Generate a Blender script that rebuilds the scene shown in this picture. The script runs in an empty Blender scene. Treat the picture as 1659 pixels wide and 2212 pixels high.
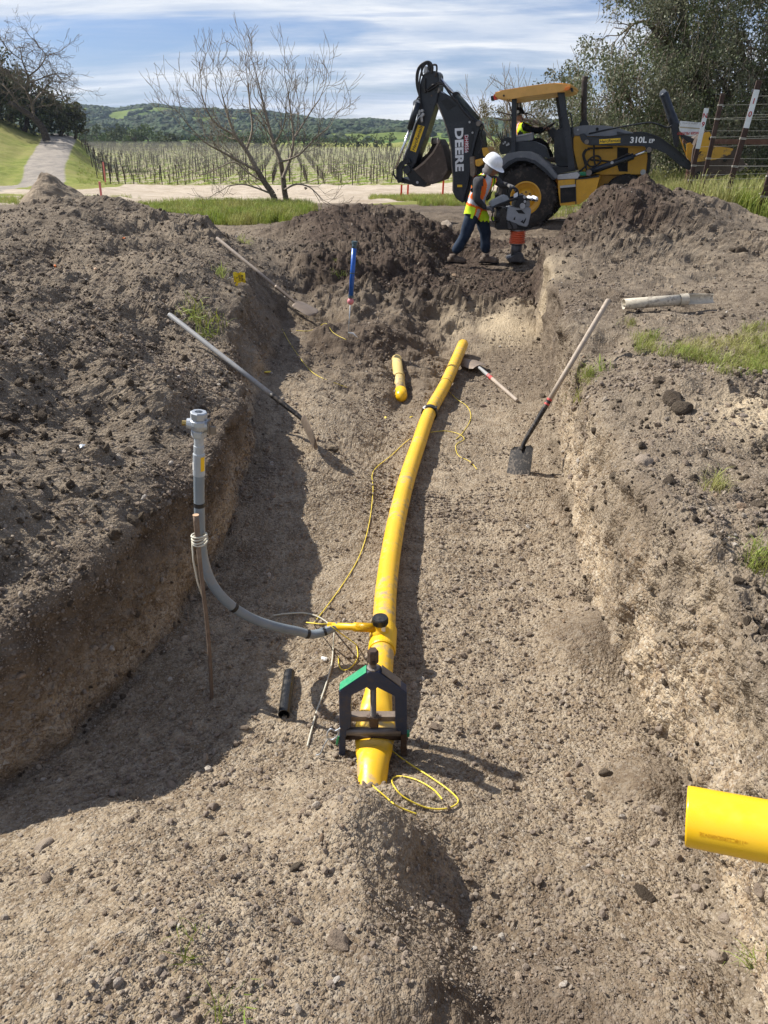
import bpy, bmesh, math, random
import numpy as np
from mathutils import Vector, Matrix, Euler
from mathutils.bvhtree import BVHTree
R = math.radians
random.seed(7)
SC = bpy.context.scene
COL = SC.collection

# ------------------------------------------------------------------ camera
CAMZ, PITCH, FPX = 1.75, R(27.2), 1597.0
cam_d = bpy.data.cameras.new('camera')
cam_d.sensor_fit = 'HORIZONTAL'; cam_d.sensor_width = 36.0
cam_d.lens = 36.0 * FPX / 1659.0
cam_d.clip_start = 0.05; cam_d.clip_end = 9000
cam = bpy.data.objects.new('camera', cam_d); COL.objects.link(cam)
cam.location = (0, 0, CAMZ); cam.rotation_euler = (R(90) - PITCH, 0, 0)
SC.camera = cam

# ------------------------------------------------------------------ sky, sun, exposure
SUN_DIR = Vector((-0.80, 0.38, 0.84)).normalized()      # towards the sun
world = bpy.data.worlds.new('World'); SC.world = world; world.use_nodes = True
def build_world():
    nt = world.node_tree; N = nt.nodes; L = nt.links; N.clear()
    out = N.new('ShaderNodeOutputWorld'); bg = N.new('ShaderNodeBackground')
    sky = N.new('ShaderNodeTexSky'); sky.sky_type = 'NISHITA'; sky.sun_disc = False
    sky.sun_elevation = math.asin(SUN_DIR.z); sky.sun_rotation = math.atan2(SUN_DIR.x, SUN_DIR.y)
    sky.air_density = 1.0; sky.dust_density = 0.6; sky.ozone_density = 2.0
    tc = N.new('ShaderNodeTexCoord')
    def mp(scale, loc=(0, 0, 0), rot=(0, 0, 0)):
        m = N.new('ShaderNodeMapping'); m.inputs['Scale'].default_value = scale
        m.inputs['Location'].default_value = loc; m.inputs['Rotation'].default_value = rot
        L.new(tc.outputs['Generated'], m.inputs['Vector']); return m.outputs[0]
    def noise(vec, sc, det, rough, dist=0.0):
        n = N.new('ShaderNodeTexNoise'); n.inputs['Scale'].default_value = sc
        n.inputs['Detail'].default_value = det; n.inputs['Roughness'].default_value = rough
        n.inputs['Distortion'].default_value = dist
        L.new(vec, n.inputs['Vector']); return n.outputs['Fac']
    def ramp(v, a, b):
        m = N.new('ShaderNodeMapRange'); m.interpolation_type = 'SMOOTHSTEP'
        m.inputs['From Min'].default_value = a; m.inputs['From Max'].default_value = b
        L.new(v, m.inputs['Value']); return m.outputs[0]
    def math_(op, a, b):
        m = N.new('ShaderNodeMath'); m.operation = op
        for i, s in enumerate((a, b)):
            if isinstance(s, (int, float)): m.inputs[i].default_value = s
            else: L.new(s, m.inputs[i])
        return m.outputs[0]
    # cirrus lies in a flat layer: spread it by the direction's own height
    sep = N.new('ShaderNodeSeparateXYZ'); L.new(tc.outputs['Generated'], sep.inputs[0])
    up = math_('ADD', math_('MAXIMUM', sep.outputs[2], 0.0), .16)
    comb = N.new('ShaderNodeCombineXYZ'); L.new(math_('DIVIDE', sep.outputs[0], up), comb.inputs[0]); L.new(math_('DIVIDE', sep.outputs[1], up), comb.inputs[1])
    def lay(scale, loc, rot):
        m = N.new('ShaderNodeMapping'); m.inputs['Scale'].default_value = scale
        m.inputs['Location'].default_value = loc; m.inputs['Rotation'].default_value = (0, 0, rot)
        L.new(comb.outputs[0], m.inputs['Vector']); return m.outputs[0]
    big = ramp(noise(lay((.34, .80, 1), (2.0, .9, 0), R(12)), 1.0, 5, .55, .6), .42, .58)
    streak = ramp(noise(lay((.36, 1.5, 1), (.3, .2, 0), R(9)), 1.2, 9, .60, .8), .45, .62)
    wisp = ramp(noise(lay((.9, 2.2, 1), (1, 3, 0), R(-14)), 1.5, 10, .62, .9), .40, .76)
    low = ramp(sep.outputs[2], .26, -.02)
    s = math_('ADD', math_('ADD', math_('MULTIPLY', big, .50), math_('MULTIPLY', streak, .62)), math_('MULTIPLY', wisp, .30))
    s = math_('ADD', s, math_('MULTIPLY', low, .22))
    s = math_('MAXIMUM', math_('MINIMUM', s, .95), .06)
    hue = N.new('ShaderNodeMix'); hue.data_type = 'RGBA'; hue.blend_type = 'MULTIPLY'
    hue.inputs['Factor'].default_value = 1.0
    hue.inputs['B'].default_value = (.50, .64, .97, 1)
    L.new(sky.outputs[0], hue.inputs['A'])
    mix = N.new('ShaderNodeMix'); mix.data_type = 'RGBA'
    L.new(s, mix.inputs['Factor']); L.new(hue.outputs['Result'], mix.inputs['A'])
    # cloud brightness varies from grey-blue undersides to white wisps
    cr = N.new('ShaderNodeMix'); cr.data_type = 'RGBA'
    cr.inputs['A'].default_value = (5.0, 5.9, 7.4, 1); cr.inputs['B'].default_value = (9.3, 9.4, 9.5, 1)
    L.new(ramp(noise(lay((.5, 1.5, 1), (5, 2, 0), R(5)), 1.2, 8, .6, .5), .38, .64), cr.inputs['Factor'])
    L.new(cr.outputs['Result'], mix.inputs['B'])
    L.new(mix.outputs['Result'], bg.inputs['Color']); bg.inputs['Strength'].default_value = 0.074
    L.new(bg.outputs[0], out.inputs['Surface'])
build_world()
sun_d = bpy.data.lights.new('sun', 'SUN'); sun_d.energy = 5.0; sun_d.angle = R(0.53)
sun_d.color = (1.0, .955, .88)
sun = bpy.data.objects.new('sun', sun_d); COL.objects.link(sun)
sun.rotation_euler = SUN_DIR.to_track_quat('Z', 'Y').to_euler(); sun.location = (-20, 10, 30)
SC.view_settings.view_transform = 'Standard'; SC.view_settings.look = 'None'
SC.view_settings.exposure = 0.58; SC.view_settings.gamma = 1.0
SC.view_settings.use_curve_mapping = False
SC.render.engine = 'CYCLES'
SC.cycles.max_bounces = 6; SC.cycles.diffuse_bounces = 3; SC.cycles.glossy_bounces = 2
SC.cycles.transparent_max_bounces = 6; SC.cycles.volume_bounces = 0

# ------------------------------------------------------------------ survey helper: a sight line from where the photographer stood
CP, SP = math.cos(PITCH), math.sin(PITCH)
def ray(u, v):
    xr = (u - 829.5) / FPX; yu = (1106.0 - v) / FPX
    return Vector((xr, CP + yu * SP, -SP + yu * CP))
def P(u, v, y=None, z=None, x=None):
    d = ray(u, v)
    if y is not None: t = y / d.y
    elif z is not None: t = (z - CAMZ) / d.z
    else: t = x / d.x
    return Vector((d.x * t, d.y * t, CAMZ + d.z * t))

# ------------------------------------------------------------------ custom properties
def tag(o, label=None, cat=None, group=None, kind=None):
    if label: o['label'] = label
    if cat: o['category'] = cat
    if group: o['group'] = group
    if kind: o['kind'] = kind
    return o
def thing(name, label, cat, loc=(0, 0, 0), rot=(0, 0, 0), group=None):
    o = bpy.data.objects.new(name, None); COL.objects.link(o)
    o.location = loc; o.rotation_euler = rot; o.empty_display_size = .1
    return tag(o, label, cat, group)

# ------------------------------------------------------------------ materials
def new_mat(name):
    m = bpy.data.materials.new(name); m.use_nodes = True
    nt = m.node_tree; b = nt.nodes['Principled BSDF']
    return m, nt, b
def lk(nt, a, b): nt.links.new(a, b)
def nz(nt, vec, scale, detail=4, rough=.55, dist=0.0):
    n = nt.nodes.new('ShaderNodeTexNoise'); n.inputs['Scale'].default_value = scale
    n.inputs['Detail'].default_value = detail; n.inputs['Roughness'].default_value = rough
    n.inputs['Distortion'].default_value = dist
    if vec is not None: lk(nt, vec, n.inputs['Vector'])
    return n.outputs['Fac']
def mr(nt, v, a, b, c=0.0, d=1.0):
    m = nt.nodes.new('ShaderNodeMapRange'); m.interpolation_type = 'SMOOTHSTEP'
    for i, x in zip(('From Min', 'From Max', 'To Min', 'To Max'), (a, b, c, d)): m.inputs[i].default_value = x
    lk(nt, v, m.inputs['Value']); return m.outputs[0]
def mx(nt, f, a, b, mode='MIX'):
    m = nt.nodes.new('ShaderNodeMix'); m.data_type = 'RGBA'; m.blend_type = mode
    for k, s in (('Factor', f), ('A', a), ('B', b)):
        i = m.inputs[k]
        if isinstance(s, (int, float)): i.default_value = s
        elif isinstance(s, (tuple, list)): i.default_value = (*s[:3], 1)
        else: lk(nt, s, i)
    return m.outputs['Result']
def ma(nt, op, a, b=0.0):
    m = nt.nodes.new('ShaderNodeMath'); m.operation = op
    for i, s in enumerate((a, b)):
        if isinstance(s, (int, float)): m.inputs[i].default_value = s
        else: lk(nt, s, m.inputs[i])
    return m.outputs[0]
def gpos(nt): return nt.nodes.new('ShaderNodeNewGeometry').outputs['Position']
def opos(nt): return nt.nodes.new('ShaderNodeTexCoord').outputs['Object']
def bump(nt, b, h, strength=.4, dist=.01):
    n = nt.nodes.new('ShaderNodeBump'); n.inputs['Strength'].default_value = strength
    n.inputs['Distance'].default_value = dist; lk(nt, h, n.inputs['Height']); lk(nt, n.outputs[0], b.inputs['Normal'])
DUST = (.30, .245, .19)
def simple(name, col, rough=.5, metal=0.0, dirt=.35, scale=6.0, spec=.5, bumps=.0, dirtcol=DUST, var=.12):
    """a painted, plastic or metal surface with uneven tone, dust and fine relief"""
    m, nt, b = new_mat(name); p = opos(nt)
    n1 = nz(nt, p, scale, 5, .6); n2 = nz(nt, p, scale * 5, 4, .6)
    c = mx(nt, mr(nt, n1, .3, .7), tuple(x * (1 - var) for x in col), tuple(min(1, x * (1 + var)) for x in col))
    c = mx(nt, mr(nt, ma(nt, 'MULTIPLY', n1, n2), .24, .40, 0, dirt), c, dirtcol)
    lk(nt, c, b.inputs['Base Color'])
    lk(nt, mr(nt, n2, .3, .7, max(.05, rough - .1), min(1, rough + .15)), b.inputs['Roughness'])
    b.inputs['Metallic'].default_value = metal; b.inputs['Specular IOR Level'].default_value = spec
    if bumps: bump(nt, b, nz(nt, p, scale * 12, 4, .6), bumps, .004)
    return m

# ------------------------------------------------------------------ mesh helpers
def link_mesh(name, me, mat=None, parent=None):
    o = bpy.data.objects.new(name, me); COL.objects.link(o)
    if mat is not None and not me.materials:
        for m_ in (mat if isinstance(mat, (list, tuple)) else [mat]): me.materials.append(m_)
    if parent is not None: o.parent = parent
    return o
def bm_obj(name, bm, mat=None, parent=None, smooth=False):
    me = bpy.data.meshes.new(name); bmesh.ops.recalc_face_normals(bm, faces=bm.faces[:])
    bm.to_mesh(me); bm.free()
    if smooth: me.polygons.foreach_set('use_smooth', [True] * len(me.polygons))
    return link_mesh(name, me, mat, parent)
def np_mesh(name, V, F, smooth=False):
    """V (n,3), F (m,k) with constant k"""
    me = bpy.data.meshes.new(name); V = np.asarray(V, np.float32); F = np.asarray(F, np.int32)
    k = F.shape[1]
    me.vertices.add(len(V)); me.vertices.foreach_set('co', V.ravel())
    me.loops.add(F.size); me.loops.foreach_set('vertex_index', F.ravel())
    me.polygons.add(len(F)); me.polygons.foreach_set('loop_start', np.arange(0, F.size, k, dtype=np.int32))
    me.update(calc_edges=True)
    me.polygons.foreach_set('use_smooth', np.full(len(F), smooth))
    return me
def add_box(bm, c, s, rot=None, bev=0.0):
    r = bmesh.ops.create_cube(bm, size=1.0); vs = r['verts']
    M = Matrix.Translation(Vector(c)) @ (rot.to_matrix().to_4x4() if isinstance(rot, Euler) else (rot or Matrix.Identity(4))) @ Matrix.Diagonal((*s, 1))
    bmesh.ops.transform(bm, matrix=M, verts=vs)
    if bev:
        es = {e for v in vs for e in v.link_edges}
        bmesh.ops.bevel(bm, geom=list(es), offset=bev, segments=2, affect='EDGES', profile=.5)
def basis(d):
    d = Vector(d).normalized(); a = Vector((0, 0, 1)) if abs(d.z) < .9 else Vector((1, 0, 0))
    u = d.cross(a).normalized(); return u, d.cross(u).normalized()
def add_tube(bm, pts, rad, seg=10, caps=True, flat=None):
    """swept round section through pts; rad a number or a list"""
    pts = [Vector(p) for p in pts]; n = len(pts)
    rad = [rad] * n if isinstance(rad, (int, float)) else list(rad)
    rings = []; pu = None
    for i in range(n):
        d = (pts[min(i + 1, n - 1)] - pts[max(i - 1, 0)])
        if d.length < 1e-9: d = Vector((0, 0, 1))
        d.normalize()
        if pu is None: u, w = basis(d)
        else:
            u = (pu - d * pu.dot(d))
            u = u.normalized() if u.length > 1e-6 else basis(d)[0]
            w = d.cross(u)
        pu = u; sx, sy = (1, 1) if flat is None else flat[i]
        rings.append([bm.verts.new(pts[i] + (u * math.cos(2 * math.pi * k / seg) * sx + w * math.sin(2 * math.pi * k / seg) * sy) * rad[i]) for k in range(seg)])
    for a, b in zip(rings, rings[1:]):
        for k in range(seg): bm.faces.new((a[k], a[(k + 1) % seg], b[(k + 1) % seg], b[k]))
    if caps:
        bm.faces.new(rings[0][::-1]); bm.faces.new(rings[-1])
    return rings
def add_prism(bm, poly, d0, d1, frame=None):
    """poly [(a,b)] extruded; frame(a,b,d)->Vector; default a=x, b=z, d=y"""
    fr = frame or (lambda a, b, d: Vector((a, d, b)))
    v0 = [bm.verts.new(fr(a, b, d0)) for a, b in poly]; v1 = [bm.verts.new(fr(a, b, d1)) for a, b in poly]
    f1 = bm.faces.new(v0); f2 = bm.faces.new(v1[::-1]); n = len(poly)
    for i in range(n): bm.faces.new((v0[i], v1[i], v1[(i + 1) % n], v0[(i + 1) % n]))
    return f1, f2
def add_lathe(bm, prof, M=None, seg=24, closed=True):
    """prof [(r,z)] turned about z"""
    rings = []
    for r, z in prof:
        ring = [Vector((r * math.cos(2 * math.pi * k / seg), r * math.sin(2 * math.pi * k / seg), z)) for k in range(seg)]
        rings.append([bm.verts.new((M @ p) if M else p) for p in ring])
    for a, b in zip(rings, rings[1:]):
        for k in range(seg): bm.faces.new((a[k], a[(k + 1) % seg], b[(k + 1) % seg], b[k]))
    if closed:
        bm.faces.new(rings[0][::-1]); bm.faces.new(rings[-1])
def axis_m(p, d):
    """matrix that puts local z along d at p"""
    return Matrix.Translation(Vector(p)) @ Vector(d).to_track_quat('Z', 'Y').to_matrix().to_4x4()
def smooth_pts(pts, n=6):
    pts = [Vector(p) for p in pts]; out = []
    for i in range(len(pts) - 1):
        p0 = pts[max(i - 1, 0)]; p1 = pts[i]; p2 = pts[i + 1]; p3 = pts[min(i + 2, len(pts) - 1)]
        for k in range(n):
            t = k / n
            out.append(.5 * ((2 * p1) + (p2 - p0) * t + (2 * p0 - 5 * p1 + 4 * p2 - p3) * t * t + (3 * p1 - p0 - 3 * p2 + p3) * t ** 3))
    out.append(pts[-1]); return out
def tube_obj(name, pts, rad, mat, parent=None, seg=10, smooth=True, caps=True):
    bm = bmesh.new(); add_tube(bm, pts, rad, seg, caps); return bm_obj(name, bm, mat, parent, smooth)
def box_obj(name, c, s, mat, parent=None, rot=None, bev=0.0):
    bm = bmesh.new(); add_box(bm, c, s, rot, bev); return bm_obj(name, bm, mat, parent)
def text_obj(name, body, size, mat, parent=None, M=None, extrude=.002, bold=0.0, sx=1.0, shear=0.0, align='CENTER'):
    cu = bpy.data.curves.new(name, 'FONT'); cu.body = body; cu.size = size; cu.extrude = extrude
    cu.offset = bold; cu.shear = shear; cu.align_x = align; cu.align_y = 'CENTER'; cu.resolution_u = 3
    o = bpy.data.objects.new(name, cu); COL.objects.link(o)
    dg = bpy.context.evaluated_depsgraph_get(); me = bpy.data.meshes.new_from_object(o.evaluated_get(dg))
    bpy.data.objects.remove(o); bpy.data.curves.remove(cu)
    me.transform((M or Matrix.Identity(4)) @ Matrix.Diagonal((sx, 1, 1, 1))); me.name = name
    me.materials.clear()
    return link_mesh(name, me, mat, parent)

# ------------------------------------------------------------------ numpy noise
def _h(ix, iy, iz, s=0):
    h = (ix.astype(np.int64) * 73856093) ^ (iy.astype(np.int64) * 19349663) ^ (iz.astype(np.int64) * 83492791) ^ (s * 2654435761)
    h = (h ^ (h >> 13)) * 1274126177; h = h & 0xFFFFFFFF
    h = (h ^ (h >> 16)) * 668265263; h = h & 0xFFFFFFFF
    return ((h >> 7) & 0xFFFF) / 65535.0
def vnoise(p, s=0):
    i = np.floor(p).astype(np.int64); f = p - i; f = f * f * (3 - 2 * f); r = 0
    for a in (0, 1):
        wx = f[:, 0] if a else 1 - f[:, 0]
        for b in (0, 1):
            wy = f[:, 1] if b else 1 - f[:, 1]
            for c in (0, 1):
                wz = f[:, 2] if c else 1 - f[:, 2]
                r = r + wx * wy * wz * _h(i[:, 0] + a, i[:, 1] + b, i[:, 2] + c, s)
    return r * 2 - 1
def fbm(p, octs=4, gain=.5, s=0):
    r = 0; a = 1.0; q = p
    for k in range(octs):
        r = r + a * vnoise(q + 17.3 * k, s + k); q = q * 2.03; a *= gain
    return r
def clods(p, s=0):
    """rounded lumps of random size: 0 at the joints, up to 1 on top"""
    i = np.floor(p).astype(np.int64); best = np.zeros(len(p))
    for a in (-1, 0, 1):
        for b in (-1, 0, 1):
            for c in (-1, 0, 1):
                cx, cy, cz = i[:, 0] + a, i[:, 1] + b, i[:, 2] + c
                r = .28 + .5 * _h(cx, cy, cz, s + 3) ** 2
                dx = cx + _h(cx, cy, cz, s) - p[:, 0]; dy = cy + _h(cx, cy, cz, s + 1) - p[:, 1]; dz = cz + _h(cx, cy, cz, s + 2) - p[:, 2]
                d2 = r * r - (dx * dx + dy * dy + dz * dz)
                best = np.maximum(best, np.sqrt(np.maximum(d2, 0)))
    return best
# ================================================================== TERRAIN
def G(x, y):
    """natural lie of the land: level where the digging is, falling to the vineyard, rising to the left hill"""
    x = np.asarray(x, float); y = np.asarray(y, float)
    z = np.interp(y, [-5, 6, 12, 18, 26, 34, 48, 66, 75, 100, 260, 420, 700, 4000], [.32, .32, .2, -.12, -.3, -.70, -1.35, -2.2, -2.6, -2.6, -2.6, -3.2, -6.0, -12.0])
    z = z + np.clip((x - 3.5) / 6, 0, 1) * np.interp(y, [0, 10, 20, 40, 60], [.12, .15, .40, .7, .4])
    rx = np.interp(y, [30, 60, 76, 86, 109, 130, 400], [-19, -28.5, -32, -35.8, -42.9, -50, -140])
    rise = np.interp(y, [74, 80, 86, 109, 122, 150], [0, .5, 1.2, 3.6, 4.2, 0])
    z = z + rise / (1 + np.exp((x - (rx + 3.6)) / .9))
    d = np.clip(rx - 3.4 - x, 0, 60)
    z = z + d * np.interp(y, [30, 60, 80, 109, 122, 150], [.02, .05, .16, .42, .42, .0])
    return z

# cross-sections of the dig, from the photographer outwards: x, z at 16 marks
#   0 far left .. 4 spoil slope, 5 left lip, 6 left foot, 7-9 floor, 10 right foot, 11 right lip .. 15 far right
ST = {
 -0.6: [(-16,.4),(-7,.4),(-5,.3),(-4,.2),(-3.2,.15),(-2.9,.1),(-2.5,.05),(-.9,.12),(0,.1),(.6,.02),(1.0,.0),(1.25,.50),(1.8,.55),(3,.5),(6,.45),(16,.4)],
  0.5: [(-16,.4),(-7,.4),(-5,.3),(-4,.2),(-3.2,.1),(-2.9,.05),(-2.4,.0),(-.8,.08),(.02,.05),(.34,-.09),(.92,-.06),(1.12,.46),(1.7,.52),(3,.5),(6,.45),(16,.4)],
  1.0: [(-16,.4),(-7,.4),(-5,.3),(-4,.2),(-3.0,.1),(-2.8,.0),(-2.2,-.14),(-.7,-.04),(-.02,-.01),(.30,-.19),(.92,-.18),(1.10,.44),(1.7,.50),(3,.5),(6,.45),(16,.4)],
  1.45:[(-16,.5),(-7,.5),(-5,.4),(-4,.3),(-3.0,.2),(-2.6,.1),(-1.9,-.36),(-.8,-.22),(-.08,-.14),(.22,-.32),(1.00,-.33),(1.12,.38),(1.7,.46),(3,.5),(6,.45),(16,.4)],
  1.8: [(-16,.7),(-7,.7),(-5,.7),(-4,.6),(-3.0,.45),(-2.1,.12),(-1.75,-.44),(-.9,-.38),(-.12,-.33),(.3,-.44),(1.10,-.42),(1.15,.36),(1.7,.44),(3,.5),(6,.45),(16,.4)],
  2.1: [(-16,.8),(-7,.9),(-5,.95),(-4,.95),(-2.6,.72),(-1.40,.14),(-1.36,-.50),(-.9,-.48),(-.1,-.48),(.4,-.49),(1.15,-.48),(1.18,.34),(1.7,.44),(3,.5),(6,.45),(16,.4)],
  3.0: [(-16,.8),(-7,.9),(-5,1.0),(-4,1.05),(-2.5,.85),(-1.15,.12),(-1.09,-.50),(-.6,-.5),(0,-.5),(.5,-.5),(1.10,-.49),(1.14,.30),(1.7,.42),(3,.48),(6,.45),(16,.4)],
  3.8: [(-16,.8),(-7,.9),(-5,.9),(-3.7,.9),(-2.2,.66),(-1.0,.10),(-.97,-.47),(-.5,-.49),(0,-.5),(.5,-.5),(1.16,-.49),(1.2,.28),(1.75,.40),(3,.46),(6,.45),(16,.4)],
  4.7: [(-16,.8),(-7,.9),(-5,.8),(-3.6,.78),(-2.1,.6),(-1.0,.10),(-.95,-.32),(-.45,-.38),(0,-.49),(.5,-.5),(1.30,-.50),(1.34,.26),(1.85,.38),(3,.44),(6,.45),(16,.4)],
  5.4: [(-16,.8),(-7,.9),(-5,.75),(-3.6,.72),(-2.2,.6),(-1.15,.16),(-1.03,-.20),(-.5,-.28),(0,-.46),(.5,-.5),(1.40,-.50),(1.44,.26),(1.95,.36),(3,.42),(6,.45),(16,.4)],
  6.2: [(-16,.8),(-7,.8),(-5,.7),(-3.6,.66),(-2.2,.52),(-1.3,.32),(-1.02,-.18),(-.5,-.25),(.1,-.44),(.6,-.48),(1.52,-.48),(1.56,.26),(2.05,.35),(3,.40),(6,.42),(16,.4)],
  7.5: [(-16,.8),(-7,.8),(-5,.8),(-3.6,.75),(-2.3,.58),(-1.42,.34),(-1.06,-.20),(-.5,-.22),(.15,-.36),(.8,-.44),(1.70,-.45),(1.74,.27),(2.25,.36),(3.2,.40),(6,.42),(16,.4)],
  8.8: [(-16,.6),(-7,.65),(-5.4,.75),(-3.8,.95),(-2.6,.70),(-1.6,.42),(-1.15,-.02),(-.5,-.05),(.3,-.20),(.9,-.38),(1.82,-.38),(1.90,.30),(2.5,.45),(3.4,.45),(6,.42),(16,.4)],
  9.9: [(-16,.45),(-7,.5),(-5.6,.58),(-4.0,1.12),(-2.9,.84),(-1.8,.45),(-1.2,.10),(-.4,.12),(.5,.0),(1.1,-.22),(2.0,-.22),(2.15,.46),(2.9,.90),(4.0,.80),(6,.42),(16,.4)],
 11.0: [(-16,.2),(-7,.3),(-5.6,.38),(-4.1,.92),(-3.0,.66),(-2.0,.42),(-1.3,.22),(-.4,.25),(.6,.16),(1.0,-.16),(2.1,-.12),(2.5,.45),(3.1,1.12),(4.3,.98),(6,.42),(16,.4)],
 12.2: [(-16,.1),(-7,.15),(-5.4,.20),(-4.0,.40),(-3.0,.25),(-2.2,.2),(-1.4,.18),(-.5,.30),(.5,.16),(.92,-.16),(2.6,-.12),(3.0,.5),(3.5,.95),(4.3,.80),(6,.42),(16,.4)],
 13.4: [(-16,.05),(-7,.05),(-5.4,.05),(-4.0,.05),(-3.2,.03),(-2.6,.0),(-1.7,.10),(-.8,.46),(.5,.34),(1.4,-.12),(2.9,-.14),(3.4,.35),(3.9,.70),(4.8,.45),(7,.35),(16,.4)],
 14.6: [(-16,-.0),(-7,-.0),(-5.4,-.02),(-4.2,-.02),(-3.4,-.02),(-2.8,-.0),(-1.9,.25),(-.9,.60),(.5,.42),(1.5,-.10),(3.0,-.12),(3.6,.0),(4.3,.22),(5.2,.3),(7,.35),(16,.4)],
 15.8: [(-16,-.02),(-7,-.04),(-5.4,-.05),(-4.4,-.05),(-3.5,-.05),(-2.9,-.05),(-2.0,.12),(-1.0,.34),(.5,.2),(1.6,-.12),(3.0,-.14),(3.8,-.08),(4.6,.1),(5.6,.25),(7,.35),(16,.4)],
 17.2: None, 19.0: None, 23.0: None, 27.0: None }
XS17 = [-16,-7,-5.4,-4.4,-3.5,-2.9,-2.0,-1.0,.5,1.6,3.0,3.8,4.6,5.6,7,16]
for k_ in (17.2, 19.0, 23.0, 27.0): ST[k_] = [(x, float(G(x, k_))) for x in XS17]
SEG = [16, 14, 34, 60, 84, 70, 60, 74, 74, 70, 66, 56, 50, 50, 30]      # columns between marks
def terrain_base():
    ys = np.array(sorted(ST)); A = np.array([ST[k] for k in sorted(ST)], float)      # (S,16,2)
    y0, y1, n, e = -.5, 26.0, 900, .55
    s = np.linspace((y0 + 1.2) ** (-e), (y1 + 1.2) ** (-e), n); Y = s ** (-1 / e) - 1.2
    rows = np.empty((n, 16, 2))
    for k in range(16):
        for c in (0, 1): rows[:, k, c] = np.interp(Y, ys, A[:, k, c])
    # smooth along y in metres
    out = rows.copy()
    for i in range(n):
        w = np.exp(-((Y - Y[i]) / (.10 + .02 * Y[i])) ** 2); w /= w.sum(); out[i] = np.tensordot(w, rows, (0, 0))
    ui = np.concatenate([np.linspace(k, k + 1, SEG[k], endpoint=False) for k in range(15)] + [[15.0]])
    k0 = np.minimum(ui.astype(int), 14); f = (ui - k0)[None, :, None]
    XZ = out[:, k0] * (1 - f) + out[:, k0 + 1] * f
    ker = np.array([1, 3, 6, 9, 10, 9, 6, 3, 1.]); ker /= ker.sum(); pad = np.pad(XZ, ((0, 0), (4, 4), (0, 0)), mode='edge')
    XZ = sum(ker[j] * pad[:, j:j + XZ.shape[1]] for j in range(9))
    return Y, XZ[..., 0], XZ[..., 1], ui
BUMPS = [  # x, y, radius x, radius y, height : heaps, hollows and scoops
 (.30, 1.80, .22, .16, .05), (.98, 1.97, .17, .17, .10), (1.02, 2.9, .17, .2, .08), (1.05, 4.7, .22, .25, .06), (-.12, 1.62, .16, .14, .05),
 (-.03, 1.60, .17, .14, .12), (.02, 1.86, .13, .07, .10), (.33, 1.38, .16, .14, -.05), (.42, 1.02, .22, .10, -.05), (.12, 1.10, .10, .09, .035), (.08, .80, .10, .08, .03), (.62, 1.55, .2, .12, .03), (.2, 2.05, .14, .1, .03), (-.45, 1.25, .25, .12, .025), (-.7, .95, .3, .1, -.025), (.75, 1.15, .14, .12, .03), (-1.0, 1.7, .2, .12, .04),
 (-.55, 4.5, .35, .5, .06), (-.4, 5.6, .4, .4, .08), (.17, 6.75, .14, .45, -.13), (-.2, 7.5, .3, .3, .10), (-.75, 8.3, .3, .3, -.12), (.35, 7.6, .25, .25, .08),
 (1.25, 8.55, .5, .35, .10), (1.6, 9.0, .35, .3, .08), (.9, 8.9, .2, .2, .10), (1.3, 9.5, .7, .18, .10), (.6, 9.4, .35, .4, .10),
 (-.2, 9.4, .55, .5, .16), (-.9, 10.2, .4, .4, .10), (.2, 10.6, .5, .4, .14), (-.3, 11.6, .5, .5, .10), (.45, 12.9, .3, .3, .16), (-.95, 9.35, .25, .25, -.12),
 (-2.9, 12.2, .35, .3, .18), (-3.3, 11.2, .35, .3, .12), (-4.6, 9.4, .5, .4, .08), (-1.9, 7.2, .4, .4, .06),
 (-.6, 14.4, .5, .35, .14), (.25, 14.6, .4, .3, .12), (-1.6, 14.1, .3, .3, .10), (-1.1, 13.2, .5, .4, .06), (.9, 14.2, .3, .3, .12),
 (3.0, 10.3, .35, .3, .14), (3.55, 10.9, .25, .25, .22), (2.75, 10.9, .3, .3, .08), (4.2, 11.3, .22, .22, .10), (2.6, 10.0, .25, .25, .08), (3.2, 9.6, .3, .22, -.08),
 (2.0, 4.2, .3, .3, .05), (1.75, 3.2, .2, .25, -.05), (2.5, 6.2, .4, .4, .05), (2.0, 3.6, .15, .12, .07), (1.55, 2.4, .15, .2, .05), (4.6, 9.4, .3, .3, .10),
 (2.2, 2.6, .25, .25, -.12)]
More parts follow.
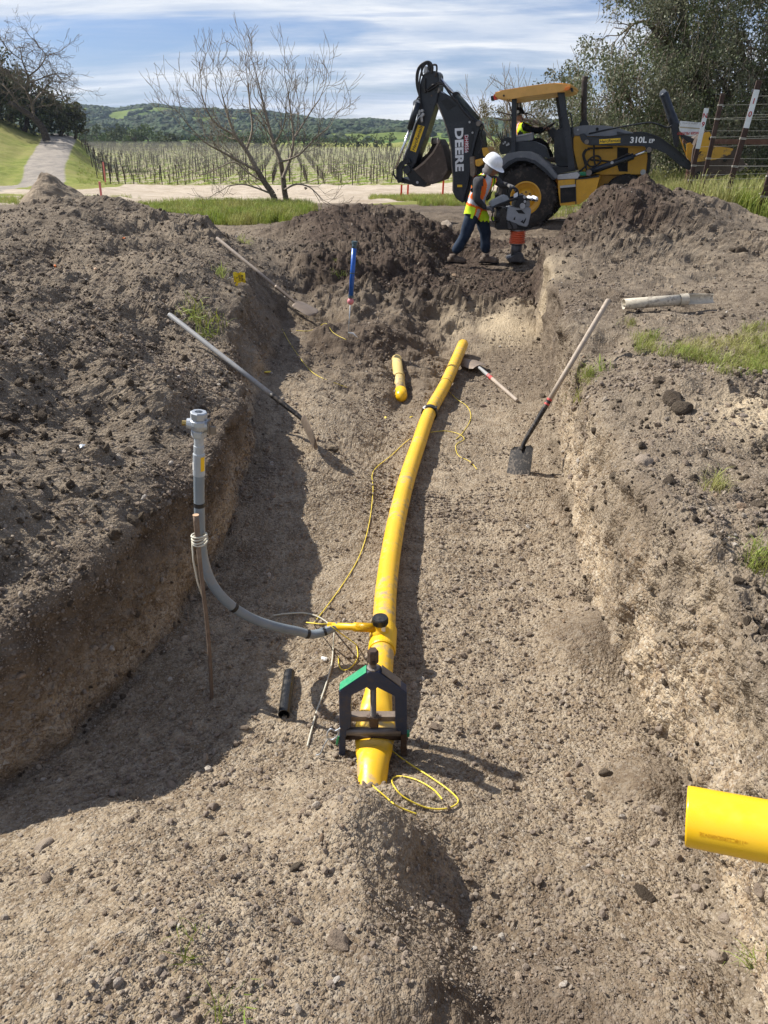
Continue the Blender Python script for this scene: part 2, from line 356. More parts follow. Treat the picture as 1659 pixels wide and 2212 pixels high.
def build_terrain():
    Y, X, Z, ui = terrain_base(); n, m = X.shape
    YY = np.repeat(Y[:, None], m, 1); V = np.stack([X, YY, Z], -1)
    for bx, by, rx, ry, hh in BUMPS:
        V[..., 2] += hh * np.exp(-((X - bx) / rx) ** 2 - ((YY - by) / ry) ** 2)
    def normals(V):
        du = np.gradient(V, axis=1); dv = np.gradient(V, axis=0); N = np.cross(du, dv)
        return N / (np.linalg.norm(N, axis=-1, keepdims=True) + 1e-12)
    N = normals(V)
    U = np.repeat(ui[None], n, 0); p = V.reshape(-1, 3).copy(); Nf = N.reshape(-1, 3); yf = p[:, 1]; uf = U.ravel(); steep = 1 - np.clip(Nf[:, 2], 0, 1)
    def win(a, b, c, d, v): return np.clip((v - a) / (b - a), 0, 1) * np.clip((d - v) / (d - c), 0, 1)
    edge = np.clip((25.0 - yf) / 7.5, 0, 1) * np.clip((15 - np.abs(p[:, 0])) / 4, 0, 1)
    floor_ = win(5.9, 6.2, 9.8, 10.1, uf) * np.clip((9.2 - yf) / .6, 0, 1)
    wall = win(5.0, 5.15, 5.85, 6.0, uf) * np.clip((8.6 - yf) / 1, 0, 1) + win(10., 10.1, 10.9, 11.05, uf) * np.clip((10.5 - yf) / 1, 0, 1)
    spoil = win(1.2, 2.2, 4.6, 5.0, uf) * win(1.2, 1.9, 11.8, 12.8, yf)
    dark = np.clip((yf - 8.9) / .8, 0, 1) * win(5.2, 6.6, 12.2, 13.4, uf) * np.clip((16.3 - yf) / 1, 0, 1)
    big = fbm(p * np.array([1.1, 1.1, 1.1]) + 3, 3, .5, 11)
    patch = np.clip(fbm(p * 1.5 + 40, 4, .6, 21) * 1.7 + .32, 0, 1)                # where the surface is cloddy
    d = .014 * fbm(p * 3.6, 3, .5, 13) + big * (.040 + .05 * spoil + .05 * dark + .045 * (1 - floor_)) * (1 - .6 * wall)
    q = p * np.array([1, 1, .45]) + .02 * fbm(p * 9, 2, .5, 5)[:, None]
    d += wall * (.030 * fbm(p * np.array([4, 4, 1.6]), 4, .6, 31) + .022 * (np.abs(vnoise(p * np.array([9, 9, 2.5]), 33)) - .3) + .012 * clods(p * np.array([16, 16, 11]), 35) * 2)
    rough2 = np.clip((yf - 5.8) / 1.5, 0, 1) * win(6.0, 6.3, 8.4, 9.3, uf + .5 * vnoise(p * 1.3, 15)) * np.clip((12 - yf) / 2, 0, 1)
    d += rough2 * (.10 * fbm(p * 1.9 + 5, 4, .6, 17) + .03 * np.abs(vnoise(p * 5, 18)))
    d -= .055 * np.clip(clods(p * np.array([5, 5, 4]) + 13, 120) - .33, 0, 1) * (1 - floor_) * np.where(p[:, 0] > .9, 2.2, 1.4) * (yf < 10)
    lump = clods(p * 4.2 + .3 * fbm(p * 3, 2, .5, 8)[:, None], 50)
    d += lump * (.012 + .09 * dark + .05 * rough2 + .040 * spoil + .02 * patch * (1 - floor_)) * (1 - wall)
    c1 = clods(p * 11 + .25 * fbm(p * 12, 2, .5, 9)[:, None], 60)
    d += c1 * (.008 * patch + .042 * dark + .030 * rough2 * patch + .024 * spoil * (.3 + patch) + .022 * patch * (1 - floor_) * (1 - spoil)) * (1 - .7 * wall)
    near = yf < 13
    c2 = np.zeros(len(p)); c2[near] = clods(p[near] * 26 + 5, 70)
    d += c2 * (.007 * patch + .001 + .011 * spoil + .014 * dark + .008 * wall)
    nn = yf < 6.5
    c3 = np.zeros(len(p)); c3[nn] = clods(p[nn] * 58 + 9, 80)
    d += c3 * (.0045 * patch + .0008 + .004 * spoil + .005 * wall)
    d += .004 * fbm(p * 30, 3, .6, 90)
    # ragged lip: drag the edge of the cut in and out
    d *= edge * (1 - .75 * np.exp(-((p[:, 0] - 1.55) / .85) ** 2 - ((yf - 12.2) / .75) ** 2))
    foreg = floor_ * np.clip((2.6 - yf) / .8, 0, 1) * np.clip(fbm(p * 2.8 + 3, 3, .6, 131) + .35, 0, 1); d += foreg * (.022 * clods(p * 9, 133) + .014 * c1)
    lip = win(4.6, 5.05, 5.1, 5.6, uf) + win(10.5, 10.95, 11., 11.5, uf)
    Vf = p + Nf * d[:, None]
    Vf[:, 0] += lip * .06 * fbm(np.stack([yf * 2.2, uf * 0, uf * 0], -1), 4, .6, 95) * edge
    jit = .35 * edge[:, None]
    V2 = Vf.reshape(n, m, 3)
    idx = np.arange(n * m).reshape(n, m)
    F = np.stack([idx[:-1, :-1], idx[:-1, 1:], idx[1:, 1:], idx[1:, :-1]], -1).reshape(-1, 4)
    me = np_mesh('excavated_ground', Vf, F, smooth=False)
    # soil kinds as data: r damp dark soil, g pale sand, b tan gravelly subsoil
    hgt = Vf[:, 2]; warp = .10 * fbm(p * 2.5, 3, .6, 101)
    damp = np.clip(dark * 1.15 * np.clip(.75 + .9 * vnoise(p * .9, 103), 0, 1), 0, 1)
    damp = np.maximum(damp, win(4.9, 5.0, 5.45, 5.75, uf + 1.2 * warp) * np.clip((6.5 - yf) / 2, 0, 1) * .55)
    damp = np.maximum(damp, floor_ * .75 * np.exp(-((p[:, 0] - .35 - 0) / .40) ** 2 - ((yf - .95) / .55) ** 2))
    damp = np.maximum(damp, floor_ * .6 * np.exp(-((p[:, 0] - .1) / .45) ** 2 - ((yf - 7.6) / 1.0) ** 2))
    cone = np.maximum(np.exp(-((p[:, 0] - .98) / .19) ** 4 - ((yf - 1.97) / .19) ** 4), np.exp(-((p[:, 0] - 1.02) / .19) ** 4 - ((yf - 2.9) / .22) ** 4)); damp = np.maximum(damp, .42 * cone)
    sand = np.exp(-(((p[:, 0] - 1.38) / .66) ** 4) - (((yf - 8.75) / .60) ** 4)) * np.clip(.8 + vnoise(p * 3, 105), 0, 1)
    sand = np.maximum(sand, np.exp(-(((p[:, 0] - 2.05) / .36) ** 4) - (((yf - 3.85) / .50) ** 4)) * np.clip(.7 + 1.2 * vnoise(p * 2.4, 106), 0, 1))
    damp = np.maximum(damp, rough2 * np.clip(.55 + .8 * vnoise(p * 1.8, 107), 0, .8)); damp = np.maximum(damp, np.clip((yf - 6.2) / 1.5, 0, .42) * win(5, 6, 11, 13, uf))
    damp *= (1 - np.clip(sand * 1.2, 0, 1))
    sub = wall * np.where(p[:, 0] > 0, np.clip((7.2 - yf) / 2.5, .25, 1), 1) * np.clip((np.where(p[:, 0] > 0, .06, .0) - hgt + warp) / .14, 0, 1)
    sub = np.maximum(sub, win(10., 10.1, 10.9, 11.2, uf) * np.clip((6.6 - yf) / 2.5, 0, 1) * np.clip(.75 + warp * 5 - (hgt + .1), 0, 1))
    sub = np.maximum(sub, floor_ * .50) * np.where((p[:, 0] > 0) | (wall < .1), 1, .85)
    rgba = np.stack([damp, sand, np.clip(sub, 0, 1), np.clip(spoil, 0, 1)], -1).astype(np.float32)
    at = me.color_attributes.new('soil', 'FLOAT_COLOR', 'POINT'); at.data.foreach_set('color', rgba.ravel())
    return me, V2, dict(floor=floor_.reshape(n, m), wall=wall.reshape(n, m), spoil=spoil.reshape(n, m), dark=dark.reshape(n, m), sand=sand.reshape(n, m), cone=cone.reshape(n, m), patch=patch.reshape(n, m))

def soil_material():
    m, nt, b = new_mat('soil'); p = gpos(nt)
    at = nt.nodes.new('ShaderNodeAttribute'); at.attribute_name = 'soil'
    sep = nt.nodes.new('ShaderNodeSeparateColor'); lk(nt, at.outputs['Color'], sep.inputs[0])
    damp, sand, sub = sep.outputs[0], sep.outputs[1], sep.outputs[2]
    n0 = nz(nt, p, 1.3, 5, .6); n1 = nz(nt, p, 9, 6, .65); n2 = nz(nt, p, 70, 4, .6)
    vo = nt.nodes.new('ShaderNodeTexVoronoi'); vo.inputs['Scale'].default_value = 75; lk(nt, p, vo.inputs['Vector'])
    vo2 = nt.nodes.new('ShaderNodeTexVoronoi'); vo2.inputs['Scale'].default_value = 190; lk(nt, p, vo2.inputs['Vector'])
    top = mx(nt, mr(nt, n0, .35, .68), (.108, .082, .057), (.200, .157, .110))
    top = mx(nt, mr(nt, n1, .38, .72, 0, .6), top, (.33, .27, .195))
    top = mx(nt, mr(nt, n1, .25, .42, .45, 0), top, (.105, .078, .060))
    subc = mx(nt, mr(nt, n1, .3, .68), (.265, .190, .115), (.47, .375, .255))
    vc = nt.nodes.new('ShaderNodeSeparateColor'); lk(nt, vo.outputs['Color'], vc.inputs[0])
    subc = mx(nt, mr(nt, vc.outputs[0], .62, .9, 0, .8), subc, (.50, .43, .33))
    subc = mx(nt, mr(nt, vc.outputs[1], .7, .9, 0, .6), subc, (.17, .115, .075))
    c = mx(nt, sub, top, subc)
    # small stones in the matrix
    vd = nt.nodes.new('ShaderNodeSeparateColor'); lk(nt, vo2.outputs['Color'], vd.inputs[0])
    c = mx(nt, mr(nt, vd.outputs[2], .80, .93, 0, .55), c, (.42, .36, .29))
    c = mx(nt, mr(nt, vd.outputs[1], .82, .95, 0, .4), c, (.10, .078, .06))
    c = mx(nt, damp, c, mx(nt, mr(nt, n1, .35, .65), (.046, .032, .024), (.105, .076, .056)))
    c = mx(nt, sand, c, mx(nt, mr(nt, n2, .35, .7), (.36, .28, .18), (.52, .43, .30)))
    lk(nt, c, b.inputs['Base Color']); b.inputs['Roughness'].default_value = .95; b.inputs['Specular IOR Level'].default_value = .15
    h = ma(nt, 'ADD', ma(nt, 'MULTIPLY', n2, .6), ma(nt, 'MULTIPLY', vo.outputs['Distance'], -.9))
    h = ma(nt, 'ADD', h, ma(nt, 'MULTIPLY', vo2.outputs['Distance'], -.4))
    h = ma(nt, 'ADD', h, ma(nt, 'MULTIPLY', nz(nt, p, 260, 3, .6), .25))
    bump(nt, b, h, .85, .010)
    return m
M_SOIL = soil_material()
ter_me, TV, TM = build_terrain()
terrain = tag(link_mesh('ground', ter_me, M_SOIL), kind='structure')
BV = None
def _bvh():
    st = 2; V = TV[::st, ::st]; n, m = V.shape[:2]; idx = np.arange(n * m).reshape(n, m)
    F = np.stack([idx[:-1, :-1], idx[:-1, 1:], idx[1:, 1:], idx[1:, :-1]], -1).reshape(-1, 4)
    return BVHTree.FromPolygons(V.reshape(-1, 3).tolist(), F.tolist())
BV = _bvh()
def gz(x, y):
    if -.4 < y < 25.5 and abs(x) < 15:
        h = BV.ray_cast(Vector((x, y, 5)), Vector((0, 0, -1)))
        if h[0] is not None: return h[0].z
    return float(G(x, y))
def hit(u, v):
    """where that sight line meets the dug ground"""
    h = BV.ray_cast(Vector((0, 0, CAMZ)), ray(u, v).normalized())
    if h[0] is None: return P(u, v, y=20)
    return h[0]
# ================================================================== SCATTERED STUFF (stones, grass)
def scatter(name, pts, rot, scl, protos, kind='stuff', idx=None, label=None, cat=None):
    """one object whose points carry small shared meshes"""
    pts = np.asarray(pts, np.float32); n = len(pts)
    me = bpy.data.meshes.new(name); me.vertices.add(n); me.vertices.foreach_set('co', pts.ravel())
    a = me.attributes.new('rot', 'FLOAT_VECTOR', 'POINT'); a.data.foreach_set('vector', np.asarray(rot, np.float32).ravel())
    a = me.attributes.new('scl', 'FLOAT_VECTOR', 'POINT'); a.data.foreach_set('vector', np.asarray(scl, np.float32).ravel())
    if idx is None: idx = np.random.default_rng(5).integers(0, len(protos), n)
    a = me.attributes.new('pick', 'INT', 'POINT'); a.data.foreach_set('value', np.asarray(idx, np.int32))
    o = link_mesh(name, me)
    c = bpy.data.collections.new(name + '_kinds')
    for i, pm in enumerate(protos):
        q = bpy.data.objects.new('%s_kind_%02d' % (name, i), pm); c.objects.link(q)
    ng = bpy.data.node_groups.new(name + '_scatter', 'GeometryNodeTree')
    ng.interface.new_socket('Geometry', in_out='INPUT', socket_type='NodeSocketGeometry')
    ng.interface.new_socket('Geometry', in_out='OUTPUT', socket_type='NodeSocketGeometry')
    N = ng.nodes; L = ng.links
    gi = N.new('NodeGroupInput'); go = N.new('NodeGroupOutput'); iop = N.new('GeometryNodeInstanceOnPoints')
    ci = N.new('GeometryNodeCollectionInfo'); ci.inputs['Collection'].default_value = c
    ci.inputs['Separate Children'].default_value = True; ci.inputs['Reset Children'].default_value = True
    def attr(nm, ty):
        q = N.new('GeometryNodeInputNamedAttribute'); q.data_type = ty; q.inputs['Name'].default_value = nm
        return q.outputs['Attribute']
    e2r = N.new('FunctionNodeEulerToRotation')
    L.new(attr('rot', 'FLOAT_VECTOR'), e2r.inputs[0])
    L.new(gi.outputs[0], iop.inputs['Points']); L.new(ci.outputs[0], iop.inputs['Instance'])
    iop.inputs['Pick Instance'].default_value = True
    L.new(attr('pick', 'INT'), iop.inputs['Instance Index']); L.new(e2r.outputs[0], iop.inputs['Rotation'])
    L.new(attr('scl', 'FLOAT_VECTOR'), iop.inputs['Scale']); L.new(iop.outputs[0], go.inputs[0])
    md = o.modifiers.new('scatter', 'NODES'); md.node_group = ng
    return tag(o, label, cat, kind=kind)
def stone_mesh(name, seed, sub=2, flat=1.0, rough=.22):
    bm = bmesh.new(); bmesh.ops.create_icosphere(bm, subdivisions=sub, radius=.5)
    V = np.array([v.co[:] for v in bm.verts]); r = np.random.default_rng(seed)
    for _ in range(7):      # knock flat faces onto it
        nrm = r.normal(size=3); nrm /= np.linalg.norm(nrm); d = r.uniform(.30, .44); k = V @ nrm - d
        V -= np.outer(np.maximum(k, 0) * .85, nrm)
    V *= (1 + rough * vnoise(V * 3 + seed * 7.1, seed))[:, None]
    V *= np.array([1, r.uniform(.62, .95), flat * r.uniform(.5, .8)])
    for v, c in zip(bm.verts, V): v.co = c
    me = bpy.data.meshes.new(name); bm.to_mesh(me); bm.free(); return me
def stone_material():
    m, nt, b = new_mat('stone'); p = opos(nt)
    oi = nt.nodes.new('ShaderNodeObjectInfo'); r = oi.outputs['Random']
    cr = nt.nodes.new('ShaderNodeValToRGB'); e = cr.color_ramp.elements; lk(nt, r, cr.inputs[0])
    cols = [(0, (.19, .145, .108)), (.25, (.28, .22, .165)), (.5, (.36, .295, .23)), (.68, (.25, .20, .165)), (.82, (.44, .38, .305)), (.93, (.31, .21, .13)), (1, (.56, .52, .46))]
    e[0].position = 0; e[0].color = (*cols[0][1], 1); e[1].position = 1; e[1].color = (*cols[-1][1], 1)
    for q, c in cols[1:-1]: k = e.new(q); k.color = (*c, 1)
    n = nz(nt, p, 5, 5, .65)
    c = mx(nt, mr(nt, n, .3, .7, 0, .6), cr.outputs[0], (.27, .215, .16))
    lk(nt, c, b.inputs['Base Color']); b.inputs['Roughness'].default_value = .9; b.inputs['Specular IOR Level'].default_value = .2
    bump(nt, b, nz(nt, p, 9, 5, .7), .5, .08); return m
def clod_material():
    m, nt, b = new_mat('dark_clod'); p = opos(nt)
    r = nt.nodes.new('ShaderNodeObjectInfo').outputs['Random']
    c = mx(nt, r, (.10, .078, .057), (.21, .168, .122)); c = mx(nt, mr(nt, nz(nt, p, 6, 5, .6), .4, .7, 0, .5), c, (.19, .145, .11))
    lk(nt, c, b.inputs['Base Color']); b.inputs['Roughness'].default_value = .95; b.inputs['Specular IOR Level'].default_value = .15
    bump(nt, b, nz(nt, p, 11, 5, .7), .8, .10); return m
M_STONE = stone_material(); M_CLOD = clod_material()
STONES = [stone_mesh('pebble_%02d' % i, 10 + i, 1 if i < 5 else 2) for i in range(9)]
for s_ in STONES: s_.materials.append(M_STONE)
CLODS = [stone_mesh('clod_%02d' % i, 40 + i, 2, 1.1, .45) for i in range(5)]
for s_ in CLODS: s_.materials.append(M_CLOD)
def scatter_ground():
    rng = np.random.default_rng(3)
    V = TV; a = V[1:, 1:] - V[:-1, :-1]; b = V[:-1, 1:] - V[1:, :-1]; cr = np.cross(a, b); area = .5 * np.linalg.norm(cr, axis=-1)
    nrm = cr / (np.linalg.norm(cr, axis=-1, keepdims=True) + 1e-12); nrm *= np.sign(nrm[..., 2:3] + 1e-9)
    C = (V[:-1, :-1] + V[1:, 1:]) / 2; x, y, z = C[..., 0], C[..., 1], C[..., 2]; dist = np.sqrt(x * x + y * y + (z - CAMZ) ** 2)
    T = dist * .93; inside = (np.abs(x) < .56 * T + .3) & (y > .4)
    g = {k: v[:-1, :-1] for k, v in TM.items()}
    patch = np.clip(fbm(C.reshape(-1, 3) * 2.3 + 9, 3, .6, 201).reshape(x.shape) * .9 + .55, .05, 1.3)
    def pick(w, n, smin, smax, pw, sink, protos, name, label):
        w = (w * area).ravel(); w = w / w.sum(); k = rng.choice(len(w), n, p=w)
        pos = C.reshape(-1, 3)[k] + rng.normal(size=(n, 3)) * .004; nn = nrm.reshape(-1, 3)[k]
        s = smin * (1 - rng.random(n) * (1 - (smin / smax) ** pw)) ** (-1 / pw)
        s *= np.clip(dist.ravel()[k] / 3.2, .6, 1.1)
        s3 = np.stack([s, s, s], -1) * rng.uniform(.75, 1.25, (n, 3))
        pos = pos + nn * (s * sink)[:, None]
        rot = rng.uniform(0, 6.28, (n, 3)); rot[:, :2] *= .16
        scatter(name, pos, rot, s3, protos, idx=rng.integers(0, len(protos), n), label=label)
    nearw = inside / np.clip(dist, 1.0, 20) ** 2
    pick(nearw * (dist < 5.2) * (.10 + patch) * (1 - .6 * g['wall']) * (1 - .4 * g['spoil']) * (1 - .85 * g['cone']), 88000, .0052, .045, 2.35, .12, STONES, 'gravel', 'loose grey-brown gravel and pebbles on the trench floor')
    pick(nearw * (dist > 4.8) * (dist < 17) * (.08 + patch ** 1.5 + .6 * g['spoil']) * (1 - .6 * g['dark']), 60000, .009, .045, 2.5, .12, STONES, 'gravel', 'stony crumbs over the far floor, banks and spoil heaps')
    pick(nearw * (g['dark'] * 1.3 * (dist < 18) + .22 * g['spoil'] + .12 * (1 - g['floor']) * (dist < 12)) * (1 - .85 * g['wall']), 12000, .014, .075, 2.3, .10, CLODS, 'dark_clods', 'dark crumbly clods of dug soil on heaps and banks')
scatter_ground()
# ================================================================== FAR LAND
VROW = Vector((.55, .835)).normalized()       # heading of the vine rows
def vine_left(y): return -25.2 - (y - 75) * .41
def road_x(y): return np.interp(y, [30, 60, 76, 86, 109, 130, 400], [-19, -28.5, -32, -35.8, -42.9, -50, -140])
def build_far():
    ys = np.concatenate([np.linspace(-30, 14, 16), np.linspace(15, 130, 260), np.geomspace(131, 4000, 90)])
    xs = np.concatenate([-np.geomspace(1600, 62, 34), np.linspace(-60, 40, 300), np.geomspace(41, 1600, 40)])
    X, Y = np.meshgrid(xs, ys); Z = G(X, Y)
    ins = (np.abs(X) < 15) & (Y < 24.6) & (Y > -4.0)
    sunk = np.clip(np.minimum(15 - np.abs(X), 25.2 - Y) / .8, 0, 1) * (Y > -2)
    p = np.stack([X, Y, Z], -1).reshape(-1, 3)
    rough = fbm(p * .35, 4, .55, 301).reshape(X.shape) * .10 + fbm(p * 1.6, 3, .6, 305).reshape(X.shape) * .05
    # ruts and churned soil on the pale track crossing behind the tree
    trk = np.exp(-((Y - 33) / 7) ** 2) * np.clip((X + 22) / 4, 0, 1)
    rut = .05 * np.sin((X * .12 + Y) * 2.2) * trk + .16 * np.exp(-((Y - 27.4 - .6 * np.sin(X * .5)) / .8) ** 2) * np.clip((X + 14) / 3, 0, 1) * np.clip((2 - X) / 2, 0, 1) * (vnoise(p * 1.3, 310).reshape(X.shape) + .5)
    Z = Z + rough * (1 - sunk) * np.clip(Y / 60, .5, 1) + rut - sunk * .9 - .012
    V = np.stack([X, Y, Z], -1); n, m = X.shape; idx = np.arange(n * m).reshape(n, m)
    F = np.stack([idx[:-1, :-1], idx[:-1, 1:], idx[1:, 1:], idx[1:, :-1]], -1).reshape(-1, 4)
    me = np_mesh('farm_land', V.reshape(-1, 3), F, True)
    rx = road_x(Y); fr = np.exp(-((X - rx) / 2.15) ** 6) * (Y > 30) * (Y < 160)
    w = vnoise(p * .5, 320).reshape(X.shape) + .5 * vnoise(p * 1.9, 321).reshape(X.shape)
    near_e = 24.2 + 1.2 * w + np.clip((X + 2) / 6, 0, 1) * 5; far_e = 73.5 + 1.0 * w
    dirt = np.clip((Y - near_e) / .8, 0, 1) * np.clip((far_e - Y) / 1.2, 0, 1) * np.clip((X - (rx + 7 - np.clip((60 - Y) * .15, 0, 6)) - w) / 2, 0, 1) * np.clip((13 - X - Y * .05) / 4, 0, 1)
    dirt = np.maximum(dirt, np.exp(-((Y - 46) / 7) ** 4) * np.clip((-6 - X) / 2, 0, 1) * (X > rx - 9) * .9)
    vin = (X > vine_left(Y)) * (Y > 75) * (Y < 262)
    at = me.color_attributes.new('land', 'FLOAT_COLOR', 'POINT')
    at.data.foreach_set('color', np.stack([dirt, fr, vin * 1.0, sunk], -1).astype(np.float32).ravel())
    m_, nt, b = new_mat('farm_land'); pos = gpos(nt)
    a = nt.nodes.new('ShaderNodeAttribute'); a.attribute_name = 'land'
    sp = nt.nodes.new('ShaderNodeSeparateColor'); lk(nt, a.outputs['Color'], sp.inputs[0])
    n0 = nz(nt, pos, .12, 5, .6); n1 = nz(nt, pos, .9, 6, .65); n2 = nz(nt, pos, 6, 6, .7)
    grass = mx(nt, mr(nt, n1, .3, .7), (.135, .175, .028), (.27, .29, .07))
    grass = mx(nt, mr(nt, n0, .38, .62, 0, .8), grass, (.27, .25, .085))
    grass = mx(nt, mr(nt, n2, .5, .75, 0, .5), grass, (.33, .28, .17))
    dirt_c = mx(nt, mr(nt, n1, .3, .7), (.40, .325, .24), (.56, .48, .38)); dirt_c = mx(nt, mr(nt, n2, .5, .8, 0, .5), dirt_c, (.27, .21, .15))
    road_c = mx(nt, mr(nt, n1, .3, .7), (.27, .245, .215), (.40, .35, .29)); road_c = mx(nt, mr(nt, n2, .4, .8, 0, .3), road_c, (.20, .18, .15))
    # vine-row ground: bare strips under the vines, green between
    vm = nt.nodes.new('ShaderNodeVectorMath'); vm.operation = 'DOT_PRODUCT'; lk(nt, pos, vm.inputs[0])
    vm.inputs[1].default_value = (VROW.y / 2.1, -VROW.x / 2.1, 0)
    ph = ma(nt, 'FRACT', ma(nt, 'ADD', vm.outputs['Value'], ma(nt, 'MULTIPLY', n1, .25)))
    strip = mr(nt, ma(nt, 'ABSOLUTE', ma(nt, 'SUBTRACT', ph, .5)), .14, .26)
    vin_c = mx(nt, ma(nt, 'MULTIPLY', strip, .85), mx(nt, mr(nt, n1, .35, .65), (.15, .22, .03), (.27, .32, .06)), (.42, .35, .26))
    c = mx(nt, sp.outputs[2], grass, vin_c)
    edge = ma(nt, 'ADD', sp.outputs[0], ma(nt, 'MULTIPLY', ma(nt, 'SUBTRACT', n2, .5), .7))
    c = mx(nt, mr(nt, edge, .35, .6), c, dirt_c); c = mx(nt, mr(nt, ma(nt, 'ADD', sp.outputs[1], ma(nt, 'MULTIPLY', ma(nt, 'SUBTRACT', n2, .5), .5)), .3, .6), c, road_c)
    lk(nt, c, b.inputs['Base Color']); b.inputs['Roughness'].default_value = .95; b.inputs['Specular IOR Level'].default_value = .1
    bump(nt, b, ma(nt, 'ADD', n2, ma(nt, 'MULTIPLY', nz(nt, pos, 30, 3, .6), .5)), .8, .08)
    return tag(link_mesh('land', me, m_), kind='structure')
land = build_far()
from mathutils import noise as mnoise
def gland(x, y): return float(G(x, y))

# ---------------------------------------------------------------- wooded hills on the horizon
RIDGE = [(-400, 236), (0, 226), (120, 226), (200, 230), (260, 237), (340, 226), (400, 235), (500, 239), (560, 240), (640, 252), (700, 262), (760, 262), (800, 259), (860, 265), (950, 263), (1060, 258), (1200, 262), (1400, 258), (1659, 250), (2100, 240)]
def leafy(name, c0, c1, c2=None, rough=.75, trans=.25, objrand=True):
    m, nt, b = new_mat(name); p = gpos(nt)
    n = nz(nt, p, .9, 4, .6); n2 = nz(nt, p, 14, 2, .5)
    c = mx(nt, mr(nt, n2, .3, .7), c0, c1)
    if c2: c = mx(nt, mr(nt, n, .42, .68, 0, .8), c, c2)
    if objrand:
        r = nt.nodes.new('ShaderNodeObjectInfo').outputs['Random']
        hs = nt.nodes.new('ShaderNodeHueSaturation'); lk(nt, c, hs.inputs['Color']); lk(nt, mr(nt, r, 0, 1, .75, 1.25), hs.inputs['Value']); lk(nt, mr(nt, r, 0, 1, .485, .515), hs.inputs['Hue']); c = hs.outputs[0]
    lk(nt, c, b.inputs['Base Color']); b.inputs['Roughness'].default_value = rough; b.inputs['Specular IOR Level'].default_value = .3
    if trans:
        t = nt.nodes.new('ShaderNodeBsdfTranslucent'); lk(nt, c, t.inputs['Color'])
        mxs = nt.nodes.new('ShaderNodeMixShader'); mxs.inputs[0].default_value = trans
        out = [q for q in nt.nodes if q.type == 'OUTPUT_MATERIAL'][0]
        lk(nt, b.outputs[0], mxs.inputs[1]); lk(nt, t.outputs[0], mxs.inputs[2]); lk(nt, mxs.outputs[0], out.inputs['Surface'])
    return m
def build_hills():
    ru = np.array([r[0] for r in RIDGE], float); rv = np.array([r[1] for r in RIDGE], float)
    xs = np.linspace(-1150, 1150, 420); ys = np.linspace(420, 1500, 170); X, Y = np.meshgrid(xs, ys)
    u = 829.5 + X / Y * (CP + .514 * SP) * FPX; v = np.interp(u, ru, rv) + 3
    yu = (1106 - v) / FPX; slope = (-SP + yu * CP) / (CP + yu * SP)
    top = CAMZ + slope * 1250                                   # crest height at the ridge line
    p = np.stack([X / 150, Y / 150, X * 0], -1).reshape(-1, 3)
    n = fbm(p, 5, .5, 401).reshape(X.shape); rid = 1 - np.abs(fbm(p * 1.5 + 7, 4, .55, 411).reshape(X.shape))
    prof = np.interp(Y, [420, 600, 760, 1000, 1250, 1500], [0, .10, .30, .62, 1, .8])
    base = G(X, Y)
    Z = base * (1 - prof) + prof * (top + 6) + (n * 7 + (rid - .6) * 15) * np.interp(Y, [420, 560, 900, 1250, 1500], [0, .5, 1.0, .25, .2])
    Z = np.minimum(Z, CAMZ + (top - CAMZ) * Y / 1250 + 0 * n)
    V = np.stack([X, Y, Z - .3], -1); a, b_ = X.shape; idx = np.arange(a * b_).reshape(a, b_)
    F = np.stack([idx[:-1, :-1], idx[:-1, 1:], idx[1:, 1:], idx[1:, :-1]], -1).reshape(-1, 4)
    me = np_mesh('hills', V.reshape(-1, 3), F, True)
    m, nt, b = new_mat('hill_grass'); pos = gpos(nt)
    c = mx(nt, mr(nt, nz(nt, pos, .012, 5, .6), .35, .65), (.08, .135, .03), (.17, .21, .055)); c = mx(nt, mr(nt, nz(nt, pos, .07, 5, .7), .5, .7, 0, .7), c, (.05, .075, .022))
    lk(nt, c, b.inputs['Base Color']); b.inputs['Roughness'].default_value = 1; b.inputs['Specular IOR Level'].default_value = .05
    tag(link_mesh('hills', me, m), kind='structure')
    rng = np.random.default_rng(8); P_ = V.reshape(-1, 3)
    open_ = fbm(np.stack([P_[:, 0] / 130, P_[:, 1] / 130, P_[:, 0] * 0], -1), 3, .5, 431) + np.clip((640 - P_[:, 1]) / 200, 0, 1) * .5
    okk = (np.abs(P_[:, 0]) < P_[:, 1] * .56) & (P_[:, 1] > 470)
    w = okk * np.where(open_ < .50, 1.0, .06); w /= w.sum(); k = rng.choice(len(P_), 34000, p=w)
    q = P_[k] + np.stack([rng.uniform(-4, 4, len(k)), rng.uniform(-5, 5, len(k)), rng.uniform(-.6, .8, len(k))], -1)
    s = rng.uniform(5.0, 11, len(k)); s3 = np.stack([s, s, s * rng.uniform(.6, .85, len(k))], -1)
    mt = leafy('hill_oak_foliage', (.026, .046, .016), (.06, .085, .028), None, .9, 0)
    crowns = []
    for i in range(5):
        bm = bmesh.new(); bmesh.ops.create_icosphere(bm, subdivisions=2, radius=.5)
        for vv in bm.verts: vv.co *= 1 + .5 * mnoise.noise(vv.co * 3.4 + Vector((i * 5, 0, 0))) + .2 * mnoise.noise(vv.co * 9)
        mm = bpy.data.meshes.new('hill_crown_%d' % i); bm.to_mesh(mm); bm.free(); mm.materials.append(mt); crowns.append(mm)
    scatter('distant_woods', q, np.stack([s * 0, s * 0, rng.uniform(0, 6.28, len(k))], -1), s3, crowns, label='dark oak woods covering the far hills')
build_hills()
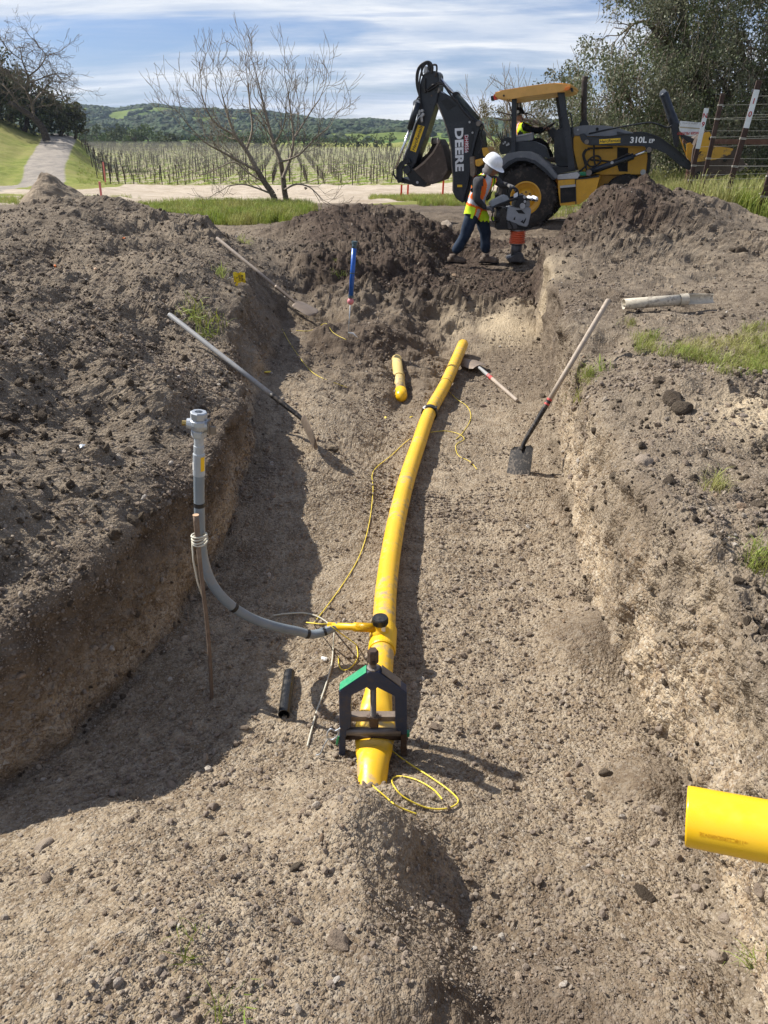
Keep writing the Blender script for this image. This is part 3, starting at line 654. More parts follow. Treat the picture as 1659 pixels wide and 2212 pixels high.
# ================================================================== TREES, VINES, GRASS
def seg_mesh(name, segs, k=5, mat=None, parent=None):
    """all limbs of one plant: segs [(p0,p1,r0,r1)]"""
    S = np.array([[*a, *b, r, s] for a, b, r, s in segs], float); n = len(S)
    A, B = S[:, :3], S[:, 3:6]; D = B - A; D /= (np.linalg.norm(D, axis=1, keepdims=True) + 1e-9)
    H = np.where(np.abs(D[:, 2:3]) < .9, [[0, 0, 1.]], [[1., 0, 0]]); U = np.cross(D, H); U /= np.linalg.norm(U, axis=1, keepdims=True); W = np.cross(D, U)
    V = []
    for P0, rr in ((A, S[:, 6]), (B, S[:, 7])):
        for j in range(k):
            t = 2 * math.pi * j / k; V.append(P0 + (U * math.cos(t) + W * math.sin(t)) * rr[:, None])
    V = np.stack(V, 1).reshape(-1, 3); base = (np.arange(n) * 2 * k)[:, None]
    F = np.concatenate([np.concatenate([base + j, base + (j + 1) % k, base + k + (j + 1) % k, base + k + j], 1) for j in range(k)])
    return link_mesh(name, np_mesh(name, V, F, True), mat, parent)
def grow(segs, tips, p, d, ln, r, lvl, rng, bend=.25, up=.12, kids=(2, 4), taper=.72, side=.75, minr=.004, droop=0.0, steps=4):
    p = np.array(p, float); d = np.array(d, float)
    for i in range(steps):
        d = d + rng.normal(size=3) * bend + np.array([0, 0, up - droop * (i / steps)]); d /= np.linalg.norm(d)
        q = p + d * ln / steps; r2 = max(minr, r * (1 - .30 * (i + 1) / steps))
        segs.append((p, q, max(minr, r * (1 - .30 * i / steps)), r2))
        if lvl > 0 and i > 0 and rng.random() < .8:
            c = np.cross(d, rng.normal(size=3)); c /= np.linalg.norm(c) + 1e-9; nd = d * (1 - side * .55) + c * side
            grow(segs, tips, q, nd / np.linalg.norm(nd), ln * rng.uniform(.5, .78), r2 * rng.uniform(.45, .65), lvl - 1, rng, bend, up, kids, taper, side, minr, droop, steps)
        p = q
    tips.append(p)
    if lvl > 0:
        for _ in range(rng.integers(*kids)):
            c = np.cross(d, rng.normal(size=3)); c /= np.linalg.norm(c) + 1e-9; nd = d + c * rng.uniform(.35, .75)
            grow(segs, tips, p, nd / np.linalg.norm(nd), ln * rng.uniform(.6, .85), r2 * taper, lvl - 1, rng, bend, up, kids, taper, side, minr, droop, steps)
def limb(segs, pts, r0, r1):
    pts = smooth_pts(pts, 4); n = len(pts) - 1
    for i in range(n): segs.append((tuple(pts[i]), tuple(pts[i + 1]), r0 + (r1 - r0) * i / n, r0 + (r1 - r0) * (i + 1) / n))
    return pts
def bark(name, c0, c1, sc=14):
    m, nt, b = new_mat(name); p = gpos(nt); n = nz(nt, p, sc, 5, .65)
    lk(nt, mx(nt, mr(nt, n, .3, .7), c0, c1), b.inputs['Base Color']); b.inputs['Roughness'].default_value = .9; b.inputs['Specular IOR Level'].default_value = .15
    bump(nt, b, n, .7, .02); return m
M_BARK = bark('grey_brown_bark', (.085, .065, .05), (.20, .165, .125)); M_BARKL = bark('pale_twig_bark', (.16, .13, .10), (.34, .29, .23), 25)
M_DBARK = bark('dark_bark', (.035, .028, .022), (.10, .08, .062), 8)
def leaves_mesh(name, centers, size, rng, mat, parent, flat=.6):
    """one small bent leaf (two triangles) at each centre"""
    n = len(centers); C = np.asarray(centers); A = rng.normal(size=(n, 3)); A /= np.linalg.norm(A, axis=1, keepdims=True)
    B = np.cross(A, rng.normal(size=(n, 3))); B /= np.linalg.norm(B, axis=1, keepdims=True); s = size * rng.uniform(.55, 1.3, (n, 1))
    V = np.stack([C - A * s, C + B * s * flat, C + A * s, C - B * s * flat], 1).reshape(-1, 3)
    i = np.arange(n)[:, None] * 4; F = np.concatenate([i, i + 1, i + 2, i + 3], 1)
    return link_mesh(name, np_mesh(name, V, F), mat, parent)
def clump_points(cl, per, rng, squash=.8, droop=0.0):
    out = []
    for (x, y, z, r) in cl:
        n = max(4, int(per * r * r)); q = rng.normal(size=(n, 3)); q /= np.linalg.norm(q, axis=1, keepdims=True); q *= (rng.random((n, 1)) ** .45) * r
        q[:, 2] *= squash; q[:, 2] -= droop * rng.random(n) ** 2 * r
        out.append(q + [x, y, z])
    return np.concatenate(out)
def sphere_clumps(c, R3, n, r0, r1, rng, shell=.55):
    out = []
    for _ in range(n):
        d = rng.normal(size=3); d /= np.linalg.norm(d); k = shell + (1 - shell) * rng.random()
        out.append((c[0] + d[0] * R3[0] * k, c[1] + d[1] * R3[1] * k, c[2] + d[2] * R3[2] * k, rng.uniform(r0, r1)))
    return out

# ---- bare tree beyond the dig, twin trunks
def bare_tree():
    Y = 23.5; base = P(608, 455, y=Y); g0 = gz(base.x, Y)
    t = thing('bare_tree', 'leafless twin-trunked tree with thin grey twigs standing past the soil heaps', 'tree', (base.x, Y, g0))
    rng = np.random.default_rng(21); o = Vector(t.location)
    def pt(u, v, dy=0): return P(u, v, y=Y + dy) - o
    tr = []; A = limb(tr, [pt(604, 470), pt(597, 445), pt(589, 420), pt(572, 395), pt(556, 368)], .105, .075)
    B = limb(tr, [pt(615, 470, .1), pt(619, 445, .1), pt(614, 410, .1), pt(611, 380, .15), pt(606, 350, .2)], .095, .07)
    seg_mesh('trunk', tr, 9, M_BARK, t)
    br = []; tips = []
    mains = [([(556, 368), (532, 325), (508, 292), (492, 250), (480, 205)], 0, .07), ([(560, 372), (520, 350), (480, 328), (440, 305), (400, 262)], -.5, .045),
             ([(606, 350), (592, 312), (578, 262), (566, 212), (556, 170)], .2, .065), ([(611, 385), (628, 340), (634, 300), (629, 250), (622, 200)], .5, .055),
             ([(634, 300), (652, 272), (672, 240), (690, 215)], .6, .035), ([(589, 420), (560, 408), (525, 398), (492, 402)], -.6, .03),
             ([(614, 410), (640, 398), (668, 404), (690, 424)], -.3, .028), ([(532, 325), (545, 280), (540, 230), (535, 180)], .4, .04), ([(508, 292), (470, 270), (448, 240), (436, 205)], -.2, .035),
             ([(592, 312), (612, 275), (618, 240)], -.4, .035), ([(572, 395), (535, 372), (505, 350), (470, 365)], .5, .03), ([(606, 350), (645, 335), (680, 300), (705, 280)], -.2, .03)]
    for pts, dy, r in mains:
        pp = limb(br, [pt(u, v, dy * i / (len(pts) - 1)) for i, (u, v) in enumerate(pts)], r, .014)
        for j in range(3, len(pp), 2):
            d = (pp[j] - pp[j - 1]).normalized(); c = Vector(rng.normal(size=3)); nd = (d + c.normalized() * .8 + Vector((0, 0, .25))).normalized()
            rr = r + (.014 - r) * j / len(pp)
            grow(br, tips, pp[j], nd, rng.uniform(.42, .82), max(.009, rr * .42), 2, rng, .17, .13, (1, 3), .6, .62, .0045, steps=4)
        grow(br, tips, pp[-1], (pp[-1] - pp[-3]).normalized(), .75, .011, 2, rng, .16, .12, (1, 3), .6, .7, .0045)
    seg_mesh('branches', br, 4, M_BARKL, t)
bare_tree()

# ---- far bare oak by the farm road
def bare_oak():
    Y = 106; base = P(99, 296, y=Y); t = thing('bare_oak', 'leafless spreading oak leaning over the farm road', 'tree', (base.x, Y, gland(base.x, Y) - .2))
    o = Vector(t.location); rng = np.random.default_rng(5)
    def pt(u, v, dy=0): return P(u, v, y=Y + dy) - o
    tr = []; limb(tr, [pt(101, 304), pt(92, 278), pt(74, 256), pt(48, 238), pt(20, 222)], .52, .28); seg_mesh('trunk', tr, 8, M_DBARK, t)
    br = []; tips = []
    for pts, r in [([(74, 256), (70, 225), (58, 196), (60, 165), (48, 130), (42, 100)], .26), ([(58, 196), (30, 172), (10, 150), (-15, 135)], .16), ([(70, 225), (92, 200), (112, 205), (140, 215)], .14),
                   ([(60, 165), (85, 145), (98, 120), (80, 95)], .12), ([(48, 238), (22, 200), (0, 180), (-25, 175)], .18), ([(92, 200), (110, 175), (130, 180)], .10), ([(58, 180), (88, 170), (118, 160), (132, 175)], .10), ([(48, 130), (20, 110), (5, 90)], .08)]:
        pp = limb(br, [pt(u, v, rng.uniform(-1.5, 1.5)) for u, v in pts], r, .05)
        for j in range(2, len(pp), 1):
            d = (pp[j] - pp[j - 1]).normalized(); nd = (d * .6 + Vector(rng.normal(size=3)).normalized() * .8).normalized()
            grow(br, tips, pp[j], nd, rng.uniform(1.2, 2.6), .05, 2, rng, .33, .02, (1, 3), .62, .8, .016, steps=4)
    seg_mesh('branches', br, 3, M_BARK, t)
bare_oak()

# ---- evergreen oaks
M_OAK = leafy('live_oak_leaves', (.050, .064, .024), (.125, .140, .066), (.22, .21, .15), .55, .22)
M_OAKD = leafy('dark_oak_leaves', (.032, .044, .016), (.090, .105, .038), (.14, .13, .06), .7, .15)
M_OAKM = leafy('olive_tree_leaves', (.050, .072, .022), (.105, .135, .045), None, .8, .15)
def big_oak():
    Y = 29.0; base = P(1540, 400, y=Y); t = thing('live_oak', 'huge evergreen oak with drooping grey-green leaves overhanging the field behind the fence', 'tree', (base.x, Y, gz(base.x, Y) - .1))
    o = np.array(t.location); rng = np.random.default_rng(12)
    tr = []; bx = Vector((0, 0, 0))
    limb(tr, [bx, (-.2, 0, 1.2), (-.5, .2, 2.4), (-1.4, .3, 3.6)], .55, .30); limb(tr, [(-.2, 0, 1.2), (.8, .3, 2.4), (2.2, .4, 4.2)], .38, .22); seg_mesh('trunk', tr, 9, M_DBARK, t)
    br = []; tips = []
    for st, en in [((-1.4, .3, 3.6), (-3.6, -1, 4.9)), ((-1.4, .3, 3.6), (-2.0, 1, 7.0)), ((-.5, .2, 2.4), (-4.2, -1.6, 3.4)), ((2.2, .4, 4.2), (.8, -1.5, 7.5)), ((2.2, .4, 4.2), (4.5, -.5, 6.5)), ((-.5, .2, 2.4), (-1.0, -2.0, 4.6)), ((.8, .3, 2.4), (2.4, -2.2, 3.8))]:
        mid = (Vector(st) + Vector(en)) / 2 + Vector(rng.normal(size=3)) * .5; pp = limb(br, [st, mid, en], .18, .05)
        for j in range(1, len(pp)):
            for _ in range(2):
                nd = (Vector(rng.normal(size=3)).normalized() * .9 + Vector((0, -.2, .0))).normalized(); grow(br, tips, pp[j], nd, rng.uniform(.7, 1.2), .035, 2, rng, .30, -.04, (1, 3), .6, .8, .008, .25)
    seg_mesh('branches', br, 4, M_BARK, t)
    # pale hanging twigs
    tw = []; cl = []
    edge = [(0, 1335), (60, 1275), (130, 1248), (200, 1235), (260, 1238), (320, 1225), (400, 1235)]
    for _ in range(900):
        v = rng.uniform(-150, 395); u = rng.uniform(1215, 1800); le = np.interp(v, [e[0] for e in edge], [e[1] for e in edge]) + rng.normal() * 13
        if v < 0: le = 1335 - v * .2 + rng.normal() * 15
        if u < le: continue
        y = Y + rng.uniform(-3.6, 3.2)
        gap = min(((u - 1372) / 34) ** 2 + ((v - 205) / 32) ** 2, ((u - 1300) / 22) ** 2 + ((v - 92) / 20) ** 2, ((u - 1345) / 22) ** 2 + ((v - 262) / 15) ** 2, ((u - 1628) / 26) ** 2 + ((v - 62) / 24) ** 2, ((u - 1290) / 18) ** 2 + ((v - 200) / 25) ** 2, ((u - 1545) / 30) ** 2 + ((v - 340) / 22) ** 2)
        if gap < 1 and rng.random() < .9: continue
        if u < 1420 and rng.random() < .30: continue
        p = P(u, v, y=y)
        if p.z < .1 + (.8 if u > 1420 else 0): continue
        cl.append((p.x - o[0], p.y - o[1], p.z - o[2], rng.uniform(.26, .62)))
    C = clump_points(cl, 900, rng, .85, 1.1)
    leaves_mesh('crown', C, .052, rng, M_OAK, t, .5)
    for (x, y, z, r) in cl:
        for _ in range(5):
            a = np.array([x, y, z]) + rng.normal(size=3) * r * .6; b = a + np.array([rng.normal() * .12, rng.normal() * .12, -rng.uniform(.2, .6)]); c = b + np.array([rng.normal() * .12, rng.normal() * .1, -rng.uniform(.1, .4)])
            tw += [(a, b, .008, .006), (b, c, .006, .004)]
    seg_mesh('twigs', tw, 3, M_BARKL, t)
big_oak()
def oak(name, label, u, v, y, hgt, wid, n, per, mat, rng, size, group=None, low=.12, squash=.85):
    b = P(u, v, y=y); t = thing(name, label, 'tree', (b.x, y, gland(b.x, y) - .15), group=group); br = []; tips = []
    limb(br, [(0, 0, 0), (.1 * wid, 0, hgt * .25), (0, 0, hgt * .5)], .05 * hgt, .03 * hgt)
    for _ in range(5): grow(br, tips, (0, 0, hgt * rng.uniform(.25, .5)), Vector((rng.normal(), rng.normal(), .8)).normalized(), hgt * .35, .018 * hgt, 1, rng, .3, .05)
    seg_mesh('trunk', br, 5, M_DBARK, t)
    cl = sphere_clumps((0, 0, hgt * (.5 + low / 2)), (wid / 2, wid / 2, hgt * (.5 - low / 2)), n, wid * .09, wid * .17, rng, .35)
    leaves_mesh('crown', clump_points(cl, per, rng, squash), size, rng, mat, t, .6); return t
rg = np.random.default_rng(77)
oak('oak_tree', 'dark evergreen oak right behind the open cab of the backhoe', 1195, 388, 47, 6.0, 4.2, 60, 190, M_OAK, rg, .085)
oak('oak_tree', 'dark oak glimpsed between the loader arms and the great oak', 1330, 392, 40, 4.6, 4.0, 40, 190, M_OAKD, rg, .085)
oak('oak_tree', 'low shadowed oak behind the backhoe loader bucket and fence', 1470, 390, 37, 4.6, 5.2, 55, 170, M_OAKD, rg, .085)
oak('oak_tree', 'dim oak thicket behind the leaning fence posts', 1620, 392, 36, 4.4, 5.0, 55, 170, M_OAKD, rg, .085)
def mistletoe():
    Y = 60; b = P(1090, 375, y=Y); t = thing('mistletoe_tree', 'sparse bare tree hung with brownish mistletoe balls behind the hard hat', 'tree', (b.x, Y, gland(b.x, Y) - .1)); rng = np.random.default_rng(31)
    br = []; tips = []
    for dx in (-.3, .1, .4): grow(br, tips, (0, 0, 0), Vector((dx, 0, 1)).normalized(), 3.0, .12, 3, rng, .13, .08, (2, 4), .7, .6, .012)
    seg_mesh('branches', br, 4, M_BARKL, t)
    cl = [(rng.uniform(-1.9, 2.4), rng.uniform(-1, 1), rng.uniform(1.6, 5.2), rng.uniform(.22, .42)) for _ in range(44)]
    leaves_mesh('mistletoe', clump_points(cl, 900, rng, 1.2), .06, rng, leafy('mistletoe_leaves', (.07, .06, .022), (.16, .13, .05), None, .8, .1), t)
mistletoe()
lab = ['dark evergreen oak at the very left edge above the grassy slope', 'dark oak behind the leafless oak trunk', 'shaggy dark oak left of the farm road crest', 'dark oak directly above the farm road crest', 'lower dark oak at the end of the woods by the vineyard corner', 'tall dark oak farther up the left slope', 'olive-brown oak between the taller dark oaks on the left']
for i, (u, v, y, h, w) in enumerate([(-8, 272, 112, 9.4, 9), (52, 284, 114, 8.0, 8), (96, 295, 116, 6.6, 7), (132, 302, 116, 6.0, 6.2), (162, 306, 118, 5.0, 4.6), (-50, 262, 118, 12, 10), (24, 280, 121, 9.2, 9)]):
    oak('oak_tree', lab[i], u, v, y, h, w, 70, 26 if w > 6 else 40, M_OAKD, rg, .24, low=.0)
for i in range(40):
    u = 160 + i * 17.5 + rg.uniform(-6, 6); y = rg.uniform(262, 300); h = rg.uniform(3.2, 6.2) * (1.2 if u < 330 else .9)
    oak('field_tree', 'small round olive-green tree in the belt beyond the vineyard', u, 310, y, h, h * rg.uniform(1.1, 1.7), 16, 16, M_OAKM, rg, .42, group='trees in the belt beyond the vineyard', low=.0)

# ---------------------------------------------------------------- vineyard
def vineyard():
    rng = np.random.default_rng(9); perp = Vector((VROW.y, -VROW.x)); pts = []; ends = []
    ks = range(-150, 30)
    for k in ks:
        c = 2.1 * k; first = True; s = 0; s0 = None
        for s in np.arange(-40, 330, 2.5):
            x, y = perp.x * c + VROW.x * s, perp.y * c + VROW.y * s
            if y < 75 or y > 258 or x < vine_left(y) or abs(x) > .56 * y + 2: continue
            if first: ends.append((x, y, k)); first = False; s0 = s
            pts.append((x, y, k))
    A = np.array(pts); dist = np.hypot(A[:, 0], A[:, 1]); order = np.argsort(dist)
    m_v = bark('vine_wood', (.045, .034, .026), (.11, .085, .062), 30); m_p = simple('rusty_stake_steel', (.055, .042, .036), .8, .3, .2, 5); m_e = simple('weathered_end_post', (.050, .032, .025), .85, 0, .15, 6)
    def vine_mesh(i):
        r = np.random.default_rng(i); sg = []; p = Vector((0, 0, 0)); top = Vector((r.normal() * .05, r.normal() * .05, .78))
        limb(sg, [p, (top / 2) + Vector((r.normal() * .05, r.normal() * .05, 0)), top], .045, .04)
        for sgn in (-1, 1): limb(sg, [top, top + Vector((VROW.x, VROW.y, .1)) * sgn * .35, top + Vector((VROW.x, VROW.y, .25 + r.random() * .2)) * sgn * .6], .022, .010)
        for _ in range(3): sg.append((tuple(top), tuple(top + Vector((r.normal() * .12, r.normal() * .12, .28))), .022, .008))
        return sg
    protos = []
    for i in range(4):
        o = seg_mesh('grapevine', vine_mesh(i), 4, m_v); me = o.data; bpy.data.objects.remove(o); protos.append(me)
    def stake(h, w, mat, nm):
        bm = bmesh.new(); add_box(bm, (0, 0, h / 2), (w, w, h)); me = bpy.data.meshes.new(nm); bm.to_mesh(me); bm.free(); me.materials.append(mat); return me
    st_me = stake(1.5, .026, m_p, 'trellis_stake'); en_me = stake(1.7, .075, m_e, 'end_post')
    near = order[:290]; rest = order[290:]
    for j, i in enumerate(near):
        x, y, k = A[i]; z = gland(x, y)
        o = bpy.data.objects.new('grapevine', protos[j % 4]); COL.objects.link(o); o.location = (x, y, z - .03); o.rotation_euler = (0, 0, 0)
        tag(o, 'pruned leafless grapevine with short arms in the front of the vineyard', 'grapevine', 'grapevines in the vineyard rows')
        if j % 1 == 0:
            o = bpy.data.objects.new('trellis_stake', st_me); COL.objects.link(o); o.location = (x + .1, y + .12, z - .05); o.rotation_euler = (rng.normal() * .02, rng.normal() * .02, 0); o.scale = (1, 1, rng.uniform(.85, 1.1))
            tag(o, 'thin dark metal stake beside a grapevine in the vineyard front', 'stake', 'metal stakes in the vineyard rows')
    R_ = A[rest]; R_ = R_[rng.random(len(R_)) < np.where(R_[:, 1] > 150, .35, .6)]
    zz = G(R_[:, 0], R_[:, 1]); n = len(R_)
    scatter('far_grapevines', np.stack([R_[:, 0], R_[:, 1], zz - .03], -1), np.stack([rng.normal(size=n) * .04, rng.normal(size=n) * .04, np.zeros(n)], -1), np.ones((n, 3)) * 1.05, protos, label='farther rows of bare grapevines')
    scatter('far_stakes', np.stack([R_[:, 0] + .1, R_[:, 1] + .1, zz - .05], -1), np.stack([rng.normal(size=n) * .03, rng.normal(size=n) * .03, np.zeros(n)], -1), np.stack([np.full(n, 1.25), np.full(n, 1.25), rng.uniform(.85, 1.15, n)], -1), [st_me], label='farther rows of metal trellis stakes')
    for x, y, k in ends:
        if y > 170: continue
        o = bpy.data.objects.new('end_post', en_me); COL.objects.link(o); o.location = (x - VROW.x * .9, y - VROW.y * .9, gland(x, y) - .1); o.rotation_euler = (rng.uniform(.0, .09), rng.normal() * .03, 0); o.scale = (1, 1, rng.uniform(.95, 1.15))
        tag(o, 'dark wooden end post at the head of a vineyard row', 'post', 'end posts of the vineyard rows')
    # wires
    sg = []
    for x, y, k in ends:
        a = Vector((x, y, gland(x, y))); ln = 60
        for h in (.85, 1.25, 1.6):
            p = a
            for q in range(6):
                b = Vector((x + VROW.x * ln * (q + 1) / 6, y + VROW.y * ln * (q + 1) / 6, 0)); b.z = gland(b.x, b.y)
                sg.append(((p.x, p.y, p.z + h), (b.x, b.y, b.z + h), .007, .007)); p = b
    tag(seg_mesh('trellis_wires', sg, 3, simple('trellis_wire_steel', (.30, .28, .25), .5, .6, .1)), 'thin wires strung along the vine rows', kind='stuff')
vineyard()

# ---------------------------------------------------------------- grass
def blade_clump(name, seed, n, h, spread, w, mat, lean=.5):
    r = np.random.default_rng(seed); V = []; F = []
    for _ in range(n):
        a = r.uniform(0, 6.28); b0 = np.array([r.normal() * spread, r.normal() * spread, 0]); hh = h * r.uniform(.5, 1.1); d = np.array([math.cos(a), math.sin(a), 0]) * lean * r.uniform(.2, 1.2) * hh; sd = np.array([-math.sin(a), math.cos(a), 0]) * w * r.uniform(.6, 1.3)
        i = len(V); c = [b0, b0 + d * .25 + [0, 0, hh * .55], b0 + d * .7 + [0, 0, hh * .9], b0 + d * 1.25 + [0, 0, hh * .92]]
        for j, k in ((0, 1), (1, .85), (2, .55)): V += [c[j] - sd * k, c[j] + sd * k]
        V += [c[3] - sd * .08, c[3] + sd * .08]
        for j in range(3): F.append((i + 2 * j, i + 2 * j + 1, i + 2 * j + 3, i + 2 * j + 2))
    me = np_mesh(name, V, F); me.materials.append(mat); return me
M_GR = leafy('spring_grass', (.17, .23, .03), (.30, .34, .07), (.42, .38, .14), .6, .35)
M_GRD = leafy('dry_and_green_blades', (.22, .25, .06), (.38, .36, .13), (.50, .44, .24), .7, .3)
TALL = [blade_clump('grass_clump_%d' % i, 90 + i, 20, .42, .09, .0075, M_GR) for i in range(5)] + [blade_clump('seeded_grass_clump_%d' % i, 190 + i, 16, .58, .10, .006, M_GRD, .35) for i in range(2)]
SHORT = [blade_clump('short_clump_%d' % i, 290 + i, 12, .09, .035, .0022, M_GR, .9) for i in range(3)] + [blade_clump('dry_clump_%d' % i, 390 + i, 9, .08, .04, .0018, M_GRD, 1.2) for i in range(2)]
def lay_grass(name, pts, protos, s0, s1, label, seed=1):
    r = np.random.default_rng(seed); n = len(pts); s = r.uniform(s0, s1, (n, 1)) * np.ones((n, 3))
    scatter(name, pts, np.stack([r.normal(size=n) * .1, r.normal(size=n) * .1, r.uniform(0, 6.28, n)], -1), s, protos, idx=r.integers(0, len(protos), n), label=label)
def grass_all():
    r = np.random.default_rng(4); pts = []
    for _ in range(15000):
        y = 11.5 + 24 * r.random() ** 1.3; x = r.uniform(3.4, .58 * y + 2)
        lim = np.interp(y, [11.5, 13, 15, 17, 20, 40], [5.4, 5.2, 5.6, 6.2, 7.4, 9]) + .35 * math.sin(y * 5) + .3 * r.normal()
        if x < lim: continue
        pts.append((x, y, gz(x, y) - .02))
    lay_grass('field_grass', pts, TALL, .65, 1.15, 'tall bright green grass under the fence and oak')
    pts = []
    for _ in range(4200):
        x = r.uniform(-7.2, -1.9); y = r.uniform(17.6, 24.4); e = ((x + 4.3) / 2.5) ** 2 + ((y - 21.2) / 3.2) ** 2
        if e < 1 + .2 * r.normal(): pts.append((x, y, gz(x, y) - .02))
    lay_grass('green_patch', pts, TALL[:5], .45, .8, 'green grass patch below the bare tree', 2)
    pts = []
    for _ in range(1800):
        x = r.uniform(-.5, 4.4); y = r.uniform(24.5, 33); 
        if vnoise(np.array([[x * .6, y * .5, 1]]), 5)[0] > -.15: pts.append((x, y, gz(x, y) - .02))
    for _ in range(900): x = r.uniform(-19, -9); y = r.uniform(25, 30); pts.append((x, y, gz(x, y) - .02))
    for _ in range(1500): x = r.uniform(3.6, 9); y = r.uniform(19, 34); pts.append((x, y, gz(x, y) - .02))
    lay_grass('verge_grass', pts, TALL[:5], .35, .6, 'low grass on the verge past the excavator bucket', 3)
    pts = []
    for _ in range(16000):
        y = 75 + 75 * r.random() ** 1.5; x = r.uniform(max(-.56 * y, vine_left(y) - 6), .56 * y)
        c = (x * VROW.y - y * VROW.x) / 2.1; f = abs(c - math.floor(c) - .5)
        if f > .30 and x > vine_left(y): continue
        if abs(x - road_x(y)) < 3.2: continue
        pts.append((x, y, gland(x, y) - .05))
    lay_grass('vineyard_grass', pts, TALL[:5], .35, .75, 'green cover grass between the vine rows', 4)
    pts = []
    for cu, cv, ru, rv, n in [(1570, 765, 120, 26, 190), (1640, 722, 50, 20, 60), (1470, 760, 60, 14, 40), (1550, 735, 90, 8, 30), (1600, 800, 60, 10, 30), (1640, 790, 40, 18, 60), (1395, 745, 28, 24, 60), (1270, 815, 12, 18, 26), (1545, 1060, 12, 22, 14), (1640, 1210, 22, 30, 16), (1360, 700, 12, 10, 10)]:
        for _ in range(n):
            a = r.uniform(0, 6.28); k = math.sqrt(r.random()); h = hit(cu + ru * k * math.cos(a), cv + rv * k * math.sin(a)); pts.append((h.x, h.y, h.z - .005))
    lay_grass('bank_grass', pts, SHORT, .45, .95, 'sparse green and dry grass tufts on the right bank', 5)
    def tuft(u, v, n, s, label, protos=SHORT, sp=.06):
        c = hit(u, v); t = thing('grass_tuft', label, 'tuft', c)
        for i in range(n):
            q = bpy.data.objects.new('blades', protos[i % 3]); COL.objects.link(q); q.parent = t; x = c.x + r.normal() * sp; y = c.y + r.normal() * sp
            q.location = (x - c.x, y - c.y, gz(x, y) - c.z); q.rotation_euler = (r.normal() * .5, r.normal() * .5, r.uniform(0, 6.28)); q.scale = [s * r.uniform(.7, 1.3)] * 3
    tuft(418, 690, 9, 1.3, 'uprooted grass sod hanging over the left trench lip by the long shovel', sp=.09); tuft(455, 715, 7, 1.3, 'second clump of uprooted sod just below the long shovel handle', sp=.07)
    tuft(480, 598, 4, 1.2, 'leafy green weed left of the yellow marker flag'); tuft(735, 572, 6, .8, 'grass tuft on the soil hump behind the blue pump', sp=.10); tuft(528, 527, 4, 1.2, 'green weed beside the far shovel handle')
    tuft(1275, 815, 5, 1.0, 'dark green weed on the right trench edge beside the square shovel'); tuft(405, 2035, 2, .5, 'cut green grass leaves lying on the near gravel', sp=.02); tuft(470, 2185, 3, .7, 'wilted grass stalk at the bottom edge of the dig', sp=.03); tuft(1640, 2065, 3, .6, 'green sprig on the gravel at the lower right corner', sp=.02)
grass_all()
# ================================================================== THINGS IN AND AROUND THE TRENCH
M_YEL = simple('yellow_gas_pipe_plastic', (.80, .47, .020), .40, 0, .95, 5, .5, .05, (.40, .30, .17), .06)
M_YELC = simple('clean_yellow_plastic', (.84, .50, .010), .33, 0, .06, 3, .5, .03, (.4, .3, .15), .05)
M_GREY = simple('grey_conduit_plastic', (.20, .235, .26), .42, 0, .35, 7)
M_BLK = simple('black_plastic', (.014, .014, .015), .35, 0, .12, 8)
M_TAPE = simple('black_tape', (.01, .01, .011), .5, 0, .1, 20)
M_GALV = simple('galvanised_metal', (.46, .49, .52), .45, .55, .15, 14)
M_RISER = simple('grey_riser_paint', (.40, .43, .45), .45, .1, .25, 10)
M_BRASS = simple('brass', (.55, .38, .12), .4, .7, .1)
M_STEEL = simple('worn_steel', (.20, .175, .155), .5, .7, .4, 12)
M_RUSTB = simple('rust_brown_steel', (.085, .055, .040), .65, .4, .35, 12)
M_BLUE = simple('dark_blue_painted_steel', (.022, .035, .075), .45, .2, .45, 14, dirtcol=(.10, .075, .055))
M_GREEN = simple('green_paint', (.02, .30, .13), .5, 0, .4, 10)
M_WOODH = simple('weathered_shovel_handle', (.40, .33, .26), .7, 0, .4, 9, dirtcol=(.22, .16, .11))
M_GREYH = simple('grey_fibreglass_handle', (.33, .33, .32), .55, 0, .5, 9)
M_BLADE = simple('dirty_shovel_steel', (.23, .18, .14), .55, .35, .6, 12, dirtcol=(.30, .23, .16))
M_BLADEK = simple('black_shovel_steel', (.022, .02, .019), .5, .4, .35, 12)
M_REDT = simple('faded_red_tape', (.55, .07, .06), .55, 0, .25)
M_WIRE = simple('yellow_tracer_wire', (.80, .62, .06), .45, 0, .1)
M_CORD = simple('off_white_cord', (.55, .52, .42), .7, 0, .3)
M_STICK = simple('brown_wooden_stake', (.16, .11, .075), .8, 0, .4, 12)
M_CUT = simple('fresh_cut_wood', (.55, .36, .22), .8, 0, .1)
M_WHITE = simple('white_paper', (.75, .74, .70), .7, 0, .15)
M_PVC = simple('dirty_white_pvc', (.55, .49, .38), .6, 0, .85, 8, dirtcol=(.22, .18, .14))
M_STUB = simple('soil_stained_yellow_pipe', (.62, .46, .16), .6, 0, .95, 5, dirtcol=(.36, .29, .20))
M_DECB = simple('dark_print', (.03, .028, .025), .5, 0, .0)

def flow(pts, n=7): return smooth_pts(pts, n)
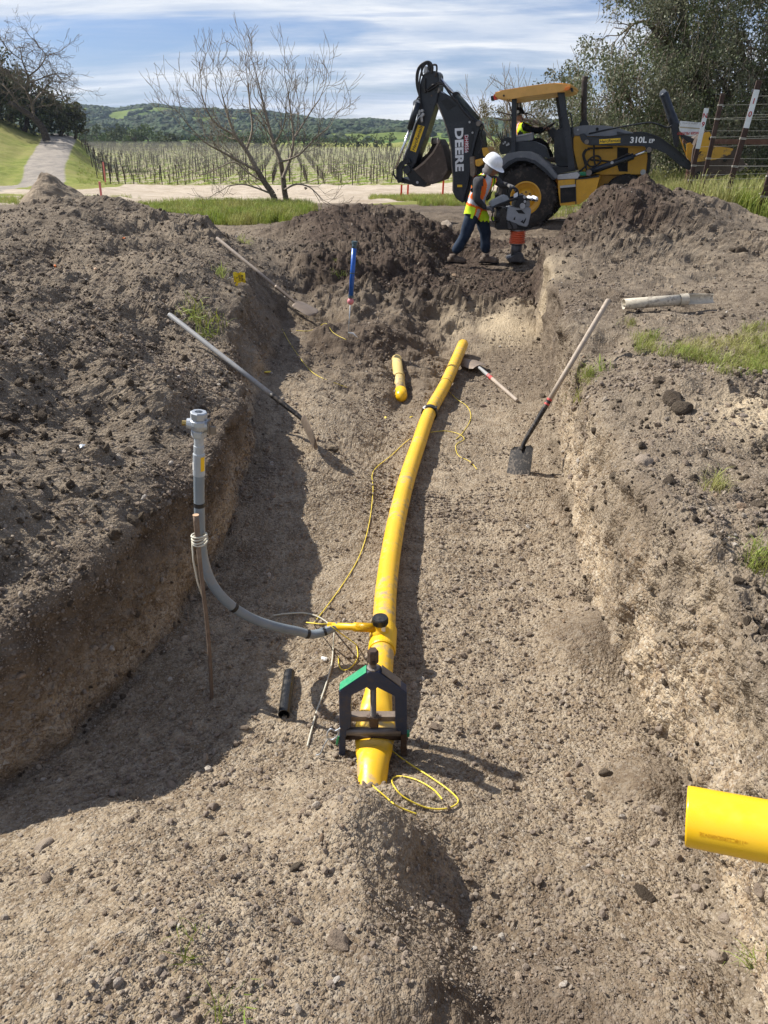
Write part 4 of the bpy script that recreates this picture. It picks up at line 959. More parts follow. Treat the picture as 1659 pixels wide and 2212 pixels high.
# ---- the yellow gas main
def gas_main():
    t = thing('gas_main', 'long yellow plastic gas pipe running up the middle of the trench', 'pipe', (0, 0, 0))
    ctl = [((1000, 744), -.30, 1, 1), ((962, 830), -.38, 1, 1), ((928, 892), -.40, 1, 1), ((903, 962), -.40, 1, 1), ((879, 1035), -.40, 1, 1), ((860, 1110), -.40, 1, 1), ((845, 1190), -.40, 1, 1), ((834, 1275), -.40, 1, 1), ((828, 1370), -.40, 1, 1),
           ((822, 1440), -.40, 1, 1), ((818, 1490), -.40, 1.02, .97), ((813, 1530), -.41, 1.18, .7), ((811, 1562), -.42, 1.42, .25), ((810, 1590), -.42, 1.44, .20), ((808, 1618), -.41, 1.28, .55), ((806, 1650), -.40, 1.06, .9), ((803, 1690), -.42, 1, 1), ((800, 1725), -.44, 1, 1), ((797, 1765), -.48, 1, 1)]
    C = [P(u, v, z=z) for (u, v), z, a, b in ctl]; S = smooth_pts(C, 6); n = len(S)
    fl = []
    for i in range(n):
        k = min(i / 6, len(ctl) - 1.001); j = int(k); f = k - j; f = f * f * (3 - 2 * f); fl.append((ctl[j][2] * (1 - f) + ctl[j + 1][2] * f, ctl[j][3] * (1 - f) + ctl[j + 1][3] * f))
    bm = bmesh.new(); r = .0572; rings = add_tube(bm, S, r, 32, True, fl)
    bm_obj('pipe_wall', bm, M_YEL, t, True)
    def ring(u, v, z, rr, w, mat, nm, par=t):
        c = P(u, v, z=z); j = min(range(n), key=lambda q: (S[q] - c).length); d = (S[min(j + 2, n - 1)] - S[max(j - 2, 0)]).normalized(); c = S[j]
        bm = bmesh.new(); add_tube(bm, [c - d * w / 2, c - d * w * .45, c + d * w * .45, c + d * w / 2], [r + rr * .6, r + rr, r + rr, r + rr * .6], 32); return bm_obj(nm, bm, mat, par, False), c, d
    cl, c, d = ring(928, 890, -.40, .014, .055, M_BLK, 'clamp_ring')
    bm = bmesh.new(); u_, w_ = basis(d)
    for a in (.5, 2.2, 3.9): q = c + (u_ * math.cos(a) + w_ * math.sin(a)) * (r + .018); add_tube(bm, [q - d * .03, q + d * .03], .009, 8)
    bm_obj('clamp_bolts', bm, M_BLK, cl)
    wl = Matrix.Translation(c + Vector((-.045, -.012, .055))) @ Euler((R(25), R(-30), R(20))).to_matrix().to_4x4()
    bm = bmesh.new(); add_box(bm, (0, 0, 0), (.028, .024, .004), wl); bm_obj('white_tag', bm, M_WHITE, cl)
    ring(962, 828, -.38, .0025, .004, M_TAPE, 'joint_line')
    # saddle tee
    s, c, d = ring(827, 1388, -.40, .008, .17, M_YELC, 'saddle_tee'); s['label'] = 'clean bright yellow saddle tee with black cap'
    top = c + Vector((-.012, 0, r)); bm = bmesh.new(); add_lathe(bm, [(.046, -.02), (.044, .004), (.032, .012), (.029, .022), (.029, .050), (.027, .052)], Matrix.Translation(top), 24); bm_obj('tower', bm, M_YELC, s, True)
    bm = bmesh.new(); add_lathe(bm, [(.030, .040), (.036, .042), (.0365, .072), (.034, .077), (.010, .0785)], Matrix.Translation(top), 28); cp = bm_obj('cap', bm, M_BLK, s, False)
    bm = bmesh.new()
    for k in range(28): a = k / 28 * 6.283; add_box(bm, top + Vector((math.cos(a) * .0368, math.sin(a) * .0368, .058)), (.003, .003, .022), Matrix.Rotation(a, 4, 'Z'))
    bm_obj('cap_ribs', bm, M_BLK, s)
    box_obj('cap_print', top + Vector((.014, -.0268, .028)), (.02, .003, .026), M_WHITE, s)
    st = top + Vector((-.015, 0, .016)); e_ = st + Vector((-.235, .030, -.010)); br = [st, st + (e_ - st) * .45, st + (e_ - st) * .5, e_]
    tube_obj('branch_pipe', br, [.0225, .0225, .0170, .0170], M_YELC, s, 16); tube_obj('branch_socket', [st, st + (e_ - st) * .42], .0225, M_YELC, s, 16)
    return t, br[-1]
main, branch_end = gas_main()
# ---- service riser in the grey conduit
def riser():
    t = thing('service_riser', 'grey conduit curving up from the gas main to a galvanised valve by the left wall', 'gas riser', (0, 0, 0))
    ys = {718: branch_end.y}; pts = [branch_end + Vector((.05, 0, 0))]
    for u, v in [(680, 1370), (640, 1363), (590, 1352), (545, 1336), (505, 1312), (474, 1283), (452, 1248), (439, 1205), (433, 1160), (431, 1110), (430, 1060), (430, 1020)]:
        y = 2.66 + (branch_end.y - 2.66) * max(0, (u - 470) / 250); pts.append(P(u, v, y=y))
    S = smooth_pts(pts, 5); tube_obj('conduit', S, .0212, M_GREY, t, 18)
    def band(k, w, rr, mat, nm):
        d = (S[k + 1] - S[k - 1]).normalized(); return tube_obj(nm, [S[k] - d * w / 2, S[k] + d * w / 2], rr, mat, t, 18, False)
    band(3, .012, .0225, M_TAPE, 'tape_band'); band(7, .016, .0225, M_TAPE, 'tape_band'); band(25, .018, .0225, M_TAPE, 'tape_band'); band(len(S) - 9, .018, .0225, M_TAPE, 'tape_band')
    top = S[-1]; Z = top.z
    first_ = len(COL.objects)
    bm = bmesh.new(); add_lathe(bm, [(.0235, 0), (.0235, .09), (.0215, .094), (.0205, .095), (.0205, .125), (.0188, .127), (.0188, .165)], Matrix.Translation(top - Vector((0, 0, .012))), 22); bm_obj('riser_sleeve', bm, M_RISER, t, False)
    def lab(a, w, mat, nm, h=.06):
        bm = bmesh.new(); n = 5; z0 = top.z + .012
        vs = [[bm.verts.new(Vector((top.x + .0242 * math.cos(a + w * (i / n - .5)), top.y + .0242 * math.sin(a + w * (i / n - .5)), z0 + k * h))) for i in range(n + 1)] for k in (0, 1)]
        for i in range(n): bm.faces.new((vs[0][i], vs[0][i + 1], vs[1][i + 1], vs[1][i]))
        return bm_obj(nm, bm, mat, t)
    lab(R(-40), .8, M_YELC, 'yellow_label'); lab(R(-150), .5, M_WHITE, 'white_label', .035)
    b = top + Vector((0, 0, .150)); bm = bmesh.new()
    add_lathe(bm, [(.026, 0), (.030, .003), (.030, .024), (.026, .028)], Matrix.Translation(b), 6)
    add_lathe(bm, [(.024, .026), (.031, .034), (.0345, .05), (.033, .066), (.026, .074)], Matrix.Translation(b), 20)
    add_tube(bm, [b + Vector((-.046, -.004, .052)), b + Vector((-.018, 0, .05)), b + Vector((.02, 0, .05)), b + Vector((.034, .004, .05))], [.019, .024, .026, .022], 14); vb = bm_obj('valve_body', bm, M_GALV, t, False)
    bm = bmesh.new(); add_lathe(bm, [(.027, .072), (.0325, .075), (.0325, .098), (.029, .102), (.0165, .102), (.0165, .080), (.001, .079)], Matrix.Translation(b), 8, True); bm_obj('hex_collar', bm, M_GALV, vb)
    bm = bmesh.new(); add_tube(bm, [b + Vector((-.062, -.005, .052)), b + Vector((-.044, -.004, .052))], .010, 6); bm_obj('brass_plug', bm, M_BRASS, vb)
    bm = bmesh.new(); add_box(bm, b + Vector((.040, -.004, .050)), (.008, .036, .052), None, .003); add_box(bm, b + Vector((.054, -.010, .036)), (.028, .008, .034), None, .003); bm_obj('lock_tab', bm, M_STEEL, vb)
    lean = Matrix.Translation(top) @ (S[-1] - S[-8]).to_track_quat('Z', 'X').to_matrix().to_4x4() @ Matrix.Translation(-top); lean = Matrix.Translation(top) @ Vector((0, 0, 1)).rotation_difference(S[-1] - S[-8]).to_matrix().to_4x4() @ Matrix.Translation(-top)
    for ob in list(COL.objects)[first_:]: ob.data.transform(lean)
    return S
RS = riser()
def stake():
    b = P(456, 1492, y=2.56); top = P(423, 1113, y=2.60); t = thing('wooden_stake', 'thin brown round stake tied to the grey riser', 'stake', (b.x, b.y, gz(b.x, b.y)))
    o = t.location; d = (top - b).normalized(); mid = (top + b) / 2 + Vector((.006, 0, 0)); S = smooth_pts([b - d * .06, b + (mid - b) * .5 + Vector((.004, .002, 0)), mid, mid + (top - mid) * .5 - Vector((.003, 0, 0)), top], 5)
    tube_obj('shaft', [p - o for p in S], [.0085] * (len(S) - 6) + [.009, .0095, .0105, .0115, .012, .012], M_STICK, t, 12); tube_obj('cut_end', [top - o, top - o + d * .002], .0128, M_CUT, t, 12, False)
    k = P(431, 1163, y=2.62); bm = bmesh.new()
    for j in range(4):
        c = k + Vector((0, 0, -.012 + .009 * j)); ring = [c + Vector((.030 * math.cos(a) * (1 + .0 * j), .034 * math.sin(a), .006 * math.sin(a + j))) for a in np.linspace(0, 6.283, 18)]; add_tube(bm, ring, .0042, 6)
    tie = bm_obj('cord_tie', bm, M_CORD, None, True); tag(tie, 'light cord wrapped round the stake and the grey riser', 'cord')
    tube_obj('tie_tail', [k + Vector((-.028, -.01, 0)), k + Vector((-.032, -.02, -.09)), k + Vector((-.026, -.02, -.20)), k + Vector((-.012, -.02, -.28))], .0035, M_CORD, tie, 6)
stake()
def ground_line(pix, lift=.004, n=9):
    out = []
    for q in smooth_pts([Vector((u, v, 0)) for u, v in pix], n): h = hit(q.x, q.y); out.append(h + Vector((0, 0, lift)))
    for _ in range(2): out = [out[0]] + [(out[i - 1] + out[i] * 2 + out[i + 1]) / 4 for i in range(1, len(out) - 1)] + [out[-1]]
    return out
def wires():
    def w(nm, pts, r, mat, label, cat='wire'): bm = bmesh.new(); add_tube(bm, pts, r, 6); return tag(bm_obj(nm, bm, mat, None, True), label, cat)
    w('tracer_wire', [branch_end + Vector((.02, -.015, .022)), branch_end + Vector((-.03, -.02, .025)), branch_end + Vector((-.10, .0, .02))] + ground_line([(672, 1355), (700, 1320), (742, 1262), (778, 1200), (798, 1130), (806, 1060), (806, 1020), (846, 985), (878, 955), (905, 938)], .006)[2:-6], .0028, M_WIRE, 'thin yellow wire lying from the grey conduit end up beside the yellow main')
    w('tracer_wire', ground_line([(930, 935), (960, 932), (990, 938), (1003, 950), (985, 962), (990, 985), (1015, 998), (1030, 1015)], .005), .0026, M_WIRE, 'yellow wire trailing across the floor right of the black clamp ring')
    w('tracer_wire', ground_line([(966, 842), (985, 862), (1010, 880), (1017, 905), (1000, 935), (985, 950)], .005), .0028, M_WIRE, 'yellow wire looping off the joint of the main beside the small shovel')
    w('tracer_wire', ground_line([(610, 712), (625, 740), (660, 790), (690, 815), (750, 838)], .005), .0026, M_WIRE, 'faint yellow wire on the upper left floor below the blue pump')
    w('tracer_wire', ground_line([(640, 715), (668, 716), (690, 706), (705, 700), (720, 720), (748, 735)], .006), .0026, M_WIRE, 'yellow wire curl at the foot of the blue pump')
    w('tracer_wire', ground_line([(770, 1640), (778, 1670), (795, 1692), (830, 1722), (858, 1745), (900, 1762)], .008), .0030, M_WIRE, 'yellow wire leaving the left side of the buried pipe end')
    w('tracer_wire', ground_line([(843, 1622), (880, 1650), (930, 1682), (972, 1712), (990, 1735), (965, 1750), (920, 1748), (872, 1725), (850, 1700), (848, 1685), (865, 1680), (900, 1688), (935, 1708), (955, 1730)], .008), .0030, M_WIRE, 'loose loop of yellow wire in front of the squeeze clamp')
    w('tracer_wire', [branch_end + Vector((.01, -.02, .02)), branch_end + Vector((.05, -.03, -.01))] + ground_line([(770, 1395), (773, 1420), (762, 1440), (745, 1450), (733, 1442), (731, 1420)], .006), .0028, M_WIRE, 'yellow wire hooked under the short yellow branch pipe')
    c0 = branch_end
    w('white_cord', ground_line([(590, 1333), (622, 1329), (660, 1328), (690, 1337), (712, 1352)], .01)[:-3] + [P(722, 1366, y=c0.y + .02), P(721, 1385, y=c0.y - .02)] + ground_line([(720, 1400), (716, 1440), (700, 1495), (684, 1540), (673, 1580), (664, 1615)], .008), .0042, M_CORD, 'off-white cord hanging over the conduit end and lying on the gravel', 'cord')
wires()
# ---- black pipe offcut
def offcut():
    a = hit(626, 1462) + Vector((0, 0, .024)); b = hit(614, 1552) + Vector((0, 0, .022)); d = (b - a).normalized(); bm = bmesh.new()
    A = add_tube(bm, [a, b], .026, 20, False); B = add_tube(bm, [a, b], .0225, 20, False)
    for i in (0, 1):
        for k in range(20): bm.faces.new((A[i][k], A[i][(k + 1) % 20], B[i][(k + 1) % 20], B[i][k]))
    tag(bm_obj('pipe_offcut', bm, M_BLK, None, False), 'short black plastic pipe offcut lying on the shaded floor', 'pipe')
offcut()
# ---- squeeze-off clamp over the main
def squeezer():
    y0 = 2.20; fx = lambda u, v, y=y0: P(u, v, y=y)
    cx = fx(808, 1560).x; t = thing('squeeze_clamp', 'blue and green steel screw clamp squeezing the yellow main flat', 'clamp', (cx, y0, gz(cx, y0))); o = Vector(t.location)
    q = lambda x, y: fx(685.8 + x * .19845, 1305.7 + y * .19845) - o
    def plate(nm, poly, mat, d0=-.024, d1=.024): bm = bmesh.new(); add_prism(bm, [(q(*p).x, q(*p).z) for p in poly], d0, d1); bmesh.ops.bevel(bm, geom=bm.edges[:], offset=.0022, segments=1, affect='EDGES'); return bm_obj(nm, bm, mat, t)
    fr = plate('frame', [(236, 905), (560, 690), (660, 690), (972, 915), (972, 1370), (905, 1370), (850, 1310), (850, 950), (650, 850), (620, 890), (575, 890), (540, 850), (362, 940), (368, 1295), (318, 1310), (318, 1400), (245, 1400)], M_BLUE)
    # worn green and bare faces on the top chords (real paint patches)
    def chord(nm, p0, p1, mat, th=.0025):
        a, b = q(*p0), q(*p1); d = (b - a); n = Vector((-d.z, 0, d.x)).normalized(); n = n if n.z > 0 else -n
        bm = bmesh.new(); c = (a + b) / 2 + n * th; M = Matrix.Translation(c) @ Matrix(((d.normalized().x, 0, n.x, 0), (0, 1, 0, 0), (d.normalized().z, 0, n.z, 0), (0, 0, 0, 1))); add_box(bm, (0, 0, 0), (d.length * .94, .044, th), M); return bm_obj(nm, bm, mat, fr)
    chord('green_face', (240, 902), (545, 698), M_GREEN); chord('worn_face', (690, 700), (905, 862), M_STEEL)
    plate('leg', [(236, 1400), (308, 1400), (305, 1600), (275, 1632), (236, 1600)], M_BLUE, -.020, .020); plate('leg', [(905, 1372), (972, 1372), (970, 1645), (908, 1645)], M_RUSTB, -.020, .020)
    sc = [q(605, 560), q(608, 1230)]; bm = bmesh.new(); L_ = (sc[0] - sc[1]).length; dz = (sc[0] - sc[1]).normalized(); N = 46
    pts = [sc[1] + dz * L_ * .72 * i / (N * 2) for i in range(N * 2 + 1)]; add_tube(bm, pts, [.0100 if i % 2 else .0122 for i in range(N * 2 + 1)], 12); add_tube(bm, [pts[-1], sc[0]], .0125, 12); bm_obj('screw', bm, M_STEEL, t)
    bm = bmesh.new(); add_lathe(bm, [(.019, -.052), (.021, -.045), (.021, .0), (.017, .008)], Matrix.Translation(q(604, 512)), 6); bm_obj('screw_head', bm, M_RUSTB, t)
    bm = bmesh.new(); add_tube(bm, [q(615, 600) + Vector((0, -.0205, 0)), q(615, 600) + Vector((0, -.012, 0))], .0075, 12); bm_obj('cross_hole', bm, M_TAPE, t)
    bm = bmesh.new(); add_lathe(bm, [(.024, 0), (.024, .008), (.016, .010)], Matrix.Translation(q(605, 700)), 14); bm_obj('washer', bm, M_STEEL, t)
    bm = bmesh.new(); add_box(bm, q(615, 1260), (.036, .034, .05), None, .004); add_box(bm, q(615, 1228), (.058, .020, .010), None, .002); bm_obj('screw_foot', bm, M_RUSTB, t)
    tube_obj('squeeze_bar', [q(318, 1350) + Vector((0, -.014, 0)), q(905, 1360) + Vector((0, -.014, 0))], .0165, M_STEEL, t, 18); tube_obj('squeeze_bar', [q(305, 1455) + Vector((0, .02, -.006)), q(985, 1460) + Vector((0, .02, -.006))], .0165, M_RUSTB, t, 18)
    bm = bmesh.new(); add_box(bm, (q(360, 1262) + q(850, 1275)) / 2 + Vector((0, .026, 0)), (q(850, 1270).x - q(360, 1270).x, .034, .026), None, .003); bm_obj('press_beam', bm, M_BLADE, t)
    box_obj('green_tab', q(986, 1405), (.012, .02, .022), M_GREEN, t, None, .002); box_obj('green_tab', q(222, 1440) + Vector((0, -.02, 0)), (.008, .006, .045), M_GREEN, t, Euler((0, R(10), 0)), .001)
    ring = [q(265, 1290), q(210, 1320), q(160, 1300), q(125, 1345), q(130, 1400), q(180, 1415), q(235, 1370), q(245, 1320)]; bm = bmesh.new(); add_tube(bm, [p + Vector((-.004, -.028, 0)) for p in smooth_pts(ring, 5)], .0034, 8); add_tube(bm, smooth_pts([q(130, 1400) + Vector((0, -.028, 0)), q(85, 1460) + Vector((0, -.03, 0)), q(40, 1560) + Vector((0, -.03, 0)), q(-10, 1600) + Vector((0, -.02, 0))], 5), .003, 8); bm_obj('snap_hook', bm, M_GALV, t, True)
squeezer()
# ---- shovels
def frame_from(zdir, xhint):
    z = Vector(zdir).normalized(); x = (Vector(xhint) - z * z.dot(Vector(xhint))).normalized(); y = z.cross(x); return Matrix((x, y, z)).transposed().to_4x4()
def blade_grid(w0, w1, ln, dish, point, nx=10, ny=12, th=.0025, kick=.0):
    """shovel blade in local x across, z down the blade, y the dish"""
    bm = bmesh.new(); g = []
    for s in (0, 1):
        rows = []
        for j in range(ny + 1):
            f = j / ny; w = (w0 + (w1 - w0) * f) * (math.sqrt(max(0.0, 1 - ((f - (1 - point)) / point) ** 2)) if point > 0 and f > 1 - point else 1) * (1 if f > .06 else .75 + 4 * f); w = max(w, .004)
            rows.append([bm.verts.new((w / 2 * (2 * i / nx - 1), dish * (1 - (2 * i / nx - 1) ** 2) + kick * f * f + s * th, -ln * f)) for i in range(nx + 1)])
        g.append(rows)
    for s, rows in enumerate(g):
        for j in range(ny):
            for i in range(nx): f = (rows[j][i], rows[j][i + 1], rows[j + 1][i + 1], rows[j + 1][i]); bm.faces.new(f if s else f[::-1])
    A, B = g
    for j in range(ny):
        for i in (0, nx): bm.faces.new((A[j][i], A[j + 1][i], B[j + 1][i], B[j][i]))
    for i in range(nx):
        for j in (0, ny): bm.faces.new((A[j][i], A[j][i + 1], B[j][i + 1], B[j][i]))
    return bm
def shovel(label, top, neck, tip, hr, mh, mb, w0, w1, point, dish, bandd=None, socket=.30, ms=None, grip=None, facing=(1, 0, 0), bend=.05, ferr=None):
    """handle from top to neck (bent socket), blade from neck to tip"""
    top, neck, tip = Vector(top), Vector(neck), Vector(tip); t = thing('shovel', label, 'shovel', tip); o = tip
    hd = (neck - top); L_ = hd.length; hd.normalize(); bd = (tip - neck); bl = bd.length; bd.normalize()
    s0 = top + hd * L_ * (1 - socket)
    tube_obj('handle', [top - o, top + hd * .01 - o, top + hd * L_ * .5 - o, s0 - o], [hr * .8, hr, hr, hr * 1.02], mh, t, 14)
    sock = smooth_pts([s0 - hd * .02, s0 + hd * L_ * socket * .45, neck - hd * .04, neck + bd * .03 + hd * .004], 5); tube_obj('socket', [p - o for p in sock], [hr * 1.12 - (hr * .35) * i / (len(sock) - 1) for i in range(len(sock))], ms or mb, t, 14)
    if bandd: a = s0 - hd * bandd[1]; tube_obj('red_band', [a - o, a + hd * bandd[0] - o], hr * 1.1, M_REDT, t, 14, False)
    bm = blade_grid(w0, w1, bl, dish, point); F = frame_from(-bd, facing); bmesh.ops.transform(bm, matrix=Matrix.Translation(neck - o) @ F, verts=bm.verts[:]); bl_ = bm_obj('blade', bm, mb, t, False)
    return t
shovel('long round-point shovel with grey handle leaning on the left trench bank', P(365, 679, y=5.62), P(657, 908, y=4.98), P(686, 968, y=4.80), .0185, M_GREYH, M_BLADE, .20, .215, .5, -.025, None, .22, M_BLADEK, facing=(.35, -.9, 0))
shovel('far shovel lying down the left slope with its flat blade on the loose soil', P(468, 514, y=9.05), P(640, 655, y=8.50), P(683, 680, y=8.36), .019, M_WOODH, M_BLADE, .19, .23, .3, -.02, None, .24, M_BLADE, facing=(.15, 1, .25))
shovel('square-blade shovel with red band leaning against the right trench wall', P(1315, 647, y=5.30), P(1128, 963, y=5.02), P(1116, 1044, y=4.86), .0185, M_WOODH, M_BLADEK, .215, .235, 0, .012, (.05, .035), .30, M_BLADEK, facing=(.55, -1, 0))
def short_shovel():
    a = hit(1117, 870) + Vector((0, 0, .02)); n = hit(1034, 808) + Vector((0, 0, .07)); b = hit(1000, 792) + Vector((0, 0, .02)); n2 = n
    shovel('short shovel with red band lying flat on the floor right of the pipe', a, n2, Vector((b.x, b.y + .10, b.z + .02)), .0175, M_WOODH, M_BLADE, .19, .22, .45, .02, (.10, .08), .28, M_GREYH, facing=(.8, .5, .1))
short_shovel()
# ---- capped yellow stub and old PVC piece, near yellow pipe
def stub():
    a = hit(867, 872); a = Vector((a.x, a.y, a.z + .05)); b = P(859, 782, y=7.25); b.z = a.z + .10; t = thing('capped_pipe', 'soil-stained yellow pipe stub with rounded end cap beside the main', 'pipe', a); o = a; d = (a - b).normalized(); r = .052
    tube_obj('pipe_wall', [b - o - d * .2, (a - b) * .4 + b - o, a - d * .14 - o], r, M_STUB, t, 28); tube_obj('collar', [b - o + (a - b) * .28, b - o + (a - b) * .36], r + .007, M_STUB, t, 28, False)
    bm = bmesh.new(); add_tube(bm, [a - d * .15 - o, a - d * .05 - o, a - d * .02 - o, a - o, a + d * .012 - o], [r + .006, r + .006, r - .004, r - .026, .006], 28); bm_obj('end_cap', bm, M_YELC, t, True)
stub()
def pvc():
    a = P(1347, 657, z=gz(2.6, 7.5) + .05); b = P(1545, 642, z=gz(3.6, 7.7) + .07); t = thing('old_pvc_pipe', 'dirty white PVC pipe with broken end lying on the right bank', 'pipe', (a.x, a.y, a.z - .05)); o = Vector(t.location); r = .046; d = b - a; bm = bmesh.new(); seg = 26
    A = add_tube(bm, [a - o, a + d * .68 - o], r, seg, False); B = add_tube(bm, [a - o, a + d * .68 - o], r - .005, seg, False)
    for i in (0, 1):
        for k in range(seg): bm.faces.new((A[i][k], A[i][(k + 1) % seg], B[i][(k + 1) % seg], B[i][k]))
    bm_obj('pipe_wall', bm, M_PVC, t, True)
    bm = bmesh.new(); u, w = basis(d.normalized()); n = 12; rows = []
    for j in range(7):
        f = .64 + .36 * j / 6; rows.append([[bm.verts.new(a + d * f - o + (Vector((0, 0, 1)) * -math.cos(x) + Vector((0, 1, 0)) * math.sin(x)) * rr) for rr in (r + .004, r - .003)] for x in np.linspace(-.7 + .05 * j, 2.7 - .12 * j, n)])
    for j in range(6):
        for i in range(n - 1):
            for s in (0, 1): q = (rows[j][i][s], rows[j][i + 1][s], rows[j + 1][i + 1][s], rows[j + 1][i][s]); bm.faces.new(q)
        for i in (0, n - 1): bm.faces.new((rows[j][i][0], rows[j + 1][i][0], rows[j + 1][i][1], rows[j][i][1]))
    for j in (0, 6):
        for i in range(n - 1): bm.faces.new((rows[j][i][0], rows[j][i + 1][0], rows[j][i + 1][1], rows[j][i][1]))
    bm_obj('broken_socket', bm, M_PVC, t, False); tube_obj('collar', [a + d * .60 - o, a + d * .69 - o], r + .005, M_PVC, t, seg, False, False)
pvc()
def near_pipe():
    a = P(1483, 1762, y=1.02); b = P(1659, 1796, y=.965); d = (b - a).normalized(); e = a + d * 1.9; t = thing('near_gas_pipe', 'clean yellow gas pipe poking in over the right edge close to the camera', 'pipe', a); r = .0570; seg = 48; bm = bmesh.new()
    A = add_tube(bm, [Vector((0, 0, 0)), d * .004, e - a], [r - .001, r, r], seg, False); B = add_tube(bm, [Vector((0, 0, 0)), d * .004, e - a], [r - .0045, r - .005, r - .005], seg, False)
    for i in (0, 2):
        for k in range(seg): bm.faces.new((A[i][k], A[i][(k + 1) % seg], B[i][(k + 1) % seg], B[i][k]))
    bm_obj('pipe_wall', bm, M_YELC, t, True)
    # faint printed line, letters wrapped on the wall
    m = simple('faint_pipe_print', (.72, .41, .012), .5, 0, 0)
    ang = Vector((0, -.86, .30)); ang = (ang - d * ang.dot(d)).normalized(); up = d.cross(ang); up = up if up.z > 0 else -up
    ex = -d; ey = -up
    M = Matrix((ex, ey, ex.cross(ey))).transposed().to_4x4(); 
    if ex.cross(ey).dot(ang) < 0: ex = d; M = Matrix((ex, ey, ex.cross(ey))).transposed().to_4x4()
    o_ = text_obj('print', '-v118C22R0D0R0V3E', .0115, m, t, Matrix.Translation(d * .066 + ang * (r + .0002)) @ M, .0002, 0, .8)
    for v in o_.data.vertices:      # bend round the pipe
        c = v.co; ax = d * c.dot(d); rad = c - ax; s_ = rad.dot(up); th = s_ / r; v.co = ax + (ang * math.cos(th) + up * math.sin(th)) * (r + .0003)
near_pipe()
# ---- blue hand pump / probe
def pump():
    b = hit(752, 728); top = P(766, 521, y=b.y + .02); t = thing('hand_pump', 'blue tube-shaped hand pump standing on a thin rod with a pink ball', 'hand pump', b); d = (top - b).normalized(); L_ = (top - b).length
    mb = simple('blue_pump_paint', (.012, .10, .42), .35, .1, .25, 9); mk = simple('dark_teal_rubber', (.05, .09, .11), .5, 0, .3); mp_ = simple('pink_ball', (.62, .20, .22), .6, 0, .2); q = lambda f: d * (L_ * f)
    tube_obj('rod', [q(-.04), q(.40)], .005, M_GALV, t, 8); bm = bmesh.new(); bmesh.ops.create_uvsphere(bm, u_segments=16, v_segments=10, radius=.034, matrix=Matrix.Translation(q(.385))); bm_obj('ball', bm, mp_, t, True)
    tube_obj('barrel', [q(.43), q(.93)], .0235, mb, t, 16); tube_obj('ring', [q(.425), q(.45)], .029, mk, t, 16, False); tube_obj('ring', [q(.675), q(.685)], .027, mk, t, 16, False); tube_obj('grip', [q(.92), q(.985)], .0225, mk, t, 16); tube_obj('top_cap', [q(.975), q(1.0)], .028, mk, t, 16, False)
    bm = bmesh.new(); add_tube(bm, [q(.05), q(.045) + Vector((.05, -.01, -.005)), q(.02) + Vector((.095, -.02, -.02))], [.006, .011, .007], 8); bm_obj('ground_clip', bm, M_WHITE, t, True)
pump()
# ---- flags, scraps, stones
def flag():
    c = hit(520, 618); t = thing('marker_flag', 'yellow plastic marker flag printed with black letters on the left slope', 'flag', c); my = simple('yellow_flag_plastic', (.85, .62, .02), .5, 0, .1)
    bm = bmesh.new(); W, H = .115, .115; n = 6; V = {}
    for i in range(n + 1):
        for j in range(n + 1): V[i, j] = bm.verts.new((W * (i / n - .5), -.03 + .012 * math.sin(i * 1.5 + j), .02 + H * j / n + .006 * math.sin(i * 2)))
    for i in range(n):
        for j in range(n):
            if j < 1 and i not in (1,): continue
            bm.faces.new((V[i, j], V[i + 1, j], V[i + 1, j + 1], V[i, j + 1]))
    r = bmesh.ops.extrude_face_region(bm, geom=bm.faces[:]); bmesh.ops.translate(bm, vec=(0, .0012, 0), verts=[g for g in r['geom'] if isinstance(g, bmesh.types.BMVert)]); bm_obj('flag_sheet', bm, my, t)
    bm = bmesh.new(); add_prism(bm, [(-.045, .03), (-.02, .03), (-.028, -.01), (-.020, -.05), (-.055, -.06), (-.045, -.02)], -.045, -.043); bm_obj('torn_strip', bm, my, t)
    for i, (s, x) in enumerate((('BURI', .030), ('GAS', .004), ('L', -.022))):
        M = Matrix.Translation((x, -.048, .085)) @ Matrix(((0, 1, 0, 0), (0, 0, -1, 0), (-1, 0, 0, 0), (0, 0, 0, 1))); text_obj('print', s, .028, M_DECB, t, M, .0006, .0006)
    tube_obj('wire_stem', [Vector((.05, -.02, .12)), Vector((-.06, 0, .10)), Vector((-.17, .02, .045)), Vector((-.26, .03, -.06))], .0016, M_GALV, t, 5)
flag()
def scrap(nm, u, v, s, mat, label, cat, seed=1, flat=.35):
    me = stone_mesh(nm, seed, 2, flat, .6); c = hit(u, v); o = link_mesh(nm, me, mat); o.location = c + Vector((0, 0, s * .12)); o.scale = (s, s, s); o.rotation_euler = (.2, .1, seed); return tag(o, label, cat)
M_ORG = simple('orange_plastic', (.85, .22, .04), .5, 0, .1)
scrap('orange_scrap', 118, 578, .05, M_ORG, 'bright orange plastic lump on the far left spoil heap', 'debris', 61, .9); scrap('orange_scrap', 206, 581, .04, M_CUT, 'pale orange chip on the left spoil heap', 'debris', 62, .8)
scrap('orange_scrap', 332, 551, .045, M_CUT, 'peach-coloured chip near the crest of the left heap', 'debris', 63, .8); scrap('orange_scrap', 268, 516, .04, M_ORG, 'small orange scrap high on the left heap', 'debris', 64, .9)
scrap('paper_scrap', 702, 1425, .05, M_WHITE, 'crumpled white paper scrap left of the squeeze clamp', 'litter', 65, .5); scrap('yellow_scrap', 576, 806, .075, M_WIRE, 'yellow torn tape scrap on the upper left floor', 'litter', 66, .4)
scrap('yellow_scrap', 888, 902, .045, M_WIRE, 'yellow tape bit beside the capped pipe', 'litter', 67, .4); scrap('yellow_scrap', 833, 903, .035, M_WIRE, 'tiny yellow leaf-like scrap left of the capped pipe', 'litter', 68, .5)
